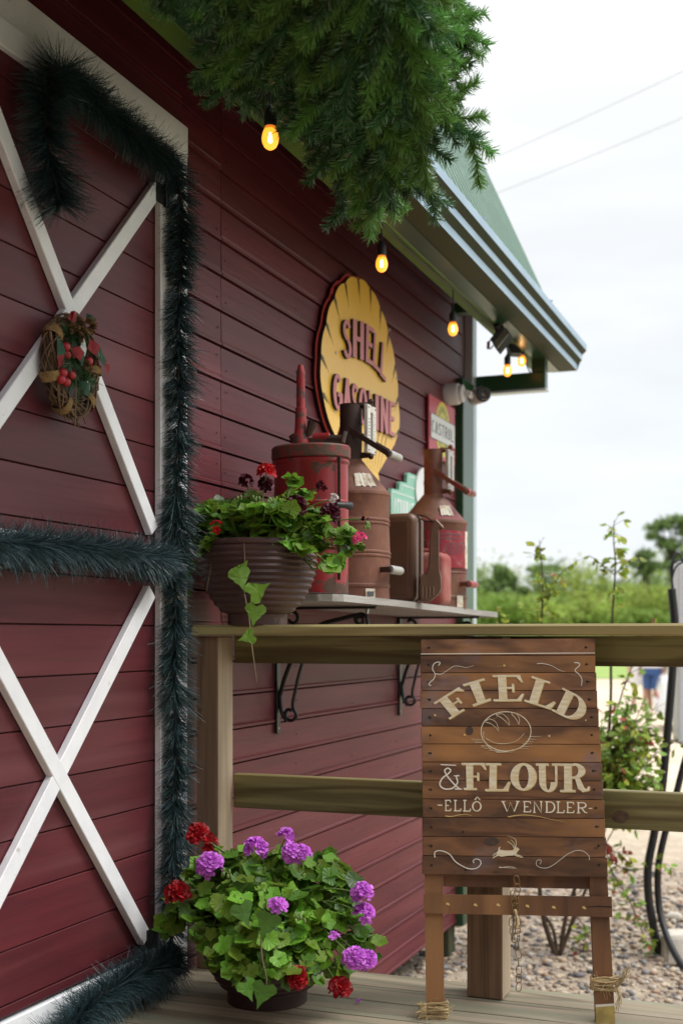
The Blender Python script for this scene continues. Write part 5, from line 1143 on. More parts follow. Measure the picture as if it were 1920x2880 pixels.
ribbon([WQ(640, 960, .11), WQ(740, 920, .12), WQ(820, 1010, .12), WQ(850, 1120, .11)], .028, 'plaid', 'plaid_ribbon')
ribbon([WQ(800, 1490, .10), WQ(880, 1540, .115), WQ(960, 1600, .10)], .034, 'plaid_g', 'plaid_ribbon')
for i, (x_, y_) in enumerate([(485, 1290), (630, 1335), (450, 1410), (540, 1455), (535, 840), (545, 980), (930, 1090)]): MB().sphere(WQ(x_, y_, .10), .0115, 14, 10).build('berry', M['berry'], wr, 'all')
for (x_, y_, r) in ((740, 430, .02), (770, 545, .016), (910, 470, .026), (780, 680, .014), (880, 1140, .013), (620, 520, .015)):
    b_ = MB(); c = WQ(x_, y_, .112)
    for k in range(46):
        v = Vector((abs(rr.gauss(0, 1))+.2, rr.gauss(0, 1), rr.gauss(0, 1))).normalized(); s_ = v.cross(Vector((0, 0, 1))).normalized(); u_ = s_.cross(v)
        b_.new().add([c+v*r*.4-s_*r*.28, c+v*r*.4+s_*r*.28, c+v*r+s_*r*.12-u_*r*.15, c+v*r-s_*r*.12-u_*r*.15], [(0, 1, 2, 3)])
    b_.build('pine_cone', M['cone'], wr)
VV = []
for (x_, y_, x2, y2) in ((640, 560, 600, 900), (700, 600, 760, 900), (860, 620, 820, 820), (620, 900, 480, 1080), (700, 1000, 560, 1200), (760, 1180, 700, 1400), (800, 1250, 900, 1480), (740, 1350, 580, 1560), (720, 1400, 760, 1620), (820, 1300, 1000, 1460), (640, 600, 520, 520), (700, 1000, 720, 1250)):
    V, _ = needles([WQ(x_, y_, .085), WQ((x_+x2)/2, (y_+y2)/2, .105), WQ(x2, y2, .10)], 210, 0, 0, .03, .0011, fwd=1.3, jit=.5); VV.append(V)
quads_mesh('pine_sprays', np.concatenate(VV), 4, M['fir'], wr, kind='stuff')
MB().tube([WQ(700, 1150, .10), WQ(710, 1700, .11), WQ(690, 2230, .10)], .002, 5).build('jute_string', M['dstem'], wr)
b_ = MB(); b_.new(); add_leaf(b_, WQ(850, 1010, .115), Vector((0, -.1, 1)), NX, .05, OVAL); b_.build('silver_leaf', M['alu'], wr)
# ================================================================ painted slat sign (A-frame) in front of the railing
SO = PZ(1222, 2868, 0.0); 
yaw = math.radians(5.6); e1 = Vector((math.cos(TH-yaw), math.sin(TH-yaw), 0)); fwd_ = Vector((-math.sin(TH-yaw), math.cos(TH-yaw), 0))
lean = math.atan(.115/1.04); e2 = (Vector((0, 0, 1))*math.cos(lean)+fwd_*math.sin(lean)).normalized(); SN = e1.cross(e2).normalized()   # faces the camera
if SN.dot(CAM-SO) < 0: SN = -SN
Z6 = lambda x, y: (1170+x/2.8509, 1780+y/2.8509)
def SP(u, v): return PP(u, v, SO, SN)
def SQ(x_, y_): return SP(*Z6(x_, y_))
sf = thing('slat_sign', (SO.x+.25*e1.x, SO.y+.25*e1.y, 0), 'brown slatted easel sign hand lettered FIELD & FLOUR leaning at the railing', 'sign')
ty_l = [50, 183, 320, 462, 605, 748, 890, 1035, 1180, 1330, 1478, 1630, 1785, 1935]; ty_r = [42, 178, 318, 462, 605, 750, 893, 1038, 1188, 1338, 1490, 1640, 1800, 1960]
lx = [35, 32, 37, 32, 42, 38, 45, 47, 46, 49, 47, 49, 47]; rx_ = [1431, 1433, 1442, 1449, 1460, 1470, 1478, 1487, 1494, 1505, 1510, 1519, 1531]
b = MB(); TH_ = .011
for i in range(13):
    g0_, g1_ = 2.4, 2.4
    q = [SQ(lx[i], ty_l[i]+g0_), SQ(rx_[i], ty_r[i]+g0_), SQ(rx_[i]+2, ty_r[i+1]-g1_), SQ(lx[i]+rr.uniform(-1, 2), ty_l[i+1]-g1_)]
    jn = rr.uniform(-.0004, .0004); c = (q[0]+q[1]+q[2]+q[3])/4; b.new()
    # chamfered board
    ins = [p+(c-p).normalized()*.0016 for p in q]
    fr2 = [p+SN*(jn-.0016) for p in q]; tp = [p+SN*jn for p in ins]; bk = [p-SN*TH_ for p in q]
    b.add(tp+fr2+bk, [(3, 2, 1, 0), (8, 9, 10, 11)]+[((k+1) % 4, k, 4+k, 4+(k+1) % 4) for k in range(4)][::1]+[(4+(k+1) % 4, 4+k, 8+k, 8+(k+1) % 4) for k in range(4)])
b.build('slat_panel', M['slat'], sf)
b = MB(); q = [SQ(42, 56), SQ(1424, 50), SQ(1524, 1950), SQ(54, 1928)]; b.prism(ccw([p-SN*(TH_+.006) for p in q], SN), SN*.005); b.build('gap_shade_sheet', M['dark'], sf)  # dark sheet added behind the slats so the gaps look shaded
# recompute outward orientation is irrelevant for Cycles; dark nails and stains
nl = MB(); st = MB()
for i in range(13):
    for xx in (105+i*1.5 if i > 1 else 100, [1357, 1362, 1370, 1383, 1402, 1404, 1407, 1415, 1422, 1436, 1443, 1458, 1463][i]):
        yy = (ty_l[i]+ty_l[i+1])/2+(2 if xx < 700 else 0); p = SQ(xx, yy); nl.lathe([(.0001, .0006), (.0030, .0006), (.0034, 0)], p+SN*.0003, 8, axis=SN)
    if i in (9, 10, 12): nl.lathe([(.0001, .0006), (.0026, .0006), (.003, 0)], SQ(275+i*10, (ty_l[i]+ty_l[i+1])/2+40)+SN*.0003, 8, axis=SN)
nl.build('nails', M['black'], sf, kind='stuff')
M['stain'] = mat('nail_stain', (.045, .026, .020), .7, c2=(.075, .042, .026), ns=60)
for i in range(13):
    for xx in (106, [1357, 1362, 1370, 1383, 1402, 1404, 1407, 1415, 1422, 1436, 1443, 1458, 1463][i]):
        if rr.random() < .8: yy = (ty_l[i]+ty_l[i+1])/2; s1 = rr.uniform(14, 30); st.prism(ccw([SQ(xx+(s1 if (xx < 700) == (math.cos(t) < 0) else 12)*math.cos(t), yy+rr.uniform(5, 8)*math.sin(t)) for t in np.linspace(0, 6.283, 14, endpoint=False)], SN), SN*.0003)
for (x_, y_, a, c) in ((600, 1672, 62, 34), (425, 785, 32, 36), (300, 1604, 26, 7), (640, 1917, 34, 7), (1425, 1106, 20, 8), (108, 1703, 20, 8), (1440, 1725, 18, 8)):
    st.prism(ccw([SQ(x_+a*math.cos(t), y_+c*math.sin(t)) for t in np.linspace(0, 6.283, 18, endpoint=False)], SN), SN*.00045)
st.build('knots', M['stain'], sf, kind='stuff')
# legs, cross bar, rear bar
Z7 = lambda x, y: (1120+x/1.96, 1750+y/1.96)
def SR(x_, y_, d=0): return PP(*Z7(x_, y_), SO-SN*d, SN)
def plank(q, th, d, m_, nm, parent):
    f = [p-SN*d for p in q]; return MB().prism(ccw(f, -SN), -SN*th).build(nm, m_, parent)
zf = lambda p, q: p.lerp(q, (0-p.z)/(q.z-p.z)) if abs(q.z-p.z) > 1e-6 else p
def leg(xa0, xa1, ya, xb0, xb1, yb, nm='leg', d=.0118):
    A0, A1, B0, B1 = SR(xa0, ya), SR(xa1, ya), SR(xb0, yb), SR(xb1, yb); B0 = zf(A0, B0)+Vector((0, 0, .001)); B1 = zf(A1, B1)+Vector((0, 0, .001))
    A0 = A0+(A0-B0)*.12; A1 = A1+(A1-B1)*.12
    return plank([A0, A1, B1, B0], .032, d, M['leg'], nm, sf), (A0, A1, B0, B1)
l1, L1q = leg(142, 242, 1395, 152, 252, 2190); l2, L2q = leg(1054, 1152, 1405, 1090, 1196, 2215)
cb = plank([SR(137, 1500), SR(1174, 1514), SR(1177, 1626), SR(138, 1604)], .011, -.0005, M['leg'], 'cross_bar', sf)
plank([SR(244, 1380), SR(1056, 1392), SR(1054, 1476), SR(245, 1462)], .02, .030, M['leg'], 'rear_bar', sf)
dots = MB()
for x_, y_ in ((270, 1552), (422, 1557), (547, 1557), (708, 1563), (853, 1570), (1020, 1572)):
    for a, c in ((0, 0), (7, 5)): dots.prism(ccw([SR(x_+a+(9-a*.5)*math.cos(t), y_+c+(7-c*.4)*math.sin(t)) for t in np.linspace(0, 6.28, 9, endpoint=False)], SN), SN*(.0011+.0001*a))
dots.build('painted_dots', M['goldp'], cb, kind='stuff')
cr = MB(); cr.prism(ccw([SR(1010, 1570), SR(1100, 1562), SR(1176, 1566), SR(1176, 1573), SR(1100, 1569)], SN), SN*.0013); cr.build('crack', M['sblack'], cb)
for (l_, q) in ((l2, L2q),):   # worn gold paint at the foot
    a = SR(1087, 2112); c = SR(1190, 2106); A0, A1, B0, B1 = q
    MB().prism(ccw([a+SN*-.0114, c+SN*-.0114, B1+SN*-.0114, B0+SN*-.0114], SN), SN*.0005).build('gold_foot', M['gold_b'], l_)
    MB().prism(ccw([a+SN*-.0111, c+SN*-.0111, SR(1190, 2118)-SN*.0111, SR(1087, 2126)-SN*.0111], SN), SN*.0006).build('white_band', M['whitep'], l_)
# twine
def twine(y0, y1, xa, xb, name, lab, seed, n=26, amp=.006, tail=None):
    q = random.Random(seed); t_ = thing(name, SR((xa+xb)/2, y1), lab, 'twine', 'jute twine on the sign legs'); b_ = MB()
    for k in range(n):
        yy = y0+(y1-y0)*q.random(); a = SR(xa, yy)-SN*.012; c = SR(xb, yy+q.uniform(-14, 14))-SN*.012; w_ = (c-a); o1 = SN*(.004+.006*q.random()); bk = -SN*.038
        ux = w_.normalized()*.004*q.random(); pts = [a-ux+bk*.9, a-ux*2-SN*.008, a+o1-ux, a.lerp(c, .5)+o1+e2*q.uniform(-amp, amp), c+o1+ux, c+ux*2-SN*.008, c+ux+bk*.9]
        b_.new().tube(spline(pts, 4), q.uniform(.0011, .0019), 5)
    for k in range(18):
        p = SR(q.uniform(xa, xb), q.uniform(y0, y1)); dr = Vector((q.gauss(0, 1), q.gauss(0, 1), q.gauss(0, 1))).normalized()+SN*.5; L_ = q.uniform(.02, .06)
        b_.new().tube(spline([p, p+dr*L_*.5+Vector((0, 0, .008)), p+dr*L_+Vector((q.uniform(-.01, .01), 0, -.008))], 4), .0005, 3)
    b_.build('wound_twine', M['hemp'], t_, 'all')
    if tail:
        tb = MB()
        for (x_, y_, n2) in [a[:3] for a in tail]:
            for k in range(n2):
                s0 = SR(tail[0][3][0]+q.uniform(-5, 5), tail[0][3][1]+q.uniform(-20, 30))+SN*.004; e_ = SR(x_+q.uniform(-20, 20), y_+q.uniform(-25, 25))+SN*q.uniform(0, .03); m_ = s0.lerp(e_, .5)+e1*.008
                tb.new().tube(spline([s0, m_, e_], 4), .0008, 3)
        tb.build('frayed_end', M['hemp'], t_, 'all')
twine(2098, 2205, 125, 260, 'twine_binding', 'frayed jute twine wound round the left foot of the slat sign', 4, 34, tail=[(110, 2110, 8, (150, 2120)), (90, 2160, 8), (290, 2120, 6)])
twine(1965, 2030, 1075, 1195, 'twine_binding', 'jute twine tied with a loose bow round the right leg of the slat sign', 5, 20, tail=[(1240, 1920, 16, (1195, 2000)), (1268, 1895, 8), (1205, 2120, 14)])
# chain
chn = thing('brass_chain', SR(650, 1410, .02), 'thin brass chain hanging down the middle of the slat sign', 'chain')
links = [(650, 1420), (655, 1462), (648, 1500), (660, 1535), (650, 1572), (655, 1612), (658, 1650), (655, 1690), (652, 1735), (660, 1780), (660, 1828), (660, 1872), (663, 1916), (662, 1960), (662, 2008)]
links2 = [(630, 1500), (634, 1535), (640, 1570), (632, 1610), (622, 1650), (628, 1695), (640, 1740), (642, 1780)]
def link(p, ang, h, w_, face):
    d = e2; s_ = (e1 if face else SN); s_ = (s_*math.cos(ang)+d*math.sin(ang)).normalized(); d2 = (d-s_*d.dot(s_)).normalized(); o = []
    for t in np.linspace(0, 2*math.pi, 16, endpoint=False): o.append(p+s_*w_/2*math.cos(t)+d2*(h/2-w_/2)*(1 if math.sin(t) > 0 else -1)*(abs(math.sin(t)) > .05)+d2*w_/2*math.sin(t))
    return MB().tube(o, .0013, 6, closed=True)
q = random.Random(2)
for L_, dd in ((links, .006), (links2, .009)):
    for i, (x_, y_) in enumerate(L_): link(SR(x_, y_)+SN*dd, q.uniform(-.25, .25), .024, .014, i % 2 == 0 or q.random() < .4).build('chain_link', M['brass'], chn, 'all')
b = MB(); b.tube(spline([SR(640, 1580)+SN*.01, SR(655, 1640)+SN*.012, SR(650, 1690)+SN*.01], 5), .004, 6); 
for k in range(10): b.new().tube([SR(645+q.uniform(-8, 8), 1610)+SN*.012, SR(650+q.uniform(-16, 16), 1690)+SN*.01], .0009, 3)
b.build('raffia_knot', M['hemp'], chn, 'all')

# ---- the painted lettering
PLT = SN
def paint(nm, m_, polys, f=None, base=.0006, par=sf):
    mb = MB(); flat(mb, polys, (lambda a, c: SQ(a, c)) if f is None else (lambda a, c: SQ(*f((a, c)))), SN, .0004, base); return mb.build(nm, m_, par)
PAL = M['creamp']
WQD = [('F', (138, 560), (350, 428), (467, 568), (255, 700)), ('I', (370, 412), (542, 362), (597, 540), (455, 590)), ('E', (608, 337), (850, 335), (866, 548), (618, 548)), ('L', (925, 345), (1158, 420), (1094, 622), (862, 548)), ('D', (1172, 438), (1400, 552), (1306, 736), (1083, 622)),
       ('F', (362, 1042), (555, 1042), (552, 1258), (370, 1258)), ('L', (555, 1044), (752, 1044), (752, 1268), (550, 1268)), ('O', (752, 1042), (962, 1042), (962, 1264), (752, 1264)), ('U', (955, 1046), (1158, 1046), (1158, 1275), (962, 1275)), ('R', (1150, 1048), (1378, 1048), (1385, 1275), (1150, 1275))]
for ch, *qd in WQD:
    sh_ = [(x_+5, y_+5) for x_, y_ in qd]
    paint('letter', PAL, serif(ch), qmap(qd), .0010)
    paint('letter_shade', M['goldp'], serif(ch), qmap(sh_), .0004)
def SK(pts, w_, w2=None): return strk(pts, w_, w2)
def cs(pts, n=6): return [(p.x, p.y) for p in spline([Vector((a, c, 0)) for a, c in pts], n)]
amp = SK(cs([(345, 1145), (320, 1150), (330, 1200), (290, 1245), (225, 1250), (188, 1215), (210, 1165), (260, 1125), (275, 1100), (250, 1085), (228, 1105), (250, 1150), (300, 1210), (345, 1250)]), 11)+SK([(300, 1146), (345, 1146)], 8)+SK([(310, 1252), (365, 1252)], 10)
paint('ampersand', M['whitep'], amp); paint('overline', M['whitep'], SK([(195, 1056), (318, 1062)], 8))
sm = [('-', 170, 1370, 36, 22), ('E', 228, 1342, 48, 82), ('L', 300, 1342, 56, 84), ('L', 375, 1342, 58, 86), ('O', 447, 1352, 72, 76), ('^', 468, 1312, 40, 26), ('W', 685, 1350, 135, 82), ('E', 856, 1352, 60, 82), ('N', 935, 1352, 72, 86), ('D', 1032, 1354, 78, 84), ('L', 1122, 1354, 62, 86), ('E', 1202, 1358, 60, 82), ('R', 1285, 1360, 80, 82), ('-', 1380, 1398, 26, 18)]
ps = []; ps2 = []
for ch, x_, y_, w_, h_ in sm:
    for pl_ in thin(ch, .13 if ch not in 'W^-' else (.085 if ch == 'W' else .25 if ch == '^' else .5)): ps.append([(x_+a*w_, y_+c*h_) for a, c in pl_]); ps2.append([(x_+3+a*w_, y_+3+c*h_) for a, c in pl_])
paint('small_lettering', M['whitep'], ps, base=.0009); paint('lettering_shade', M['goldp'], ps2, base=.0004)
gold = SK(cs([(232, 1468), (280, 1472), (340, 1460), (400, 1455), (445, 1466)]), 9, 2)+SK(cs([(733, 1476), (800, 1464), (880, 1460), (980, 1472), (1080, 1495), (1200, 1518)]), 9, 1.5)
paint('underline', M['goldp'], gold)
br_ = []
el = [(718+200*math.cos(t), 790+158*math.sin(t)) for t in np.linspace(0, 2*math.pi, 44)]
br_ += SK(el, 7)
for pp_ in ([(555, 705), (590, 690), (640, 720), (660, 790)], [(555, 715), (600, 730), (640, 765), (660, 790)], [(640, 655), (690, 650), (735, 690), (747, 740)], [(640, 660), (680, 680), (720, 715), (745, 742)], [(760, 642), (800, 645), (825, 690), (822, 735)], [(762, 650), (790, 680), (810, 710), (820, 735)], [(555, 845), (640, 885), (740, 885), (810, 860), (865, 805)], [(540, 860), (600, 935), (700, 955), (780, 935)], [(540, 790), (538, 820), (545, 840)]): br_ += SK(cs(pp_), 5, 3)
for (x0_, y0_, x1_, y1_) in ((440, 852, 530, 855), (455, 868, 540, 866), (470, 880, 560, 880), (915, 830, 1000, 832), (890, 852, 960, 853), (870, 870, 940, 872), (850, 888, 925, 890), (840, 910, 930, 910), (520, 905, 600, 903), (545, 925, 640, 923), (580, 940, 700, 948), (640, 958, 790, 955), (810, 925, 900, 928), (520, 915, 560, 916)): br_ += SK([(x0_, y0_), (x1_, y1_)], 3.2, 1.5)
paint('painted_loaf', PAL, br_)
scr = []
for pp_, w0, w1 in (([(150, 1802), (146, 1768), (165, 1748), (215, 1750), (270, 1778), (310, 1830), (370, 1870), (430, 1892), (485, 1885), (515, 1855), (512, 1825), (480, 1812), (455, 1828), (462, 1845)], 8, 6), ([(990, 1855), (1000, 1830), (985, 1818), (962, 1832), (962, 1860), (990, 1880), (1040, 1885), (1090, 1865), (1150, 1820), (1210, 1775), (1280, 1745), (1340, 1752), (1382, 1790), (1385, 1820)], 3, 4),
                    ([(178, 262), (190, 240), (170, 234), (140, 250), (130, 290), (150, 330), (140, 370), (110, 395), (102, 415), (120, 422)], 7, 6), ([(150, 328), (200, 330), (250, 300), (300, 268), (350, 268), (400, 278), (460, 262)], 5, 2), ([(1265, 238), (1300, 242), (1305, 262), (1270, 300), (1300, 330), (1325, 370), (1322, 425)], 8, 5), ([(965, 248), (1010, 246), (1080, 262), (1140, 295), (1190, 312)], 5, 2),
                    ([(660, 1878), (720, 1882), (800, 1888)], 4, 2), ([(665, 1884), (740, 1874), (790, 1880)], 3, 2)): scr += SK(cs(pp_), w0, w1)
paint('scrollwork', M['whitep'], scr, base=.0007)
paint('top_line', M['whitep'], SK([(36, 169), (1430, 161)], 6), base=.0007)
# little running hare
hare = [[(640, 1760), (668, 1738), (720, 1745), (770, 1742), (790, 1722), (812, 1720), (826, 1735), (812, 1752), (800, 1770), (772, 1785), (720, 1788), (680, 1795), (655, 1785)]]
hp = [hare[0]]+SK([(660, 1780), (635, 1790), (612, 1806)], 12, 6)+SK([(650, 1772), (625, 1772), (612, 1790)], 9, 5)+SK([(790, 1775), (825, 1785), (855, 1800)], 9, 5)+SK([(785, 1782), (815, 1792), (845, 1802)], 7, 4)+SK([(785, 1730), (770, 1700), (735, 1672), (728, 1680)], 6, 4)+SK([(795, 1724), (800, 1685), (795, 1655)], 6, 4)+SK([(790, 1724), (785, 1690), (760, 1660)], 5, 3)+SK([(660, 1748), (664, 1725), (672, 1715)], 12, 8)+SK([(795, 1655), (770, 1640), (730, 1628)], 4, 2)
paint('painted_hare', PAL, hp)
dt = []
for x_, y_, r in ((150, 660, 9), (387, 818, 9), (1064, 826, 9), (704, 262, 9), (1357, 700, 7), (675, 266, 3), (655, 266, 3), (755, 266, 3), (775, 267, 3), (640, 680, 3), (625, 688, 3), (735, 660, 3)): dt.append([(x_+r*math.cos(t), y_+r*math.sin(t)) for t in np.linspace(0, 6.28, 9, endpoint=False)])
paint('dot_accents', M['goldp'], dt)
# ================================================================ gravel stones near the deck
def stones(n, seed):
    rg = np.random.default_rng(seed); ico = []
    t = (1+5**.5)/2
    for a in ((-1, t, 0), (1, t, 0), (-1, -t, 0), (1, -t, 0), (0, -1, t), (0, 1, t), (0, -1, -t), (0, 1, -t), (t, 0, -1), (t, 0, 1), (-t, 0, -1), (-t, 0, 1)): ico.append(a)
    ico = np.array(ico)/math.sqrt(1+t*t); fc = np.array([(0, 11, 5), (0, 5, 1), (0, 1, 7), (0, 7, 10), (0, 10, 11), (1, 5, 9), (5, 11, 4), (11, 10, 2), (10, 7, 6), (7, 1, 8), (3, 9, 4), (3, 4, 2), (3, 2, 6), (3, 6, 8), (3, 8, 9), (4, 9, 5), (2, 4, 11), (6, 2, 10), (8, 6, 7), (9, 8, 1)])
    u = rg.uniform(-.06, .34, n); r = 3.9+5.5*rg.random(n)**1.2; dx = u*CT-ST; dy = u*ST+CT; x_ = dx*r; y_ = dy*r
    keep = (y_ > 3.72) & (x_ > -2.6); x_, y_, r = x_[keep], y_[keep], r[keep]; n = len(x_)
    s_ = .0045+.022*rg.random(n)**4.5; sc = np.stack([s_*rg.uniform(.8, 1.4, n), s_*rg.uniform(.7, 1.2, n), s_*rg.uniform(.4, .75, n)], 1)
    a = rg.random(n)*6.28; V = ico[None]*(1+rg.normal(0, .13, (n, 12, 1)))*sc[:, None]; ca, sa = np.cos(a)[:, None], np.sin(a)[:, None]
    X_ = V[..., 0]*ca-V[..., 1]*sa+x_[:, None]; Y_ = V[..., 0]*sa+V[..., 1]*ca+y_[:, None]; zz = np.array([gz(math.hypot(p, q)) for p, q in zip(x_, y_)]); Z_ = V[..., 2]+(zz+sc[:, 2]*.5)[:, None]
    co = np.stack([X_, Y_, Z_], 2).reshape(-1, 3); idx = (fc[None]+(np.arange(n)*12)[:, None, None]).reshape(-1)
    me = bpy.data.meshes.new('gravel_stones'); me.vertices.add(len(co)); me.vertices.foreach_set('co', co.astype(np.float32).ravel()); me.loops.add(len(idx)); me.loops.foreach_set('vertex_index', idx.astype(np.int32)); me.polygons.add(len(idx)//3); me.polygons.foreach_set('loop_start', (np.arange(len(idx)//3)*3).astype(np.int32))
    at = me.attributes.new('rnd', 'FLOAT', 'FACE'); at.data.foreach_set('value', np.repeat(rg.random(n), 20).astype(np.float32)); me.update(calc_edges=True)
    me.polygons.foreach_set('use_smooth', [True]*(len(idx)//3))
    m_ = bpy.data.materials.new('pebble'); m_.use_nodes = True; nn_ = m_.node_tree.nodes; ll = m_.node_tree.links; at_ = nn_.new('ShaderNodeAttribute'); at_.attribute_name = 'rnd'; cr = nn_.new('ShaderNodeValToRGB'); ll.new(at_.outputs['Fac'], cr.inputs[0])
    e_ = cr.color_ramp.elements; e_[0].color = (.09, .08, .075, 1); e_[1].color = (.55, .5, .42, 1)
    for p, c in ((.12, (.34, .27, .20)), (.26, (.44, .34, .24)), (.4, (.22, .21, .20)), (.5, (.50, .40, .29)), (.66, (.34, .23, .16)), (.78, (.46, .41, .34)), (.92, (.15, .14, .14))): q = e_.new(p); q.color = (*c, 1)
    cr.color_ramp.interpolation = 'CONSTANT'; b_ = nn_['Principled BSDF']; b_.inputs['Roughness'].default_value = .7; ll.new(cr.outputs[0], b_.inputs['Base Color']); me.materials.append(m_)
    return tag(link_mesh('gravel_stones', me, None), kind='stuff')
stones(24000, 3)
rr = random.Random(77)
def rock(c, s_, sc, m_, lab, nm='rock'):
    b_ = MB(); b_.sphere((0, 0, 0), 1, 14, 10); b_.v = [tuple(Vector(c)+Vector((v[0]*sc[0], v[1]*sc[1], v[2]*sc[2]))*s_*(1+.22*noise.noise(Vector(v)*1.3+Vector(c)))) for v in b_.v]; return tag(b_.build(nm, m_, None, 'all'), lab, 'rock')
M['rockw'] = mat('pale_rock', (.62, .58, .5), .85, c2=(.48, .44, .37), ns=12, bump=.5, bs=20)
rock(PZ(1895, 2578, -.70), .05, (1, .8, .6), M['rockw'], 'pale rounded rock on the gravel behind the black hose')
b = MB(); q = PZ(1925, 2690, -.72); b.obox(q+Vector((0, 0, .05)), Vector((.12, .05, 0)), Vector((-.03, .09, 0)), Vector((.0, .02, .08)), .02); tag(b.build('concrete_block', M['rockw'], None, True), 'broken pale concrete block lying on gravel at the right edge', 'block')

# ================================================================ shrub with long shoots, behind the railing
TS = 6.9
sb = thing('shrub', T(1275, 2195, TS), 'leggy young shrub with red and green leaves growing from the gravel', 'shrub')
sm = MB(); lv = MB(); lr_ = MB()
def shoot(pts, r0, r1, nl, sz, spread=1, tz=TS, red=.06, gold=.25, lo=.15):
    P_ = [T(p[0], p[1], tz+(p[2] if len(p) > 2 else 0)) for p in pts]; pth = spline(P_, 8); m_ = len(pth)
    sm.tube(pth, [r0+(r1-r0)*i/(m_-1) for i in range(m_)], 6)
    for k in range(nl):
        f = lo+(1-lo)*rr.random(); i = min(int(f*(m_-1)), m_-2); p = pth[i]; d = (pth[i+1]-pth[i]).normalized(); sd_ = Vector((rr.gauss(0, 1), rr.gauss(0, 1), rr.gauss(0, .6))).normalized(); tw = p+(sd_+d*.3)*rr.uniform(.01, .10)*spread
        sm.tube([p, tw], .0014, 4)
        for _ in range(rr.randint(1, 3)):
            dd = (sd_+Vector((rr.gauss(0, .5), rr.gauss(0, .5), -.5+rr.gauss(0, .3)))).normalized(); mi = 1 if rr.random() < red else (2 if rr.random() < gold else 0)
            add_leaf(lv, tw, dd, Vector((rr.gauss(0, .5), rr.gauss(0, .5)-.5, .9)), sz*rr.uniform(.6, 1.2), OVAL, .2, mi)
R0 = [(1275, 2195), (1250, 2100), (1262, 2000)]
shoot([(1275, 2195), (1245, 2100), (1235, 1990)], .017, .012, 0, .04); shoot([(1285, 2195), (1300, 2100), (1330, 2010)], .014, .01, 0, .04); shoot([(1280, 2200), (1262, 2120), (1190, 2060), (1175, 2160)], .012, .006, 0, .04); shoot([(1282, 2200), (1310, 2130), (1345, 2040)], .012, .009, 0, .04); shoot([(1290, 2180), (1320, 2080), (1310, 2010)], .008, .006, 0, .04)
shoot([(1235, 1990), (1232, 1800), (1235, 1600), (1243, 1430), (1245, 1330), (1238, 1240)], .011, .002, 26, .052, .6, lo=.66, gold=.5, red=.0)
shoot([(1243, 1400), (1262, 1370), (1285, 1320), (1330, 1285)], .004, .0015, 18, .05, .6, gold=.6)
shoot([(1330, 2010), (1380, 1850), (1400, 1640), (1402, 1500), (1405, 1420), (1412, 1300), (1408, 1240), (1410, 1195)], .012, .002, 24, .062, .65, lo=.62, gold=.45, red=0)
shoot([(1412, 1322), (1385, 1300), (1352, 1275)], .003, .0012, 12, .045, .5, gold=.5); shoot([(1413, 1318), (1440, 1290), (1475, 1268)], .003, .0012, 12, .05, .5, gold=.6); shoot([(1402, 1520), (1385, 1500), (1395, 1440)], .003, .001, 6, .045)
shoot([(1385, 1800), (1400, 1700), (1425, 1600), (1450, 1530), (1462, 1470)], .007, .002, 34, .05, 1, lo=.1); shoot([(1360, 1900), (1400, 1760), (1470, 1690), (1540, 1700), (1570, 1712)], .006, .002, 40, .05, .9); shoot([(1230, 1480), (1235, 1440), (1232, 1400)], .003, .001, 8, .05, gold=.7); shoot([(1150, 1480), (1140, 1440), (1136, 1390)], .003, .001, 14, .05, .7, gold=.7); shoot([(1505, 1490), (1500, 1440), (1508, 1400)], .003, .001, 6, .05, .7, gold=.8)
for k in range(40):
    x_, y_ = rr.uniform(1375, 1515), rr.uniform(1590, 1830); x0_, y0_ = rr.uniform(1340, 1390), rr.uniform(1850, 1950); shoot([(x0_, y0_), ((x0_+x_)/2+rr.uniform(-20, 10), (y0_+y_)/2, rr.uniform(-.2, .2)), (x_, y_, rr.uniform(-.3, .3))], .004, .0012, 30, .055, 1.1, lo=.35, red=.05)
shoot([(1380, 1880), (1400, 1990), (1440, 2060), (1470, 2130), (1495, 2190)], .005, .0015, 40, .05, .8, lo=.25, red=.05, gold=.1); shoot([(1400, 1980), (1450, 2000), (1500, 1985), (1530, 1985)], .004, .001, 26, .045, .7); shoot([(1370, 1900), (1400, 1950), (1420, 1960)], .004, .001, 22, .05, .9, red=.6); shoot([(1320, 2100), (1345, 2140), (1330, 2180)], .003, .001, 22, .045, .8, red=.4); shoot([(1330, 2050), (1355, 2010), (1380, 1960)], .004, .001, 16, .045, .8, red=.2)
sm.build('stems', M['twig'], sb, 'all', kind='stuff'); lv.build('leaves', [M['shrub'], M['shrub_r'], M['shrub_y']], sb, kind='stuff')

# ================================================================ conduits and white cabinet at the right edge
def corr(path, r, m_, name, lab, pitch=.011):
    tot = sum((b_-a).length for a, b_ in zip(path, path[1:])); n = int(tot/pitch*2); P_ = np.array([tuple(p) for p in path]); seg = np.linalg.norm(P_[1:]-P_[:-1], axis=1); cum = np.concatenate([[0], np.cumsum(seg)]); pts = []; rs = []
    for k in range(n): s_ = tot*k/(n-1); i = min(max(np.searchsorted(cum, s_)-1, 0), len(seg)-1); f = (s_-cum[i])/seg[i]; pts.append(Vector(P_[i]*(1-f)+P_[i+1]*f)); rs.append(r if k % 2 else r*.86)
    b_ = MB(); b_.tube(pts, rs, 16); return tag(b_.build(name, m_, None, 'all'), lab, 'conduit')
TC = 6.9
pp = spline([T(1541, 1352, TC), T(1548, 1440, TC), T(1543, 1540, TC), T(1530, 1700, TC), T(1518, 1820, TC), T(1500, 1920, TC), T(1487, 1990, TC), T(1488, 2060, TC), T(1498, 2120, TC), T(1510, 2185, TC)], 8)
pp[-1].z = min(pp[-1].z, -.74)
corr(pp, .0245, M['bplast'], 'corrugated_conduit', 'black corrugated conduit rising from the gravel at the right')
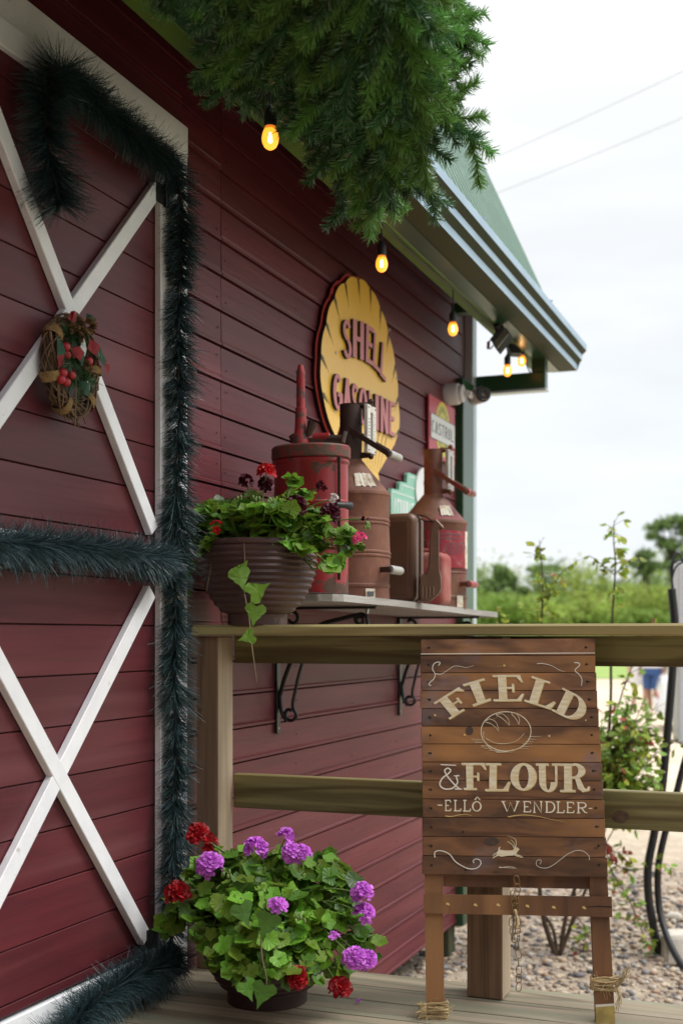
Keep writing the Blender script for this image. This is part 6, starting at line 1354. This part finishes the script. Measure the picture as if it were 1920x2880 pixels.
pp = spline([T(1590, 1690, TC), T(1568, 1760, TC), T(1545, 1850, TC), T(1522, 1930, TC), T(1510, 2000, TC), T(1512, 2080, TC), T(1530, 2150, TC-.1), T(1560, 2210, TC-.25), T(1600, 2260, TC-.4)], 8)
tag(MB().tube(pp, .019, 14).build('black_hose', M['bplast'], None, 'all'), 'smooth black hose curving down onto the gravel beside the corrugated conduit', 'hose')
wr_ = MB()
for a, c in (((1543, 1356), (1553, 1300)), ((1545, 1356), (1548, 1290))): wr_.tube(spline([T(*a, TC), T(a[0]+rr.uniform(-4, 4), (a[1]+c[1])/2, TC), T(*c, TC), T(1575, 1288, TC)], 6), .006, 5)
wr_.tube(spline([T(1543, 1356, TC), T(1540, 1300, TC), T(1555, 1270, TC), T(1570, 1290, TC)], 6), .005, 5)
tag(wr_.build('cable_tail', M['bplast'], None, 'all'), 'loose black wires coming out of the top of the corrugated conduit', 'wires')
cab = thing('control_cabinet', T(1600, 1720, 7.0), 'white framed cabinet on a post at the right edge', 'cabinet')
tl_, bl_ = T(1557, 1293, 7.0), T(1557, 1708, 7.0); fx_ = Vector((CT, ST, 0)); h_ = tl_.z-bl_.z
def cbox(a, c, z0, z1, d0, d1, m_, nm, bev=.003):
    n2 = Vector((-ST, CT, 0)); p = Vector((tl_.x, tl_.y, 0))+fx_*(a+c)/2+n2*(d0+d1)/2+Vector((0, 0, (z0+z1)/2)); return MB().obox(p, fx_*(c-a)/2, n2*(d1-d0)/2, Vector((0, 0, (z1-z0)/2)), bev).build(nm, m_, cab, True)
cbox(0, .028, bl_.z, tl_.z, 0, .12, M['cabinet'], 'frame'); cbox(.42, .448, bl_.z, tl_.z, 0, .12, M['cabinet'], 'frame'); cbox(.0285, .4195, tl_.z-.03, tl_.z, 0, .12, M['cabinet'], 'frame'); cbox(.0285, .4195, bl_.z, bl_.z+.9*h_*.5, .002, .12, M['cabinet'], 'lower_door'); cbox(.0285, .4195, bl_.z+.455*h_, tl_.z-.031, .01, .1, M['glassd'], 'dark_window'); cbox(.18, .27, -.75, bl_.z-.001, .03, .1, M['steel'], 'post')

# ================================================================ overhead cables
for (a, c, lab) in (((2400, -250), (1130, 385), 'upper pale overhead cable crossing the sky'), ((2400, -100), (1130, 442), 'lower pale overhead cable crossing the sky')):
    p, q = T(a[0], a[1], 11), T(c[0]-500, c[1]+190, 15); n_ = 24
    pts = [p.lerp(q, k/n_)-Vector((0, 0, .12*math.sin(math.pi*k/n_))) for k in range(n_+1)]
    tag(MB().tube(pts, .0035, 6).build('overhead_cable', M['cable'], None, 'all'), lab, 'cable', 'overhead cables')

# ================================================================ people in the car park
def person(u, v_ft, t, label, top, bot, skin, legs, h=1.68, turn=0, hairm='hair', wd=1.0):
    base = PT(u, v_ft, t); base.z = gz(math.hypot(base.x, base.y)); k = h/1.7
    th_ = thing('person', base, label, 'person', 'people walking in the car park')
    me = bpy.data.meshes.new('body'); ch = math.cos(turn); sh2 = math.sin(turn)
    J = {'pel': (0, 0, .93), 'sp': (0, .01, 1.12), 'ch': (0, 0, 1.32), 'nk': (0, .0, 1.46), 'hd': (0, -.01, 1.55), 'ht': (0, -.01, 1.66),
         'lh': (.09, 0, .88), 'lk': (.10, -.05, .49), 'la': (.10, .02, .09), 'lt': (.12, -.13, .035), 'rh': (-.09, 0, .88), 'rk': (-.10, .03, .49), 'ra': (-.11, .12, .10), 'rt': (-.12, -.02, .035),
         'ls': (.18, 0, 1.39), 'le': (.23, .03, 1.11), 'lw': (.22, -.08, .88), 'lf': (.21, -.10, .78), 'rs': (-.18, 0, 1.39), 're': (-.23, .0, 1.11), 'rw': (-.23, -.06, .87), 'rf': (-.22, -.08, .77)}
    E = [('pel', 'sp'), ('sp', 'ch'), ('ch', 'nk'), ('nk', 'hd'), ('hd', 'ht'), ('pel', 'lh'), ('lh', 'lk'), ('lk', 'la'), ('la', 'lt'), ('pel', 'rh'), ('rh', 'rk'), ('rk', 'ra'), ('ra', 'rt'), ('ch', 'ls'), ('ls', 'le'), ('le', 'lw'), ('lw', 'lf'), ('ch', 'rs'), ('rs', 're'), ('re', 'rw'), ('rw', 'rf')]
    Rd = dict(pel=.13, sp=.115, ch=.14, nk=.055, hd=.085, ht=.075, lh=.095, lk=.062, la=.042, lt=.035, rh=.095, rk=.062, ra=.042, rt=.035, ls=.06, le=.042, lw=.03, lf=.032, rs=.06, re=.042, rw=.03, rf=.032)
    ks = list(J); rot = lambda p: (p[0]*wd*ch-p[1]*sh2, p[0]*wd*sh2+p[1]*ch, p[2])
    vs = [tuple(c*k for c in rot(J[a])) for a in ks]; me.from_pydata(vs, [(ks.index(a), ks.index(b_)) for a, b_ in E], [])
    o = link_mesh('body', me, th_); me.materials.append(skin)
    md = o.modifiers.new('skin', 'SKIN'); 
    if not me.skin_vertices: me.attributes.new if False else None
    bm = __import__('bmesh').new(); bm.from_mesh(me); ly = bm.verts.layers.skin.verify(); bm.verts.ensure_lookup_table()
    for i, a in enumerate(ks): bm.verts[i][ly].radius = (Rd[a]*k, Rd[a]*k*(.8 if a in ('pel', 'sp', 'ch') else 1)); bm.verts[i][ly].use_root = a == 'pel'
    bm.to_mesh(me); bm.free()
    sd2 = o.modifiers.new('sub', 'SUBSURF'); sd2.levels = 2; sd2.render_levels = 2
    def cloth(nm, m_, secs, n=20):
        b_ = MB(); vs2 = []; fs = []
        for (cx, cyy, cz, ra, rb) in secs:
            for i in range(n): a = 2*math.pi*i/n; p = rot(((cx+ra*math.cos(a)), cyy+rb*math.sin(a), cz)); vs2.append((base.x+p[0]*k, base.y+p[1]*k, base.z+p[2]*k))
        for j in range(len(secs)-1):
            for i in range(n): i2 = (i+1) % n; fs.append((j*n+i, j*n+i2, (j+1)*n+i2, (j+1)*n+i))
        b_.add(vs2, fs); return b_.build(nm, m_, th_, 'all')
    cloth('shirt', top, [(0, 0, .90, .18, .135), (0, 0, 1.02, .16, .125), (0, 0, 1.15, .155, .125), (0, 0, 1.32, .19, .14), (0, 0, 1.42, .15, .1), (0, 0, 1.47, .07, .07)])
    for s_ in (1, -1): cloth('sleeve', top, [(.16*s_, 0, 1.41, .075, .075), (.205*s_, .01, 1.28, .075, .075), (.225*s_, .02, 1.15, .07, .07)])
    if legs == 'skirt': cloth('skirt', bot, [(0, 0, 1.02, .155, .12), (0, 0, .9, .20, .155), (0, 0, .58, .24, .19)])
    else:
        zb = .5 if legs == 'shorts' else .12
        cloth('trousers', bot, [(0, 0, 1.0, .155, .12), (0, 0, .88, .195, .145), (0, 0, .80, .205, .15)])
        for s_, yk in ((1, -.05), (-1, .03)): cloth('trouser_leg', bot, [(.095*s_, 0, .86, .105, .115), (.10*s_, yk*.6, .68, .105, .11), (.10*s_, yk, zb if zb > .4 else .48, .10, .10)]+([] if zb > .4 else [(.10*s_, (.02 if s_ > 0 else .12), .12, .075, .08)]))
    b_ = MB(); hp_ = rot((0, .015, 1.62)); b_.sphere((base.x+hp_[0]*k, base.y+hp_[1]*k, base.z+hp_[2]*k), .108*k, 14, 10, (.95, 1.05, 1.05)); 
    if legs == 'skirt': q = rot((0, .09, 1.48)); b_.sphere((base.x+q[0]*k, base.y+q[1]*k, base.z+q[2]*k), .09*k, 10, 8, (1, .5, 1.8))
    b_.build('hair', M[hairm], th_, 'all')
    for f in ('lt', 'rt'):
        q = rot((J[f][0], J[f][1]+.05, .045)); MB().sphere((base.x+q[0]*k, base.y+q[1]*k, base.z+q[2]*k), .06*k, 12, 8, (.75, 1.9, .75)).build('shoe', M['shoe'], th_, 'all')
person(1798, 1985, 27, 'person in a long white top over bare legs, seen under the railing', M['cwhite'], M['cwhite'], M['skin'], 'skirt', 1.66, .3, wd=1.1)
person(1836, 1985, 26.5, 'person in blue knee length shorts walking beside the one in white', M['cwhite'], M['cblue'], M['skin2'], 'shorts', 1.72, -.4, wd=1.25)
person(1860, 1985, 30, 'person in olive trousers, half hidden by the white car', M['colive'], M['colive'], M['skin'], 'long', 1.7, .5)

# ================================================================ white car
cb_ = PT(1850, 2035, 21.5); cb_.z = gz(math.hypot(cb_.x, cb_.y)); car = thing('parked_car', cb_, 'white hatchback car parked at the right edge beyond the black conduit', 'car')
fx2 = Vector((math.cos(.15), math.sin(.15), 0)); sx2 = Vector((-fx2.y, fx2.x, 0))
def cpnt(a, s_, z_): return cb_+fx2*a+sx2*s_+Vector((0, 0, z_))
prof = [(0.08, .28), (0, .42), (0, .72), (.06, .92), (.18, .98), (.42, 1.40), (.9, 1.50), (1.9, 1.47), (2.65, 1.02), (3.5, .92), (3.85, .75), (3.9, .45), (3.82, .26)]
b = MB(); secs = []
for s_, f in ((-.02, .90), (.06, 1), (.25, 1.01), (1.45, 1.01), (1.64, 1), (1.72, .90)):
    secs.append([cpnt(1.95+(a-1.95)*(1 if z_ < 1 else (.97 if f == 1 else (1 if f > 1 else .93))), s_+(0 if z_ < .98 else (.14 if s_ < .8 else -.14)*((z_-.98)/.5)), .26+(z_-.26)*(f if f < 1 else 1)) for a, z_ in prof])
n_ = len(prof); vs = [p for s_ in secs for p in s_]; fs = []
for j in range(len(secs)-1):
    for i in range(n_): i2 = (i+1) % n_; fs.append((j*n_+i, j*n_+i2, (j+1)*n_+i2, (j+1)*n_+i))
fs += [tuple(range(n_))[::-1], tuple((len(secs)-1)*n_+i for i in range(n_))]; b.add(vs, fs); b.build('body', M['carw'], car, 40)
for sd_, o_ in ((-.055, 1), (1.755, -1)):
    for ax_ in (.75, 3.1):
        w2 = MB(); w2.lathe([(.0001, -.1), (.29, -.1), (.315, -.07), (.315, .07), (.29, .1), (.0001, .1)], cpnt(ax_, sd_+.08*o_, .315), 24, axis=sx2); wo = w2.build('wheel', M['tyre'], car, 40)
        r2 = MB(); r2.lathe([(.19, -.025), (.17, -.012), (.0001, -.02)], cpnt(ax_, sd_+.0*o_-.02*o_, .315), 20, axis=sx2*o_); r2.build('rim', M['rim'], wo, 40)
w2 = MB(); q = [cpnt(.26, .155, 1.05), cpnt(.45, .045+.18, 1.36), cpnt(1.9, .19, 1.42), cpnt(2.45, .07, 1.06)]; q = [p-sx2*.07 for p in q]; w2.prism(ccw(q, -sx2), -sx2*.004); w2.build('side_window', M['glassd'], car)
w2 = MB(); q = [cpnt(.195, .3, 1.02), cpnt(.195, 1.4, 1.02), cpnt(.40, 1.35, 1.36), cpnt(.40, .35, 1.36)]; w2.prism(ccw([p-fx2*.02 for p in q], -fx2), -fx2*.006); w2.build('rear_window', M['glassd'], car)
for s_ in (.02, 1.45): w2 = MB(); w2.obox(cpnt(.0, s_+.1, .62), fx2*.03, sx2*.10, Vector((0, 0, .05)), .02); w2.build('tail_lamp', M['taill'], car, True)
w2 = MB(); w2.obox(cpnt(.01, .85, .42), fx2*.05, sx2*.86, Vector((0, 0, .13)), .04); w2.build('bumper', M['camw'], car, True)

# ================================================================ distant bushes and trees
def leafcloud(c, R_, n, sz, hollow=.45, lumps=7, seed=0):
    rg = np.random.default_rng(seed); cs_ = rg.normal(size=(lumps, 3)); cs_ = nrmz(cs_)*rg.uniform(.25, .62, (lumps, 1)); cs_[:, 2] = np.abs(cs_[:, 2])*.9-.1
    w_ = rg.integers(0, lumps, n); v = nrmz(rg.normal(size=(n, 3)))*rg.uniform(hollow, 1, (n, 1))*rg.uniform(.36, .52, (n, 1)); p = (cs_[w_]+v)*np.array(R_)+np.array(c)
    a = nrmz(rg.normal(size=(n, 3))); b_ = nrmz(np.cross(a, rg.normal(size=(n, 3)))); s_ = sz*rg.uniform(.5, 1.2, (n, 1))
    return np.stack([p-a*s_, p-b_*s_*.55, p+a*s_, p+b_*s_*.55], 1)
def bush(x_, y_, t, w_, h, n, m_, lab, nm='bush', cat='bush', grp='bushes along the far side of the field', sz=.22, seed=0):
    base = T(x_, y_, t); z0 = gz(math.hypot(base.x, base.y)); th_ = thing(nm, (base.x, base.y, z0), lab, cat, grp)
    V = leafcloud((base.x, base.y, z0+h*.42), (w_, w_, h*1.0), n, sz, seed=seed); V[..., 2] = np.maximum(V[..., 2], z0+.05); quads_mesh('foliage', V, 4, m_, th_, kind='stuff')
    b_ = MB()
    for k in range(4): a = rr.random()*6.28; b_.tube([(base.x, base.y, z0-.1), (base.x+math.cos(a)*w_*.3, base.y+math.sin(a)*w_*.3, z0+h*.6)], .06, 5)
    b_.build('branches', M['bark'], th_)
xs = [1090, 1125, 1165, 1205, 1245, 1290, 1330, 1375, 1415, 1455, 1500, 1545, 1590, 1640]
looks = ['lime green', 'broad yellow green', 'low fresh green', 'rounded mid green']
place = ['just right of the barn corner post', 'between the barn and the shelf end', 'just right of the shelf end', 'left of the short tree shoot', 'behind the left tall shoot', 'right of the left tall shoot', 'left of the gap between the two tall shoots', 'left of the right tall shoot', 'behind the right tall shoot', 'right of the right tall shoot', 'below the tall airy tree', 'behind the top of the black conduit', 'behind the white cabinet', 'beyond the right edge of the cabinet']
M['far2'] = mat('hedge_leaf_b', (.21, .31, .05), .7, rnd=.3, rv=.02, trans=.3)
for i, x_ in enumerate(xs): bush(x_, 1400, 112+4*math.sin(i*2.3), 4.6+1.6*math.sin(i*1.7), 2.5+1.1*math.sin(i*2.9+1), 2000, M['far_leaf'] if i % 2 else M['far2'], looks[i % 4]+' bush '+place[i], seed=i)
for i, x_ in enumerate([1080, 1120, 1200, 1270, 1330, 1400, 1465, 1530, 1600]): bush(x_, 1380, 126+3*math.sin(i), 5.6+1.5*math.sin(i*1.3), 5.6+1.7*math.sin(i*2.1), 2300, M['far_dark'] if i % 3 == 0 else M['far_leaf'], ['taller dark bush behind the hedge, nearest the barn', 'taller green bush behind the hedge, second from the barn', 'taller green bush behind the hedge, right of the shelf end', 'taller dark bush behind the hedge, beside the left tall shoot', 'taller green bush behind the hedge, between the two tall shoots', 'taller green bush behind the hedge, behind the right tall shoot', 'taller dark bush behind the hedge, right of the right tall shoot', 'taller green bush behind the hedge, under the tall airy tree', 'taller green bush behind the hedge, beyond the cabinet'][i], grp='taller bushes behind the hedge', seed=40+i)
def tree(x_, t, ztop_y, crowns, lab, m_, lean_=0, seed=0, tr=.28, sz=.3, dens=1.0):
    base = T(x_, 1430, t); z0 = gz(math.hypot(base.x, base.y)); th_ = thing('tree', (base.x, base.y, z0), lab, 'tree', 'trees beyond the field')
    q = T(*ztop_y, t); tk = MB(); tk.tube(spline([Vector((base.x, base.y, z0-.1)), Vector((base.x, base.y, z0)).lerp(q, .5)+Vector((.4, 0, 0)), q], 6), [tr*(1-.75*k/12) for k in range(13)], 8)
    VV = []
    for j, (cx, cy2, rx2, rz2, n) in enumerate(crowns):
        c = T(cx, cy2, t); s_ = t/3500*K; VV.append(leafcloud(tuple(c), (rx2*s_*2.0, rx2*s_*1.6, rz2*s_*2.0), int(n*dens), sz, .3, 6, seed*10+j))
        b0 = Vector((base.x, base.y, z0)).lerp(q, .35+.5*rr.random()); tk.tube([b0, b0.lerp(c, .6)+Vector((0, 0, .3)), c], [.12, .08, .05], 5)
    tk.build('trunk', M['bark'], th_, 'all'); quads_mesh('crown', np.concatenate(VV), 4, m_, th_, kind='stuff')
tree(1152, 122, (1152, 1330), [(1150, 1316, 13, 14, 500), (1158, 1335, 20, 14, 600), (1128, 1345, 18, 12, 500), (1175, 1362, 20, 16, 600), (1148, 1380, 32, 20, 900)], 'dark bushy tree with a pointed top, right of the barn', M['far_dark'], seed=1)
tree(1250, 150, (1250, 1318), [(1240, 1306, 22, 5, 500), (1265, 1308, 20, 5, 500), (1225, 1310, 14, 4, 260), (1250, 1302, 20, 4, 400), (1222, 1325, 8, 3, 120)], 'flat topped umbrella shaped tree behind the left tall shoot', M['far_dark'], seed=2, tr=.22)
tree(1380, 140, (1382, 1335), [(1382, 1345, 9, 16, 300), (1375, 1365, 14, 14, 300)], 'narrow small tree rising left of the right tall shoot', M['far_dark'], seed=3, tr=.15)
tree(1545, 118, (1535, 1200), [(1520, 1210, 26, 16, 800), (1555, 1200, 30, 16, 900), (1575, 1225, 26, 20, 800), (1500, 1235, 16, 12, 350), (1535, 1250, 26, 16, 600), (1560, 1280, 22, 18, 500), (1530, 1300, 16, 14, 260)], 'tall airy tree with a broad open crown at the right edge', M['far_dark'], seed=4, tr=.3, dens=.5, sz=.26)
tree(1480, 121, (1482, 1285), [(1482, 1275, 20, 12, 500), (1470, 1295, 20, 12, 420), (1495, 1305, 18, 12, 380), (1475, 1320, 16, 8, 200)], 'shorter thin crowned tree left of the tall airy tree', M['far_dark'], seed=5, tr=.22, dens=.6, sz=.26)
